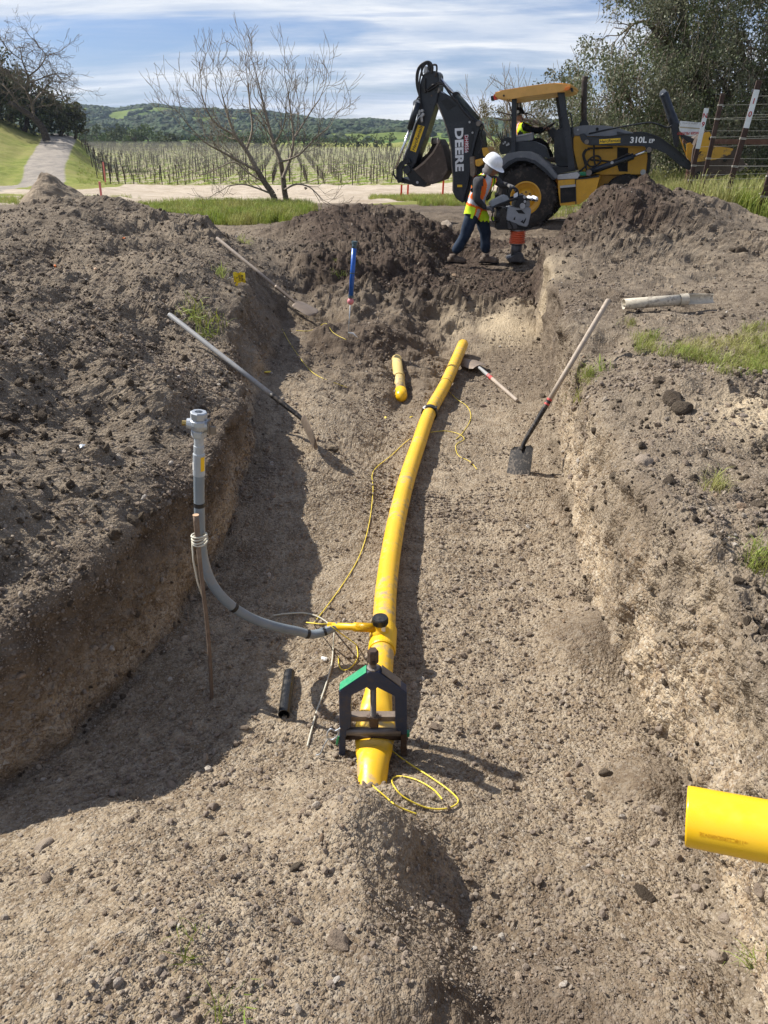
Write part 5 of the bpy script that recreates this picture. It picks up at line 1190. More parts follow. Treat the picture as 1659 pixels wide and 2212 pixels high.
scrap('foil_scrap', 178, 965, .045, M_GALV, 'shiny crumpled foil scrap on the left slope', 'litter', 69, .4)
STL = [(942, 1573, .075, 'long pale cobble lying right of the squeeze clamp', .55), (460, 1745, .06, 'pale oval cobble at the edge of the wall shadow', .9), (733, 2040, .085, 'big rounded grey stone at the foot of the near mound', 1.), (553, 1664, .045, 'brown cobble on the shadow edge below the black offcut', .9),
 (1272, 1665, .06, 'flat pale stone on the right floor near the soil cone', .5), (1310, 1672, .07, 'dark brown clod beside the pale flat stone', .8), (1275, 1722, .07, 'angular pale stone below the dark clod at right', .6), (1420, 1752, .06, 'tan round stone just left of the near pipe mouth', .9), (95, 1828, .08, 'broad brown stone at the left edge of the foreground', .6),
 (100, 1900, .05, 'rounded brown stone under the broad brown one', .9), (720, 975, .06, 'dark stone beside the tip of the long shovel', .7), (395, 1745, .04, 'small knobbly stone left of the pale oval cobble', .8), (1565, 1985, .055, 'grey round stone at the foot of the right wall', .9), (1640, 1925, .06, 'brown cobble against the right wall base', .8),
 (1395, 1935, .085, 'flat dark slab of soil in the right foreground', .4), (640, 1875, .05, 'dark angular clod in the left foreground gravel', .8), (1545, 2070, .06, 'rough pale stone low on the right', .8), (620, 1600, .03, 'small dark stone below the black offcut', .8), (1390, 1000, .10, 'pale flat rock on the right bank beside the wall top', .45), (660, 407, .10, 'pale rock on the left heap crest', .8),
 (985, 600, .17, 'pale boulder lump below the ramming worker', .8), (965, 492, .30, 'tan boulder behind the worker legs', .9), (1600, 545, .16, 'grey clod at the foot of the fence post', .9), (1455, 870, .12, 'big dark clod on the right bank by the pale gravel patch', .7), (1475, 885, .10, 'second dark clod touching the one on the right bank', .7),
 (600, 410, .04, 'small stone on the left slope top', .8), (1500, 1620, .04, 'small pale stone stuck at the base of the right wall', .8), (1235, 1030, .05, 'grey pebble cluster stone near the square shovel', .7)]
for i, (u, v, s, lb, fl) in enumerate(STL):
    c = hit(u, v); k = c.y; s = s * max(.8, min(1.5, k / 3)) if k < 5 else s
    o = link_mesh('loose_stone', stone_mesh('loose_stone', 300 + i, 3, fl * 1.15, .30), M_CLOD if any(w in lb for w in ('dark', 'clod', 'slab')) else M_STONE); o.scale = (s, s * .85, s); o.location = c + Vector((0, 0, s * .08)); o.rotation_euler = (.15, .1, i * 1.3); tag(o, lb, 'clod' if 'clod' in lb or 'slab' in lb else 'stone')
# ---- orange stakes and the fence
def delin(u, v0, v1, y, label, mat=None, w=.09):
    b = P(u, v1, y=y); tp = P(u + 1, v0, y=y); z = gland(b.x, y); o = box_obj('marker_stake', (0, 0, 0), (w, .03, tp.z - b.z + .15), mat or simple('orange_red_stake', (.80, .07, .02), .5, 0, .05), None, Euler((0, R(2), 0)), .004); o.location = (b.x, y, (tp.z + b.z) / 2 - .07); tag(o, label, 'marker')
delin(867, 399, 417, 31, 'left one of two orange stakes under the digging bucket', None, .07); delin(881, 399, 417, 31.5, 'right one of two orange stakes under the digging bucket', None, .07); delin(957, 390, 411, 31, 'lone orange stake just left of the excavator boom', None, .07)
M_PINK = simple('pink_ribbon', (.80, .22, .20), .6, 0, .1); delin(218, 393, 417, 13.2, 'pink-ribboned lath stuck on top of the left heap', M_PINK, .03); delin(228, 350, 390, 76, 'orange ribboned stake at the vineyard corner', M_PINK, .14); c_ = hit(1238, 448); tag(tube_obj('red_marker_stick', [c_ + Vector((-.14, 0, .06)), c_ + Vector((.12, .05, -.02))], .016, simple('red_stick_paint', (.65, .05, .04), .5, 0, .05), None, 10), 'short red stick poking out of the right soil mound', 'marker')
def fence_posts():
    mp = simple('dark_brown_steel_post', (.050, .026, .018), .75, .1, .15, 7); mo = simple('orange_rusty_post_foot', (.36, .12, .035), .85, 0, .15, 10); mw = simple('white_row_tag', (.72, .76, .76), .55, 0, .12); mr_ = simple('dark_red_print', (.38, .02, .025), .6, 0, 0); mt = simple('wire_tie_white', (.55, .52, .45), .6, .2, .1)
    data = [((1640, 174), (1551, 490), 12.9, .105, (.06, .31), '1 0', 'tallest leaning brown post with a white tag reading 10', (.96, 18, 60)),
            ((1562, 202), (1508, 443), 14.6, .10, None, '', 'leaning brown post without a tag between the two tagged posts', None),
            ((1526, 234), (1479, 447), 14.9, .10, (.0, .40), 'N 9', 'leaning post with a long white tag reading N9 in front of the loader bucket', None),
            ((1690, 290), (1622, 522), 11.9, .125, None, '', 'thick brown post cut off by the right edge of the view', None)]
    tops = []
    for (tu, tv), (bu, bv), y, w, tagf, txt, lb, _ in data:
        b = P(bu, bv, y=y); top = P(tu, tv, y=y + .1); g_ = gz(b.x, y); t = thing('fence_post', lb, 'post', (b.x, y, b.z)); o = Vector(b); d = (top - o); L_ = d.length; d.normalize(); F = frame_from(d, (1, -.25, 0))
        def part(nm, f0, f1, mat, ww, dd, off=0): bm = bmesh.new(); add_box(bm, (0, off, L_ * (f0 + f1) / 2), (ww, dd, L_ * (f1 - f0)), None, .004); bmesh.ops.transform(bm, matrix=F, verts=bm.verts[:]); return bm_obj(nm, bm, mat, t)
        part('shaft', .11, 1, mp, w * .75, .06); part('rusty_foot', -.12, .11, mo, w * .77, .062)
        for k in (.28, .43, .62, .78, .90):
            if tagf and 1 - tagf[1] < k < 1 - tagf[0]: continue
            bm = bmesh.new()
            for q in (-.008, .008): add_box(bm, (0, 0, L_ * k + q), (w * .86, .075, .008))
            bmesh.ops.transform(bm, matrix=F, verts=bm.verts[:]); bm_obj('wire_tie', bm, mt, t)
        if tagf:
            f1, f0 = 1 - tagf[0], 1 - tagf[1]; tg = part('number_tag', f0, f1, mw, w * .80, .004, .034 if (F @ Vector((0, 1, 0))).y < 0 else -.034)
            s = 1 if (F @ Vector((0, 1, 0))).y < 0 else -1
            Y_ = F.to_3x3() @ Vector((0, 1, 0)) * s; X_ = F.to_3x3() @ Vector((0, 0, 1)).cross(F.to_3x3() @ Vector((0, 1, 0)) * s) if False else None
            z_ = d; n_ = Y_; x_ = z_.cross(n_).normalized(); x_ = x_ if x_.x > 0 else -x_
            for i, ch in enumerate(txt.split()):
                kk = L_ * (f1 - .075 - .085 * i); M = Matrix.Translation(d * kk + n_ * .0385) @ Matrix((x_, z_, n_)).transposed().to_4x4(); text_obj('print', ch, .105, mr_, tg, M, .001, .002)
        tops.append((o, d, L_))
    # wires of the fence between and past the posts
    sg = []
    order = [2, 1, 0, 3]
    for f, (dx, dz) in zip((.28, .43, .62, .78, .90), ((5, .05), (5, -.05), (5.5, .1), (5, 0), (6, .15))):      # rows run off to the right from each end post
        for i in (2, 1, 0): a = tops[i][0] + tops[i][1] * tops[i][2] * f; sg.append((tuple(a), (a.x + dx, a.y + 1.2, a.z + dz), .0025, .0025))
    a = tops[3][0] + tops[3][1] * tops[3][2] * .5; sg.append((tuple(a), (a.x - 1.0, a.y + .6, a.z - .9), .0035, .0035))
    tag(seg_mesh('fence_wires', sg, 4, simple('galvanised_fence_wire', (.50, .47, .42), .5, .5, .1)), 'thin fence wires strung through the four leaning posts', 'wires')
    mrail = simple('red_brown_rail', (.13, .060, .040), .8, 0, .3, 5)
    t = thing('rail_fence', 'low brown wooden rail fence under the great oak behind the posts', 'fence', P(1400, 330, y=24)); o = Vector(t.location)
    for v0, v1 in ((303, 306), (308, 312)): a = P(1475, v0, y=24) - o; b = P(1760, v1, y=24) - o; d = b - a; bm = bmesh.new(); add_box(bm, (a + b) / 2, (d.length, .05, .09 if v0 < 305 else .05), Matrix.Rotation(-math.atan2(d.z, d.x), 4, 'Y')); bm_obj('rail', bm, mrail, t)
    for u in (1500, 1740):
        a = P(u, 300, y=24.1) - o; g_ = gz(a.x + o.x, 24.1) - o.z; bm = bmesh.new(); add_box(bm, (a.x, a.y, (a.z + g_) / 2), (.12, .12, a.z - g_ + .2)); bm_obj('rail_post', bm, mrail, t)
    # black drip hose low between the posts
    tube_obj('drip_hose', [P(1490, 432, y=14.8), P(1560, 420, y=13.4), P(1640, 424, y=12.4), P(1720, 430, y=12)], .012, M_BLK, None, 8); tag(bpy.data.objects['drip_hose'], 'black drip hose hanging low between the leaning posts', 'hose')
fence_posts()
# pale sand heap behind the left spoil heap
def sand_heap():
    Y = 20.0; c = P(100, 424, y=Y); bm = bmesh.new(); n = 60; rings = []; W = P(215, 424, y=Y).x - c.x; H = P(99, 374, y=Y).z - gz(c.x, Y)
    for j in range(30):
        f = j / 29; rg_ = []
        for k in range(n):
            a = 2 * math.pi * k / n; x = math.cos(a) * W * f * (1.25 if math.cos(a) > 0 else .62); y = math.sin(a) * 2.2 * f; p = Vector((x * 1.5, y * 1.5, 3.3)); z = H * max(0, (1 - f) ** .95) * 1.06 - .15 * f + (.16 * mnoise.noise(p) + .07 * mnoise.noise(p * 3.1) + .03 * mnoise.noise(p * 8)) * (1 - f * .6); rg_.append(bm.verts.new((x, y, z)))
        rings.append(rg_)
    for a, b in zip(rings, rings[1:]):
        for k in range(n): bm.faces.new((a[k], a[(k + 1) % n], b[(k + 1) % n], b[k]))
    m, nt, b_ = new_mat('tan_sandy_soil'); p = gpos(nt); cc = mx(nt, mr(nt, nz(nt, p, 2.2, 6, .65), .3, .7), (.20, .15, .10), (.34, .265, .18)); lk(nt, cc, b_.inputs['Base Color']); b_.inputs['Roughness'].default_value = .95; bump(nt, b_, nz(nt, p, 9, 6, .7), .9, .08)
    o = bm_obj('sand_heap', bm, m, None, False); o.location = (c.x, Y, gz(c.x, Y) - .02); tag(o, 'smooth tan sand heap standing behind the left spoil heap', 'soil heap')
sand_heap()
# ================================================================== BACKHOE LOADER
M_DK = simple('dark_blue_grey_machine_paint', (.014, .019, .028), .36, .1, .12, 5, .5, 0, (.12, .10, .085), .2)
M_DK2 = simple('charcoal_machine_paint', (.010, .012, .015), .5, .1, .16, 6, .5, 0, (.10, .085, .07), .2)
M_MY = simple('construction_yellow_paint', (.62, .33, .020), .42, 0, .30, 4, .5, 0, (.26, .17, .08), .10)
M_ROOF = simple('sunfaded_orange_yellow_roof', (.72, .40, .11), .5, 0, .1, 3, .4)
M_HOOD = simple('grey_hood_paint', (.17, .18, .195), .45, .1, .25, 4)
M_FEND = simple('dusty_grey_fender', (.13, .14, .155), .5, .1, .45, 4, .5, 0, (.28, .25, .22))
M_RUB = simple('tyre_rubber', (.022, .020, .019), .85, 0, .6, 4, .3, .3, (.13, .10, .08))
M_MUD = simple('muddy_bucket_steel', (.085, .065, .052), .75, .3, .7, 4, .4, .4, (.19, .15, .115))
M_CHR = simple('chrome_rod', (.62, .62, .62), .18, .95, .05)
M_HOSE = simple('hydraulic_hose', (.012, .012, .013), .5, 0, .15)
M_AMB = simple('amber_lens', (.80, .22, .02), .25, 0, .05); M_REDL = simple('red_lens', (.55, .03, .02), .25, 0, .05)
M_DECY = simple('yellow_decal', (.85, .55, .02), .45, 0, .12); M_DECR = simple('dark_red_decal', (.30, .012, .03), .45, 0, .1); M_DECW = simple('white_decal', (.78, .80, .82), .45, 0, .10)
M_SILV = simple('bare_step_plate', (.42, .43, .44), .5, .4, .35)
M_BLKI = simple('black_opening', (.008, .008, .009), .8, 0, .1)
Z1 = lambda x, y: (822.9 + x * .26454, 109.7 + y * .26454)
Z2 = lambda x, y: (1179.5 + x * .28904, 137.2 + y * .28904)
Z4 = lambda x, y: (932.6 + x * .18188, 274.3 + y * .18188)
Z5 = lambda x, y: (1042.3 + x * .25932, 137.2 + y * .25932)
Z7 = lambda x, y: (844.8 + x * .2591, 109.7 + y * .2591)
Z8 = lambda x, y: (1437.4 + x * .09260, 241.4 + y * .0926)      # loader bucket sheet
ZI = lambda x, y: (x, y)
MYAW = R(17); MF = {}
def mq(Zf, x, y, Y):
    """sight line met with the upright plane Y - 18.1 m across the machine, in the machine's own axes"""
    o = MF['o']; d = ray(*Zf(x, y)); n = Vector((math.sin(MYAW), math.cos(MYAW), 0)); f = Vector((math.cos(MYAW), -math.sin(MYAW), 0)); C = Vector((0, 0, CAMZ))
    t = ((Y - 18.1) - (C - o).dot(n)) / d.dot(n); p = C + d * t - o
    return Vector((p.dot(f), Y - 18.1, p.z))
def machine():
    org = P(1135, 440, y=18.1); GZ = gz(org.x, 18.1); MF.update(o=Vector((org.x, 18.1, GZ))); t = thing('backhoe_loader', 'yellow and dark grey backhoe loader with open canopy parked behind the trench', 'backhoe', (org.x, 18.1, GZ), (0, 0, -MYAW)); o = Vector(t.location)
    q = mq
    def plate(nm, Zf, poly, y0, y1, mat, bev=.008, par=None, smooth=False):
        """outline read at its near face y0, thickness to y1"""
        bm = bmesh.new(); add_prism(bm, [(q(Zf, *p, y0).x, q(Zf, *p, y0).z) for p in poly], y0 - o.y, y1 - o.y)
        if bev: bmesh.ops.bevel(bm, geom=bm.edges[:], offset=bev, segments=2, affect='EDGES', clamp_overlap=True)
        return bm_obj(nm, bm, mat, par or t, smooth)
    def tube(nm, Zf, pts, Y, r, mat, par=None, seg=12, sm=4): return tube_obj(nm, smooth_pts([q(Zf, x, y, (Y if isinstance(Y, (int, float)) else Y[i])) for i, (x, y) in enumerate(pts)], sm), r, mat, par or t, seg)
    def pin(nm, Zf, x, y, Y, r, ln, mat, par=None): c = q(Zf, x, y, Y); return tube_obj(nm, [c - Vector((0, ln / 2, 0)), c + Vector((0, ln / 2, 0))], r, mat, par or t, 18, False)
    def text(nm, s, Zf, x, y, Y, size, ang, mat, bold=.0, sx=1., par=None, ex=.002, shear=0): c = q(Zf, x, y, Y); a = R(ang); M = Matrix.Translation(c) @ Matrix(((math.cos(a), -math.sin(a), 0, 0), (0, 0, -1, 0), (math.sin(a), math.cos(a), 0, 0), (0, 0, 0, 1))); return text_obj(nm, s, size, mat, par or t, M, ex, bold, sx, shear)
    # wheels
    def wheel(cx, cz, yn, wdt, Rr, rim, lugs, front=False):
        c = Vector((cx, yn - 18.1, cz)); w = thing_part('rear_wheel' if not front else 'front_wheel', t, c)
        bm = bmesh.new(); M = Matrix.Rotation(R(90), 4, 'X') @ Matrix.Translation((0, 0, -wdt / 2))      # local z -> -y
        pr = [(rim, wdt * .04), (rim * 1.06, 0), (Rr * .80, .0), (Rr * .93, wdt * .05), (Rr * .975, wdt * .16), (Rr * .975, wdt * .84), (Rr * .93, wdt * .95), (Rr * .80, wdt), (rim * 1.06, wdt), (rim, wdt * .96)]
        add_lathe(bm, pr, M, 56, False)
        for k in range(lugs * 2):
            a = math.pi * k / lugs; sgn = 1 if k % 2 else -1; ca, sa = math.cos(a), math.sin(a)
            for f0 in (0, 1):
                aa = a + .16 * f0; rot = Matrix.Rotation(aa, 4, 'Z'); p = rot @ Vector((Rr * .985, 0, wdt * (.5 + sgn * (.12 + .24 * f0)))); add_box(bm, (0, 0, 0), (Rr * .075, Rr * .085, wdt * .30), M @ Matrix.Translation(p) @ rot @ Matrix.Rotation(sgn * .55, 4, 'X'))
            p = Matrix.Rotation(a + .22, 4, 'Z') @ Vector((Rr * .93, 0, wdt * (.5 + sgn * .47))); add_box(bm, (0, 0, 0), (Rr * .13, Rr * .10, wdt * .08), M @ Matrix.Translation(p) @ Matrix.Rotation(a + .22, 4, 'Z'))
        bm_obj('tyre', bm, M_RUB, w)
        bm = bmesh.new(); add_lathe(bm, [(rim * 1.04, wdt * .06 - .01), (rim * .93, wdt * .03 - .01), (rim * .90, wdt * .20), (rim * .62, wdt * .26), (rim * .46, wdt * .14), (rim * .20, wdt * .12), (rim * .19, wdt * .02), (.001, wdt * .01)], Matrix.Rotation(R(90), 4, 'X') @ Matrix.Translation((0, 0, -wdt / 2)) @ Matrix.Diagonal((1, 1, -1, 1)) @ Matrix.Translation((0, 0, -wdt)), 40, False)
        bm_obj('rim', bm, M_MY, w)
        bm = bmesh.new()
        for k in range(8): a = k * math.pi / 4; add_tube(bm, [Vector((math.cos(a) * rim * .36, -wdt / 2 + wdt * .12 - .0, math.sin(a) * rim * .36)), Vector((math.cos(a) * rim * .36, -wdt / 2 + wdt * .05, math.sin(a) * rim * .36))], .018, 6)
        bm_obj('wheel_nuts', bm, M_RUSTB, w)
    def thing_part(nm, par, loc):
        e = bpy.data.objects.new(nm, None); COL.objects.link(e); e.parent = par; e.location = loc; e.empty_display_size = .1; return e
    rc = mq(ZI, 1135, 428, 17.1); wheel(rc.x, rc.z, 17.30, .46, .65, .33, 14); wheel(rc.x, rc.z, 19.05, .46, .66, .33, 14)
    fc = mq(ZI, 1349, 431, 17.3); wheel(fc.x, fc.z, 17.45, .30, .47, .24, 12, True); wheel(fc.x, fc.z, 18.85, .30, .47, .24, 12, True)
    # chassis, side covers, hood
    plate('chassis', Z2, [(60, 830), (745, 838), (755, 880), (750, 950), (700, 950), (640, 900), (560, 890), (480, 920), (430, 960), (60, 980)], 17.75, 18.5, M_MY)
    plate('axle_housing', Z2, [(430, 900), (740, 900), (740, 960), (430, 990)], 17.65, 18.6, M_DK2)
    plate('engine_cover', Z2, [(205, 540), (560, 545), (700, 548), (752, 640), (760, 700), (745, 830), (400, 835), (385, 820), (240, 800), (205, 640)], 17.62, 18.55, M_MY, .02)
    plate('hood', Z2, [(203, 478), (270, 462), (390, 460), (470, 466), (560, 490), (640, 515), (705, 545), (560, 542), (300, 542), (205, 540)], 17.60, 18.57, M_HOOD, .02)
    plate('front_grille', Z2, [(752, 622), (785, 655), (782, 780), (752, 862), (744, 850), (762, 700)], 17.66, 18.5, M_DK2, .01)
    pn = plate('side_panel', Z2, [(395, 625), (755, 628), (756, 700), (742, 828), (405, 832), (398, 800)], 17.600, 17.618, M_MY, .006)
    plate('panel_opening', Z2, [(533, 625), (614, 630), (610, 808), (545, 806), (530, 750)], 17.590, 17.602, M_BLKI, 0, pn); pin('panel_lock', Z2, 725, 812, 17.59, .055, .02, M_SILV, pn)
    for i in range(9): plate('grille_slot', Z2, [(532 + i * 7, 508 + i * 1.5), (535 + i * 7, 508 + i * 1.5), (535 + i * 7, 532 + i * .4), (532 + i * 7, 532 + i * .4)], 17.585, 17.602, M_BLKI, 0, pn)
    pin('hood_bolt', Z2, 238, 495, 17.6, .02, .02, M_SILV); pin('hood_latch', Z2, 382, 490, 17.6, .03, .02, M_BLKI)
    plate('cowl', Z2, [(60, 500), (130, 480), (205, 480), (215, 780), (90, 800), (60, 700)], 17.80, 18.45, M_DK, .01)
    # step box and battery box under the door opening
    plate('floor_plate', Z5, [(560, 862), (778, 862), (785, 893), (605, 925)], 17.2, 18.9, M_DK2, .006)
    plate('step', Z5, [(612, 932), (790, 903), (812, 930), (792, 958), (625, 966)], 17.1, 17.6, M_SILV, .006)
    tb = plate('tool_box', Z2, [(88, 872), (215, 862), (395, 838), (402, 850), (372, 962), (250, 1052), (106, 1063), (92, 960)], 17.12, 17.7, M_MY, .008)
    plate('step_opening', Z2, [(106, 926), (219, 916), (220, 1030), (108, 1044)], 17.105, 17.118, M_BLKI, 0, tb); plate('step_edge', Z2, [(103, 915), (220, 903), (221, 921), (105, 931)], 17.06, 17.118, M_SILV, .002, tb); plate('box_lid', Z2, [(218, 862), (392, 838), (398, 848), (300, 862), (222, 868)], 17.10, 17.7, M_DK2, .002, tb)
    plate('box_rib', Z2, [(216, 866), (222, 866), (226, 1052), (220, 1054)], 17.10, 17.118, M_DK2, 0, tb)
    plate('green_cap', Z2, [(250, 812), (300, 812), (300, 840), (250, 838)], 17.3, 17.42, M_GREEN, .006)
    # rear fender: arched strip
    outer = [(95, 905), (150, 802), (205, 748), (290, 735), (395, 735), (470, 768), (560, 850), (622, 932), (614, 966)]; inner = [(600, 955), (520, 868), (440, 805), (355, 778), (280, 780), (210, 812), (150, 870), (110, 925)]
    plate('fender', Z5, outer + inner, 17.02, 17.62, M_FEND, .01)
    plate('fender_edge', Z5, [(600, 957), (520, 870), (440, 808), (355, 782), (280, 784), (210, 816), (150, 874), (130, 905), (150, 905), (220, 850), (285, 808), (355, 806), (430, 832), (500, 890), (590, 972)], 17.0, 17.08, M_DK, .004)
    plate('wheel_well', Z5, [(130, 905), (210, 812), (355, 780), (520, 868), (600, 957), (600, 1060), (130, 1060)], 17.66, 17.72, M_DK2, 0)
    # seat console and operator station
    plate('console', Z5, [(276, 652), (430, 648), (520, 690), (560, 800), (480, 765), (290, 735), (205, 745), (270, 700)], 17.3, 17.6, M_DK, .012); plate('armrest_box', Z5, [(275, 612), (412, 576), (424, 612), (415, 640), (275, 652)], 17.35, 17.6, M_HOOD, .008); plate('console_tray', Z5, [(278, 600), (412, 574), (412, 584), (278, 612)], 17.33, 17.62, M_SILV, .002)
    plate('seat', Z5, [(290, 560), (330, 556), (345, 650), (440, 655), (445, 700), (300, 705)], 17.8, 18.35, M_DK2, .03)
    plate('dashboard', Z5, [(600, 560), (655, 545), (720, 520), (735, 760), (700, 800), (640, 770), (600, 640)], 17.7, 18.4, M_DK, .02); plate('dash_screen', Z5, [(545, 575), (580, 530), (597, 540), (600, 640), (560, 605)], 17.85, 18.2, M_DK2, .01)
    tube('steering_column', Z5, [(600, 640), (540, 540)], 18.0, .03, M_DK2)
    sw = q(Z5, 535, 540, 18.0); n = Vector((-.55, 0, .8)).normalized(); u, w = basis(n); bm = bmesh.new(); add_tube(bm, [sw + (u * math.cos(a) + w * math.sin(a)) * .19 for a in np.linspace(0, 2 * math.pi, 25)], .015, 8, False)
    for a in (0, 2.1, 4.2): add_tube(bm, [sw, sw + (u * math.cos(a) + w * math.sin(a)) * .18], .010, 6)
    bm_obj('steering_wheel', bm, M_DK2, t, True)
    for i, (x, y) in enumerate([(120, 580), (145, 572), (165, 560), (185, 590), (150, 620), (205, 540)]): tube('control_lever', Z5, [(190 + i * 4, 735), (165 + i * 6, 660), (x, y)], 17.6 + .09 * i, .013, M_HOSE)
    plate('lever_console', Z5, [(135, 705), (160, 640), (200, 610), (240, 620), (250, 745), (150, 760)], 17.5, 18.5, M_DK2, .02)
    for i in range(4): plate('lever_bellows', Z5, [(150 + i * 14, 650 + i * 6), (178 + i * 14, 640 + i * 6), (184 + i * 14, 660 + i * 6), (156 + i * 14, 670 + i * 6)], 17.48, 17.6, M_SILV if i % 2 else M_HOSE, .003)
    # canopy and its posts
    for Y in (17.15, 18.95):
        plate('canopy_post', Z5, [(243, 292), (283, 288), (272, 742), (236, 744)] if Y < 18 else [(288, 290), (318, 286), (312, 640), (285, 640)], Y, Y + .11, M_DK, .012)
        plate('canopy_post', Z5, [(622, 240), (680, 234), (700, 430), (725, 520), (772, 872), (715, 902), (700, 700), (655, 430)] if Y < 18 else [(606, 260), (640, 260), (672, 520), (690, 860), (665, 860), (640, 520)], Y, Y + .12, M_DK, .012)
    plate('roof', Z5, [(90, 240), (150, 228), (420, 183), (600, 163), (745, 168), (738, 200), (700, 236), (620, 240), (340, 276), (240, 296), (150, 304), (108, 285)], 17.02, 19.15, M_ROOF, .03); plate('roof_top_rib', Z5, [(140, 226), (420, 181), (598, 161), (700, 163), (598, 172), (420, 192)], 17.25, 18.9, M_ROOF, .006)
    pin('roof_bolt', Z5, 178, 268, 17.02, .02, .03, M_RUSTB)
    plate('rear_work_light', Z5, [(66, 272), (88, 266), (94, 306), (72, 312)], 17.1, 17.28, M_DK2, .008); plate('tail_lamp', Z5, [(90, 258), (108, 254), (121, 300), (95, 305)], 17.06, 17.26, M_REDL, .012); plate('turn_signal', Z5, [(688, 202), (722, 192), (734, 198), (718, 222), (680, 226)], 16.99, 17.12, M_AMB, .006); plate('front_work_light', Z5, [(728, 205), (748, 200), (752, 230), (738, 238)], 17.1, 17.3, M_DK2, .006)
    tube('post_wire', Z5, [(245, 420), (228, 470), (236, 540), (262, 600)], 17.12, .008, M_HOSE); tube('grab_rail', Z5, [(712, 415), (735, 425), (752, 560), (756, 620)], 17.12, .014, M_DK2); tube('grab_rail', Z5, [(650, 520), (645, 470), (662, 445)], 17.12, .012, M_DK2); tube('hanging_strap', Z5, [(205, 300), (218, 312), (230, 298)], 17.1, .006, M_HOSE); plate('document_tube', Z5, [(296, 330), (312, 330), (312, 395), (296, 395)], 18.9, 18.94, M_SILV, .004)
    tube('exhaust_stack', Z2, [(284, 455), (284, 300), (286, 200), (288, 130), (296, 95)], 18.05, .06, simple('sooty_exhaust_steel', (.045, .035, .030), .7, .3, .3), None, 14, 3); pin('stack_base', Z2, 284, 458, 18.05, .09, .2, M_DK2)
    # loader arms
    arm = [(262, 578), (252, 545), (245, 530), (290, 520), (300, 552), (480, 545), (600, 527), (700, 522), (755, 526), (850, 560), (960, 640), (1075, 735), (1102, 790), (1062, 797), (980, 748), (900, 668), (820, 640), (760, 628), (720, 612), (330, 612), (288, 602)]
    la = plate('loader_arm', Z2, arm, 17.25, 17.42, M_DK, .014); plate('loader_arm', Z2, [(x, y - 12) for x, y in arm], 18.72, 18.88, M_DK, .014)
    plate('arm_flange', Z2, [(330, 548), (480, 541), (600, 523), (700, 518), (757, 522), (852, 556), (962, 636), (1080, 734), (1076, 740), (955, 645), (850, 563), (755, 529), (600, 530), (480, 548)], 17.22, 17.45, M_DK2, .004)
    pin('arm_pivot', Z2, 304, 586, 17.24, .045, .08, M_STEEL, la); pin('arm_pin', Z2, 770, 645, 17.22, .05, .10, M_STEEL, la)
    plate('cylinder_lug', Z2, [(735, 600), (800, 615), (795, 655), (765, 662), (745, 640)], 17.27, 17.38, M_DK, .008)
    db = plate('rental_decal', Z2, [(398, 567), (556, 557), (556, 591), (398, 601)], 17.243, 17.249, M_DECY, 0, la); text('print', 'HercRentals', Z2, 478, 579, 17.240, .082, 4, M_DECB, .001, 1.0, db, .001, .15)
    text('model_number', '310L', Z2, 690, 573, 17.243, .150, 1, M_DECW, .004, 1.08, la); text('model_number', 'EP', Z2, 789, 580, 17.243, .098, 1, M_DECW, .002, 1.1, la)
    lc = tube('loader_cylinder', Z2, [(322, 812), (655, 692)], 17.3, .062, M_DK, None, 16, 2); tube('cylinder_rod', Z2, [(650, 694), (772, 646)], 17.3, .030, M_CHR, lc, 12, 2); pin('cylinder_pin', Z2, 322, 815, 17.28, .06, .16, M_STEEL, lc); pin('cylinder_collar', Z2, 494, 740, 17.3, .03, .16, M_SILV, lc)
    tube('cylinder_pipe', Z2, [(480, 735), (560, 700), (625, 670)], 17.24, .012, M_HOSE, lc)
    for pts in ([(300, 640), (275, 680), (290, 740), (305, 800)], [(330, 640), (300, 650), (285, 700), (330, 770), (400, 745), (405, 705), (370, 690), (320, 720), (300, 760), (260, 800), (235, 810)], [(360, 560), (358, 700), (372, 775)], [(330, 720), (400, 725), (480, 735)], [(310, 635), (400, 632), (500, 628)]): tube('hydraulic_hose', Z2, pts, 17.5, .018, M_HOSE)
    tube('control_link', Z2, [(320, 525), (500, 485), (640, 460), (770, 442), (840, 455), (900, 478), (940, 465)], 17.6, .016, M_DK2)
    # tilt cylinder standing up, and its link
    tc = tube('tilt_cylinder', Z2, [(878, 222), (905, 300), (938, 395), (968, 470)], 18.0, [.085] * 8 + [.095] * 5, M_DK, None, 16, 4); pin('tilt_cap', Z2, 876, 222, 18.0, .07, .03, M_SILV, tc); plate('tilt_lever', Z2, [(940, 450), (962, 430), (990, 445), (995, 600), (985, 630), (960, 620), (938, 500)], 17.9, 18.1, M_DK, .015)
    plate('tilt_bar', Z2, [(1000, 500), (1012, 528), (1062, 545), (1100, 560), (1140, 605), (1118, 640), (1095, 620), (1045, 575), (1005, 540)], 17.85, 18.15, M_DK, .01); plate('tilt_strut', Z2, [(995, 545), (1003, 548), (1060, 700), (1055, 712)], 17.8, 17.88, M_MY, .004)
    # loader bucket: two side plates, curled shell, cutting lip
    bk = thing_part('loader_bucket', t, (0, 0, 0))
    side = [(1185, 512), (1220, 508), (1238, 535), (1234, 600), (1410, 634), (1478, 720), (1495, 762), (1440, 800), (1330, 838), (1200, 862), (1110, 864), (1092, 800), (1100, 700), (1150, 560)]
    plate('side_plate', Z2, side, 16.95, 17.0, M_MUD, .006, bk); plate('side_plate', Z2, side, 19.15, 19.2, M_MUD, .006, bk)
    bm = bmesh.new(); prof = [(1235, 530), (1180, 515), (1130, 560), (1100, 640), (1088, 740), (1100, 820), (1125, 862), (1250, 856), (1440, 795), (1498, 760)]
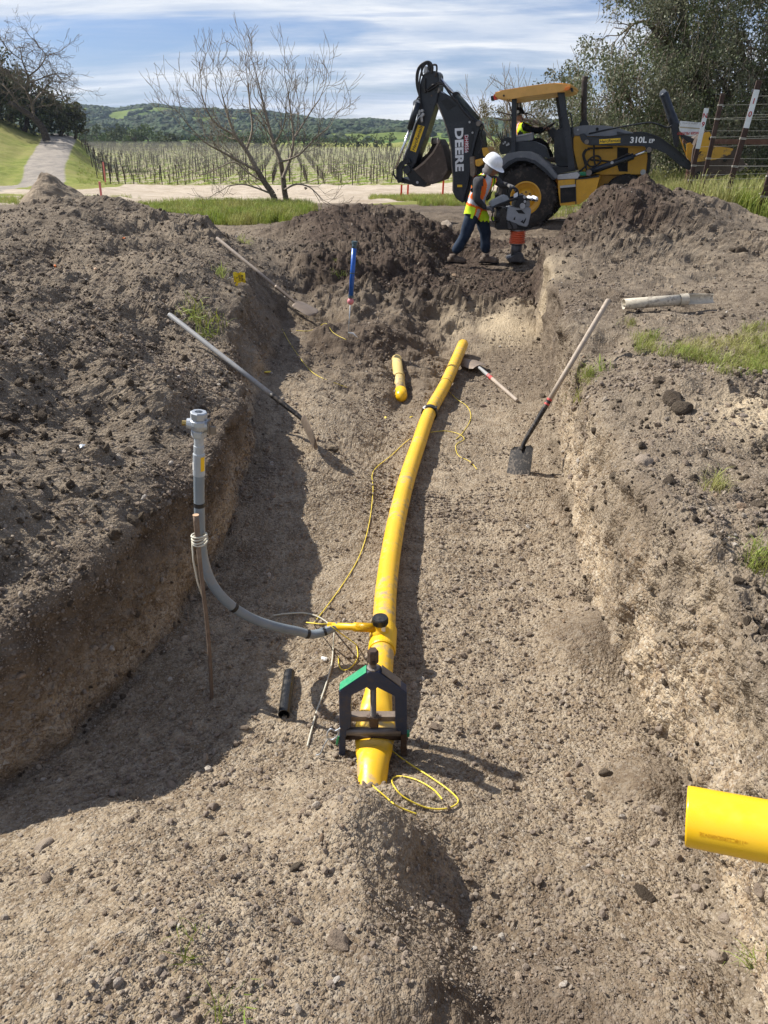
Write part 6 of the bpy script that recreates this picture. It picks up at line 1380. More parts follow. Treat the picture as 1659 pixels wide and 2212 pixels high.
    V = [[bm.verts.new(Vector((q(Z2, *p, 17.0).x + dx, yy - o.y, q(Z2, *p, 17.0).z + dz))) for yy in (17.0, 19.15)] for (dx, dz) in ((0, 0), (.02, .02)) for p in prof]; n = len(prof)
    for s in (0, 1):
        for i in range(n - 1): a, b = V[s * n + i], V[s * n + i + 1]; bm.faces.new((a[0], a[1], b[1], b[0]))
    for i in (0, n - 1): bm.faces.new((V[i][0], V[i][1], V[n + i][1], V[n + i][0]))
    for i in range(n - 1):
        for s in (0, 1): bm.faces.new((V[i][s], V[i + 1][s], V[n + i + 1][s], V[n + i][s]))
    bm_obj('shell', bm, M_MUD, bk)
    plate('yellow_upper_plate', Z2, [(1188, 514), (1220, 510), (1236, 536), (1232, 600), (1240, 610), (1200, 660), (1150, 655), (1128, 690), (1120, 640), (1152, 562)], 16.935, 16.949, M_MY, 0, bk); plate('yellow_patch', Z2, [(1240, 612), (1400, 636), (1380, 680), (1260, 720), (1130, 735), (1128, 700), (1160, 665)], 16.937, 16.949, simple('worn_yellow_with_mud', (.50, .28, .03), .6, 0, 1.0, 3, dirtcol=(.12, .09, .065)), 0, bk)
    plate('bucket_ear', Z2, [(1052, 600), (1080, 590), (1108, 620), (1106, 680), (1086, 742), (1066, 720), (1048, 690)], 17.6, 17.66, M_MY, .006, bk); plate('bucket_ear', Z2, [(1052, 600), (1080, 590), (1108, 620), (1106, 680), (1086, 742), (1066, 720), (1048, 690)], 17.3, 17.36, M_MY, .006, bk)
    plate('cutting_lip', Z2, [(1440, 795), (1496, 752), (1500, 764), (1446, 812)], 16.93, 19.22, M_STEEL, .003, bk)
    for x, y in ((1338, 722), (1138, 820), (1230, 560)): pin('bolt_hole', Z2, x, y, 16.93, .035, .02, M_BLKI, bk)
    sg = plate('guard_sign', Z2, [(1002, 430), (1168, 442), (1160, 482), (1160, 500), (1120, 536), (1080, 545), (1040, 535), (1000, 505), (996, 490)], 16.90, 16.925, simple('white_sign_face', (.66, .68, .70), .5, 0, .12), .003); plate('sign_fold', Z2, [(1000, 470), (1162, 483), (1160, 492), (1000, 480)], 16.895, 16.903, simple('creased_tan_edge', (.42, .36, .26), .6, 0, .3), .001, sg)
    text('print', 'DANGER PELIGRO', Z2, 1078, 520, 16.892, .060, 180 + 2, simple('red_print', (.50, .03, .03), .5, 0, .05), .001, .95, sg, .001); text('print', '( TWO KEEP )', Z2, 1078, 447, 16.892, .050, 0, simple('grey_print', (.30, .31, .32), .5, 0, 0), .0, 1.2, sg, .001)
    # ---- boom, dipper, digging bucket (swung out behind)
    boom = [(372, 352), (400, 330), (440, 366), (500, 382), (560, 440), (640, 505), (712, 570), (745, 600), (742, 650), (715, 690), (690, 800), (672, 900), (655, 1000), (650, 1060), (640, 1120), (600, 1272), (540, 1232), (510, 1170), (512, 1060), (500, 950), (495, 820), (480, 730), (455, 640), (430, 560), (400, 490), (380, 450), (366, 400)]
    B0, B1 = 17.82, 18.12; bo = plate('boom', Z7, boom, B0, B1, M_DK, .018)
    plate('boom_flange', Z7, [(366, 400), (380, 450), (400, 490), (430, 560), (455, 640), (480, 730), (495, 820), (500, 950), (512, 1060), (510, 1170), (522, 1172), (522, 1060), (510, 950), (505, 820), (490, 728), (464, 636), (438, 556), (410, 485), (388, 440)], B0 - .02, B1 + .02, M_STEEL, .004, bo)
    plate('boom_stiffener', Z7, [(412, 420), (470, 392), (545, 455), (470, 500)], B0 - .014, B0 + .001, M_DK2, .006, bo); plate('boom_foot_seam', Z7, [(672, 640), (700, 650), (655, 860), (640, 852)], B0 - .012, B0 + .001, M_DK2, .004, bo)
    pin('boom_pin', Z7, 388, 329, 17.80, .055, .12, M_STEEL, bo); pin('boom_pin', Z7, 732, 607, 17.78, .05, .14, M_STEEL, bo)
    for x, y in ((655, 595), (680, 683)): pin('boom_bolt', Z7, x, y, 17.81, .022, .04, M_SILV, bo)
    plate('boom_lug', Z7, [(670, 600), (735, 580), (762, 600), (750, 640), (690, 625)], 17.75, 17.83, M_DK, .008, bo)
    text('lettering', 'DEERE', Z7, 565, 824, B0 - .004, .250, -86.5, M_DECW, .010, 1.22, bo, .003)
    dr = plate('red_tag_decal', Z7, [(607, 704), (640, 700), (650, 846), (612, 850)], B0 - .005, B0 - .0005, M_DECR, 0, bo); text('print', 'DH9S56', Z7, 628, 775, B0 - .008, .108, -86.5, M_DECW, .001, .98, dr, .001)
    plate('yellow_tag_decal', Z7, [(551, 1117), (592, 1117), (593, 1136), (552, 1137)], B0 - .005, B0 - .0005, M_DECY, 0, bo)
    dip = [(246, 250), (268, 192), (300, 180), (330, 178), (370, 165), (396, 190), (400, 300), (380, 420), (330, 570), (282, 720), (240, 830), (205, 935), (165, 985), (110, 925), (98, 905), (150, 790), (222, 560), (245, 400), (240, 300)]
    D0, D1 = 17.84, 18.10; di = plate('dipper', Z7, dip, D0 - .1, D1 + .1, M_DK, .016)
    rd = plate('rental_decal', Z7, [(224, 616), (279, 632), (206, 847), (158, 829)], D0 - .106, D0 - .1005, M_DECY, 0, di); text('print', 'HercRentals', Z7, 219, 730, D0 - .109, .105, 70, M_DECB, .0015, 1.0, rd, .001, .15)
    plate('dipper_rib', Z7, [(248, 300), (258, 300), (300, 345), (290, 356), (250, 350)], D0 - .106, D0 - .099, M_DK2, .003, di); pin('dipper_bolt', Z7, 338, 374, D0 - .10, .02, .03, M_RUSTB, di)
    bc = tube('bucket_cylinder', Z7, [(222, 430), (155, 655)], 17.6, .068, M_DK, None, 16, 2); tube('cylinder_rod', Z7, [(158, 648), (36, 985)], 17.6, .030, M_CHR, bc, 12, 2); tube('cylinder_pipe', Z7, [(238, 545), (200, 610), (160, 740), (100, 905)], 17.56, .015, M_SILV, bc, 8, 2); pin('cylinder_collar', Z7, 212, 440, 17.6, .075, .06, M_SILV, bc)
    cc = tube('crowd_cylinder', Z7, [(545, 380), (722, 585)], 17.97, .082, simple('dark_green_grey_cylinder', (.030, .040, .036), .4, .1, .2), None, 16, 2); tube('cylinder_rod', Z7, [(398, 222), (550, 388)], 17.97, .034, M_CHR, cc, 12, 2); pin('cylinder_pin', Z7, 392, 215, 17.97, .06, .3, M_STEEL, cc); pin('cylinder_collar', Z7, 545, 380, 17.97, .09, .10, M_DK2, cc)
    plate('link_plate', Z7, [(150, 900), (160, 930), (105, 950), (90, 985), (92, 1050), (95, 1092), (60, 1104), (50, 1090), (42, 1040), (46, 985), (70, 930), (110, 905)], 17.62, 17.68, M_DK2, .008); plate('link_plate', Z7, [(150, 900), (160, 930), (105, 950), (90, 985), (92, 1050), (95, 1092), (60, 1104), (50, 1090), (42, 1040), (46, 985), (70, 930), (110, 905)], 18.24, 18.30, M_DK2, .008)
    plate('link_bar', Z7, [(60, 1075), (96, 1055), (165, 1088), (168, 1116), (90, 1102)], 17.72, 18.22, M_DK2, .01)
    tube('link_edge', Z7, [(20, 1000), (22, 1030), (48, 1072)], 17.6, .02, M_DK2)
    eb = thing_part('digging_bucket', t, (0, 0, 0)); S0 = 17.62
    plate('bucket_bracket', Z7, [(102, 985), (130, 958), (165, 970), (200, 1000), (290, 1062), (300, 1100), (280, 1138), (250, 1132), (200, 1130), (165, 1112), (150, 1060), (110, 1010)], 17.70, 18.24, M_DK2, .01, eb); pin('bracket_pin', Z7, 132, 990, 17.68, .085, .06, M_DK, eb); pin('bracket_hole', Z7, 220, 1097, 17.69, .028, .04, M_SILV, eb)
    sp = [(188, 992), (205, 975), (270, 930), (345, 850), (382, 780), (405, 745), (425, 790), (450, 880), (470, 1000), (425, 1078), (340, 1112), (290, 1095)]
    plate('side_plate', Z7, sp, S0, S0 + .03, M_MUD, .005, eb); plate('side_plate', Z7, [(x - 6, y - 10) for x, y in sp], 18.30, 18.33, M_MUD, .005, eb)
    bm = bmesh.new(); prof = [(335, 770), (345, 750), (400, 742), (428, 790), (452, 880), (472, 1000), (428, 1080), (342, 1114), (285, 1095), (190, 990)]; V = [[bm.verts.new(Vector((q(Z7, *p, 17.65).x * 1 + dx, yy - o.y, q(Z7, *p, 17.65).z + dz))) for yy in (17.65, 18.30)] for (dx, dz) in ((0, 0), (-.018, .01)) for p in prof[2:]]; n = len(prof) - 2
    for s in (0, 1):
        for i in range(n - 1): a, b = V[s * n + i], V[s * n + i + 1]; bm.faces.new((a[0], a[1], b[1], b[0]))
    for i in (0, n - 1): bm.faces.new((V[i][0], V[i][1], V[n + i][1], V[n + i][0]))
    for i in range(n - 1):
        for s in (0, 1): bm.faces.new((V[i][s], V[i + 1][s], V[n + i + 1][s], V[n + i][s]))
    bm_obj('shell', bm, M_MUD, eb); plate('side_edge', Z7, [(188, 988), (270, 925), (345, 845), (382, 775), (400, 742), (410, 746), (390, 790), (352, 858), (278, 940), (200, 1000)], S0 - .02, S0 + .04, M_BLADE, .004, eb)
    plate('inner_back', Z7, [(200, 955), (240, 905), (310, 850), (340, 790), (338, 770), (395, 745), (380, 790), (345, 850), (270, 930), (210, 975)], 18.20, 18.26, M_MUD, .004, eb)
    for i in range(5): x = 340 + i * 13; tube('bucket_tooth', Z7, [(x + 4, 775), (x + 1, 745), (x, 720 + (i % 2) * 3)], 18.24 - .14 * i, [.034, .034, .033, .032, .03, .028, .022, .014, .010], M_STEEL, eb, 6, 4)
    # boom-top hoses and fittings
    for pts in ([(245, 400), (215, 300), (212, 200), (235, 130), (290, 92), (330, 100), (345, 150)], [(235, 380), (222, 260), (230, 170), (262, 115), (310, 95), (338, 130), (335, 190)], [(250, 480), (236, 330), (243, 220), (272, 130), (305, 110), (318, 160)], [(262, 210), (255, 150), (275, 110), (300, 100)],
                [(345, 130), (350, 118), (378, 122), (380, 170), (366, 215)], [(285, 350), (280, 290), (284, 230)], [(300, 340), (350, 310), (400, 275), (440, 290), (490, 360), (540, 420)], [(290, 330), (350, 285), (402, 262), (450, 300), (500, 370)], [(240, 370), (205, 430), (170, 560), (150, 620)], [(755, 600), (768, 640), (740, 700), (765, 770), (740, 840), (728, 850)], [(725, 855), (745, 860), (750, 895)], [(540, 400), (600, 500), (690, 590)], [(232, 400), (238, 450), (250, 500)]):
        tube('hydraulic_hose', Z7, pts, 17.70, .020, M_HOSE, None, 8, 5)
    plate('hose_clamp', Z7, [(268, 185), (280, 125), (300, 130), (300, 175), (290, 190)], 17.66, 17.84, M_SILV, .006); plate('hose_guide', Z7, [(300, 100), (330, 90), (348, 130), (345, 190), (320, 200)], 17.9, 18.0, M_DK2, .01)
    for x, y in ((240, 505), (262, 500), (235, 525), (256, 545), (268, 530)): pin('pipe_fitting', Z7, x, y, 17.66, .030, .10, M_SILV)
    tube('hose_end', Z7, [(252, 535), (258, 595)], 17.66, .028, M_SILV)
    # swing tower and stabiliser behind the worker
    plate('swing_tower', Z7, [(655, 885), (690, 800), (742, 650), (760, 700), (770, 860), (800, 880), (830, 1000), (800, 1250), (620, 1280), (600, 1200), (640, 1050)], 17.9, 18.4, M_DK2, .02); plate('stabilizer_leg', Z7, [(655, 885), (690, 880), (705, 1000), (690, 1060), (660, 1040)], 17.5, 17.7, simple('muddy_stabilizer', (.17, .13, .09), .7, 0, .8, 6), .01); plate('yellow_bracket', Z7, [(700, 910), (760, 895), (770, 935), (735, 965), (705, 960)], 17.45, 17.75, M_MY, .01); plate('rear_frame', Z7, [(755, 810), (800, 805), (830, 860), (830, 900), (770, 880)], 17.6, 18.4, M_MY, .01)
    plate('rear_axle', Z4, [(1250, 760), (1500, 720), (1520, 900), (1250, 900)], 17.7, 18.4, M_DK2, .02)
    return t
BH = machine()
# ================================================================== PEOPLE AND THE RAMMER
M_JEAN = simple('dark_denim', (.022, .036, .062), .85, 0, .25, 7, .2, .3, (.12, .11, .10), .3)
M_HOODY = simple('charcoal_hoodie', (.055, .055, .058), .9, 0, .2, 8, .1, .2, (.13, .12, .11), .25)
M_HOOD2 = simple('grey_hood_cloth', (.17, .165, .17), .9, 0, .1, 8, .1)
M_SKIN = simple('tanned_skin', (.30, .155, .095), .55, 0, .05, 12)
M_BOOT = simple('dusty_brown_boots', (.11, .080, .058), .8, 0, .5, 8)
M_GLOVE = simple('grey_work_glove', (.13, .13, .135), .85, 0, .3, 12)
M_HAT = simple('white_hard_hat', (.80, .81, .82), .28, 0, .06, 8)
M_HIVIS = simple('hi_vis_yellow_green', (.62, .86, .03), .75, 0, .06, 8, .2); M_HIO = simple('hi_vis_orange', (.95, .17, .02), .7, 0, .05, 8, .2); M_REFL = simple('reflective_tape', (.50, .50, .52), .4, .3, .1, 10)
M_BLKC = simple('black_cloth', (.010, .010, .012), .9, 0, .1, 8, .1)
def skin_body(name, chains, mats, pick, parent, loc, root=0):
    """chains: list of lists of (point, radius, key); shared keys join"""
    key = {}; V = []; Rr = []; E = []
    for ch in chains:
        prev = None
        for p, r, k in ch:
            if k in key: i = key[k]
            else: i = key[k] = len(V); V.append(Vector(p)); Rr.append(r)
            if prev is not None: E.append((prev, i))
            prev = i
    me = bpy.data.meshes.new(name); me.from_pydata([tuple(v) for v in V], E, []); o = bpy.data.objects.new(name, me); COL.objects.link(o)
    md = o.modifiers.new('s', 'SKIN'); md.use_smooth_shade = True; md.branch_smoothing = .6
    for i, sv in enumerate(me.skin_vertices[0].data): sv.radius = Rr[i] if isinstance(Rr[i], tuple) else (Rr[i], Rr[i]); sv.use_root = (i == root)
    s = o.modifiers.new('d', 'SUBSURF'); s.levels = 2; s.render_levels = 2
    dg = bpy.context.evaluated_depsgraph_get(); m2 = bpy.data.meshes.new_from_object(o.evaluated_get(dg)); bpy.data.objects.remove(o); m2.name = name
    m2.materials.clear()
    for m in mats: m2.materials.append(m)
    for pl in m2.polygons: pl.material_index = pick(pl.center); pl.use_smooth = True
    b = bpy.data.objects.new(name, m2); COL.objects.link(b); b.parent = parent
    # cloth folds
    for v in m2.vertices:
        n = mnoise.noise(v.co * 9) * .012 + mnoise.noise(v.co * 22) * .006; v.co += v.normal * n
    return b
def segd(p, a, b):
    ab = b - a; t = max(0, min(1, (p - a).dot(ab) / ab.length_squared)); return (p - (a + ab * t)).length, t
def hand(name, wrist, palm, fdir, curl, mat, parent, s=1.0, side=Vector((0, 1, 0))):
    """gloved hand: palm block and five bent fingers closing round a bar that runs along side"""
    f = Vector(fdir).normalized(); sd = (side - f * side.dot(f)).normalized(); up = sd.cross(f); up = up if up.z > 0 else -up
    bm = bmesh.new(); w = Vector(wrist); p = Vector(palm)
    add_tube(bm, smooth_pts([w, w + (p - w) * .5, p, p + f * .03 * s], 3), [.030 * s, .031 * s, .034 * s, .038 * s, .041 * s, .042 * s, .042 * s, .041 * s, .040 * s, .032 * s][:10], 10, True, [(1, .62)] * 10)
    for i, (ofs, ln) in enumerate(((-.033, .85), (-.011, 1.0), (.011, .95), (.031, .75))):
        b0 = p + sd * ofs * s + f * .015 * s + up * .010 * s; c = curl; pts = [b0]; d = f.copy()
        for k, l in enumerate((.036, .026, .022)):
            pts.append(pts[-1] + d * l * ln * s); d = (d * math.cos(c) - up * math.sin(c)).normalized(); c = curl * 1.1
            ax = sd; 
        pts.append(pts[-1] + d * .014 * s); add_tube(bm, pts, [.0115 * s, .0115 * s, .0105 * s, .0095 * s, .006 * s], 8)
    tb = p + sd * -.040 * s - f * .02 * s; add_tube(bm, [tb, tb - sd * .02 * s + f * .028 * s - up * .012 * s, tb - sd * .006 * s + f * .052 * s - up * .034 * s, tb + sd * .012 * s + f * .056 * s - up * .046 * s], [.0145 * s, .013 * s, .0115 * s, .007 * s], 8)
    return bm_obj(name, bm, mat, parent, True)
WY = 12.25
def rammer():
    g = P(1116, 560, y=WY); gzv = gz(g.x, WY); t = thing('tamping_rammer', 'grey tamping rammer with orange bellows held by the standing worker', 'rammer', (g.x, WY, P(1116, 566, y=WY).z)); o = Vector(t.location)
    q = lambda x, y, Y=WY: P(*Z4(x, y), y=Y) - o
    M_RG = simple('light_grey_rammer_plastic', (.30, .32, .34), .45, 0, .25, 8); M_OB = simple('orange_rubber_bellows', (.72, .12, .035), .55, 0, .2, 10); M_DG = simple('dark_grey_rammer_metal', (.085, .085, .09), .5, .3, .35, 8)
    def pl(nm, poly, d0, d1, mat, bev=.006, par=None): bm = bmesh.new(); add_prism(bm, [(q(*p).x, q(*p).z) for p in poly], d0, d1); (bmesh.ops.bevel(bm, geom=bm.edges[:], offset=bev, segments=2, affect='EDGES', clamp_overlap=True) if bev else None); return bm_obj(nm, bm, mat, par or t)
    def tb(nm, pts, r, mat, dy=0, seg=10, par=None, sm=3): return tube_obj(nm, smooth_pts([q(*p) + Vector((0, dy, 0)) for p in pts], sm), r, mat, par or t, seg)
    c = lambda y: q(1018, y); k = (q(1110, 1300).x - q(1018, 1300).x)
    bm = bmesh.new(); pr = []; z1, z0 = c(1232).z, c(1372).z
    for i in range(6): zz = z1 + (z0 - z1) * i / 5.5; pr += [(k * .82, zz), (k * 1.02, zz + (z0 - z1) / 16), (k * 1.02, zz + (z0 - z1) / 8.5), (k * .82, zz + (z0 - z1) / 6.4)]
    add_lathe(bm, pr, Matrix.Translation((c(1300).x, 0, 0)), 28); bm_obj('bellows', bm, M_OB, t, True)
    for z_a, z_b, r in ((1208, 1236, .72), (1366, 1386, .86)): bm = bmesh.new(); add_lathe(bm, [(k * r, c(z_b).z), (k * r, c(z_a).z)], Matrix.Translation((c(1300).x, 0, 0)), 24); bm_obj('clamp_band', bm, M_SILV, t)
    bm = bmesh.new(); add_lathe(bm, [(k * .66, c(1540).z), (k * .70, c(1384).z)], Matrix.Translation((c(1300).x, 0, 0)), 24); bm_obj('leg_tube', bm, M_DG, t, True)
    pl('foot', [(885, 1545), (960, 1520), (990, 1480), (1060, 1480), (1085, 1540), (1100, 1575), (1060, 1592), (900, 1590)], -.14, .14, M_DG, .012)
    sh = pl('shroud', [(885, 955), (920, 942), (1150, 945), (1162, 960), (1158, 1010), (1125, 1160), (1105, 1178), (1000, 1150), (985, 1120), (880, 1105), (870, 1080)], -.15, .15, M_RG, .022)
    for poly in ([(980, 975), (1050, 975), (1090, 1020), (1010, 1012)], [(1100, 1062), (1098, 1090), (1075, 1140), (1062, 1125)], [(1035, 1112), (1068, 1088), (1062, 1128)], [(950, 1085), (975, 1050), (970, 1095)]): pl('shroud_slot', poly, -.156, -.149, M_BLKI, .0, sh)
    pl('engine_base', [(752, 1130), (880, 1110), (1000, 1155), (1110, 1180), (1110, 1212), (760, 1212)], -.12, .12, M_DK2, .01); pl('crankcase', [(880, 1110), (990, 1120), (1000, 1200), (890, 1200)], -.16, .10, M_DG, .012)
    bm = bmesh.new(); add_lathe(bm, [(.115, -.10), (.125, -.06), (.125, .06), (.10, .10)], Matrix.Translation(q(830, 1050)) @ Matrix.Rotation(R(90), 4, 'Y'), 22); bm_obj('engine_fan', bm, M_BLK, t); pl('fan_guard', [(800, 955), (870, 950), (885, 1040), (870, 1160), (800, 1170), (780, 1060)], -.13, .12, M_BLK, .015); pl('exhaust', [(1060, 1130), (1120, 1140), (1110, 1200), (1050, 1195)], -.10, .05, M_DG, .01)
    pl('air_cleaner', [(1110, 862), (1150, 862), (1158, 940), (1080, 946)], -.10, .10, M_RG, .012); pl('fuel_tank', [(682, 905), (700, 880), (850, 805), (880, 805), (920, 840), (910, 862), (730, 950), (690, 940)], -.11, .11, M_RG, .02)
    for dy in (-.155, .155): tb('handle_frame', [(690, 962), (800, 905), (1000, 838), (1110, 848), (1235, 862)], .017, M_DK2, dy)
    tb('handle_crossbar', [(692, 965), (688, 972)], .016, M_DK2, 0); bm = bmesh.new(); add_tube(bm, [q(690, 965) + Vector((0, -.17, 0)), q(690, 965) + Vector((0, .17, 0))], .017, 10); bm_obj('grip_bar', bm, M_BLK, t)
    tb('lift_loop', [(908, 830), (912, 745), (945, 722), (985, 725), (1012, 760), (1015, 830)], .015, M_DK2, .10); tb('lift_loop', [(908, 830), (912, 745), (945, 722), (985, 725), (1012, 760), (1015, 830)], .015, M_DK2, -.10); bm = bmesh.new(); add_tube(bm, [q(955, 720) + Vector((0, -.11, 0)), q(955, 720) + Vector((0, .11, 0))], .016, 10); bm_obj('grip_bar', bm, M_BLK, t)
    pl('frame_bracket', [(1030, 800), (1090, 800), (1118, 840), (1080, 930), (1020, 945), (960, 940), (980, 870)], -.17, .17, M_DK2, .01)
    for x, y, r in ((1078, 820, .022), (1082, 874, .020), (1055, 925, .042)): p = q(x, y); tube_obj('bracket_bolt', [p + Vector((0, -.19, 0)), p + Vector((0, -.165, 0))], r, M_SILV, t, 14, False)
    pl('white_plate', [(960, 790), (1005, 765), (1008, 815), (958, 835)], -.13, -.12, M_DECW, .003)
    for x, y, r in ((1165, 845, .030), (1220, 850, .036)): bm = bmesh.new(); p = q(x, y); add_tube(bm, [p + Vector((0, -.17, 0)), p + Vector((0, -.12, 0)), p + Vector((0, .12, 0)), p + Vector((0, .17, 0))], [r * .7, r, r, r * .7], 14); bm_obj('roller', bm, M_DECW, t, True)
    tb('throttle_cable', [(700, 960), (715, 1010), (700, 1080), (720, 1110), (790, 1090)], .010, M_HOSE, -.12); tb('fuel_hose', [(900, 1100), (940, 1180), (930, 1200)], .010, M_HOSE, -.17); pl('clear_bottle', [(700, 1060), (735, 1060), (738, 1110), (705, 1110)], -.05, .02, M_HIVIS, .008); pl('starter', [(745, 1050), (800, 1040), (800, 1120), (750, 1125)], -.06, .08, M_DK2, .01)
rammer()
def worker():
    f1 = P(*Z4(245, 1600), y=WY - .05); t = thing('person', 'worker in white hard hat, hi-vis vest and jeans leaning over to steer the rammer', 'person', (P(1010, 570, y=WY).x, WY, gz(P(1010, 570, y=WY).x, WY))); o = Vector(t.location)
    q = lambda x, y, dy=0: P(*Z4(x, y), y=WY + dy) - o
    pelvis = q(510, 1010, .02); spine = q(520, 850, .02); chest = q(600, 690, .02); neck = q(668, 560, .02); head0 = q(700, 500, .0); head1 = q(728, 450, .0)
    hipN, hipF = q(470, 1050, -.10), q(590, 1060, .12); knN, knF = q(400, 1290, -.10), q(640, 1290, .10); anN, anF = q(258, 1510, -.08), q(640, 1510, .12)
    shN, shF = q(545, 640, -.20), q(735, 610, .17); elN, elF = q(530, 860, -.26), q(835, 690, .20); wrN, wrF = q(640, 965, -.17), q(905, 690, .10)
    hN, hF = q(678, 968, -.14), q(935, 705, .08)
    chains = [[(pelvis, (.155, .125), 'p'), (spine, (.15, .125), 's'), (chest, (.175, .135), 'c'), (neck, .075, 'n'), (head0, .085, 'h0'), (head1, .095, 'h1')],
              [(pelvis, .15, 'p'), (hipN, .120, 'hn'), ((hipN + knN) / 2, .112, 'mn'), (knN, .090, 'kn'), ((knN + anN) / 2, .086, 'sn'), (anN, .082, 'an')], [(pelvis, .15, 'p'), (hipF, .118, 'hf'), ((hipF + knF) / 2, .108, 'mf'), (knF, .088, 'kf'), ((knF + anF) / 2, .084, 'sf'), (anF, .080, 'af')],
              [(chest, .16, 'c'), (shN, .082, 'un'), ((shN + elN) / 2, .070, 'bn'), (elN, .058, 'en'), (wrN, .042, 'wn')], [(chest, .16, 'c'), (shF, .078, 'uf'), ((shF + elF) / 2, .064, 'bf'), (elF, .054, 'ef'), (wrF, .040, 'wf')]]
    def pick(c):
        if c.z < pelvis.z + .03: return 0
        if (c - head1).length < .13 or (c - head0).length < .10: return 2
        return 1
    body = skin_body('body', chains, [M_JEAN, M_HOODY, M_SKIN], pick, t, None)
    # hi-vis vest grown out of the torso surface
    bm = bmesh.new(); bm.from_mesh(body.data); bm.verts.ensure_lookup_table(); ax = (neck - pelvis); axn = ax.normalized()
    def arm_d(c): return min(segd(c, shN + (elN - shN) * .18, elN)[0] - .085, segd(c, elN, wrN)[0] - .05, segd(c, shF + (elF - shF) * .18, elF)[0] - .08, segd(c, elF, wrF)[0] - .05)
    kill = [f for f in bm.faces if not (segd(f.calc_center_median(), pelvis - axn * .16, neck - axn * .05)[0] < .24 and -.07 < (f.calc_center_median() - pelvis).dot(axn) < ax.length - .03 and arm_d(f.calc_center_median()) > 0)]
    bmesh.ops.delete(bm, geom=kill, context='FACES'); isl = {}
    bmesh.ops.subdivide_edges(bm, edges=bm.edges[:], cuts=2, use_grid_fill=True); bm.normal_update()
    for v in bm.verts: v.co += v.normal * (.020 + .010 * max(0, min(1, .5 - (v.co - pelvis).dot(axn) * 4)))
    side = Vector((0, 1, 0)); fwd = side.cross(axn).normalized(); fwd = fwd if fwd.x > 0 else -fwd
    for f in bm.faces:
        c = f.calc_center_median(); h = (c - pelvis).dot(axn) / ax.length; r = (c - pelvis) - axn * (c - pelvis).dot(axn); s = r.dot(side); fw = r.dot(fwd); m = 0
        if .12 < h < .36: m = 1
        if .175 < h < .305: m = 2
        d = abs(abs(s) - .10) if h > .30 else 9
        if d < .062: m = 1
        if d < .032: m = 2
        if -.22 < h < .12 and abs(fw - .03) < .055 : m = 1
        if -.22 < h < .12 and abs(fw - .03) < .028: m = 2
        f.material_index = m; f.smooth = True
    bmesh.ops.solidify(bm, geom=bm.faces[:], thickness=-.006) if False else None
    me = bpy.data.meshes.new('vest'); bm.to_mesh(me); bm.free()
    for m in (M_HIVIS, M_HIO, M_REFL): me.materials.append(m)
    link_mesh('vest', me, None, t)
    bm = bmesh.new(); add_tube(bm, [neck + fwd * .12 - axn * .02, chest + fwd * .185, spine + fwd * .178], .006, 6); bm_obj('vest_zip', bm, M_BLKC, t)
    # head: hood, face, hat
    hc = (head0 + head1) / 2; look = Vector((.62, -.55, -.38)).normalized(); u = look.cross(Vector((0, 0, 1))).normalized(); up = u.cross(look)
    F = Matrix((u, look, up)).transposed().to_4x4(); H = Matrix.Translation(hc + look * .02) @ F
    def part(nm, fn, mat, sm=True, par=t): bm = bmesh.new(); fn(bm); bmesh.ops.transform(bm, matrix=H, verts=bm.verts[:]); return bm_obj(nm, bm, mat, par, sm)
    def face(bm):
        bmesh.ops.create_uvsphere(bm, u_segments=26, v_segments=20, radius=1.0)
        for v in bm.verts:
            x, y, z = v.co; w = .078 * (1 - .28 * max(0, -z)); v.co = (x * w, y * .098, z * .118)
            if y > .55: nose = math.exp(-(x / .20) ** 2 - ((z + .12) / .22) ** 2) * .030; eye = -.010 * math.exp(-((abs(x) - .40) / .20) ** 2 - ((z - .10) / .14) ** 2); lip = .006 * math.exp(-(x / .35) ** 2 - ((z + .50) / .09) ** 2); chin = .012 * math.exp(-(x / .35) ** 2 - ((z + .85) / .15) ** 2); v.co.y += nose + eye + lip + chin
    fc = part('face', face, M_SKIN)
    part('glasses', lambda bm: [add_box(bm, (sx * .032, .098, .016), (.050, .010, .030), None, .004) for sx in (-1, 1)] + [add_box(bm, (0, .104, .022), (.02, .006, .006))] + [add_box(bm, (sx * .070, .05, .020), (.005, .10, .006)) for sx in (-1, 1)], M_BLK, False, fc)
    part('mouth', lambda bm: add_box(bm, (0, .100, -.058), (.040, .008, .006), None, .002), simple('lips', (.22, .09, .07), .6, 0, 0), False, fc)
    part('ear', lambda bm: [add_box(bm, (sx * .076, .0, -.005), (.014, .030, .052), None, .006) for sx in (-1, 1)], M_SKIN, True, fc)
    def hood(bm):
        bmesh.ops.create_uvsphere(bm, u_segments=28, v_segments=20, radius=1.0)
        for v in bm.verts:
            x, y, z = v.co; fold = 1 + .05 * math.sin(z * 14 + x * 3) * (z < .2); v.co = (x * .104 * fold, y * .118 - .014, z * .150 - .01)
            if z < -.35: v.co.x *= 1 + .55 * (-z - .35); v.co.y = v.co.y * (1 + .45 * (-z - .35)) - .02
        bmesh.ops.delete(bm, geom=[f for f in bm.faces if f.calc_center_median().y > .035 and abs(f.calc_center_median().x) < .080 and f.calc_center_median().z > -.13], context='FACES')
    part('hood', hood, M_HOOD2)
    HH = Matrix.Translation(hc + up * .055 + look * -.005) @ F @ Matrix.Rotation(R(-2), 4, 'X')
    bm = bmesh.new(); n = 36; rings = []
    for j in range(13):
        f = j / 12; a = f * math.pi / 2; rr = math.cos(a) ** .8; rings.append([bm.verts.new((math.cos(b) * .128 * rr, math.sin(b) * .150 * rr, .135 * math.sin(a) + .012 * max(0, 1 - abs(math.cos(b)) * 3.2) * math.sin(a) * (f < .97))) for b in [2 * math.pi * k / n for k in range(n)]])
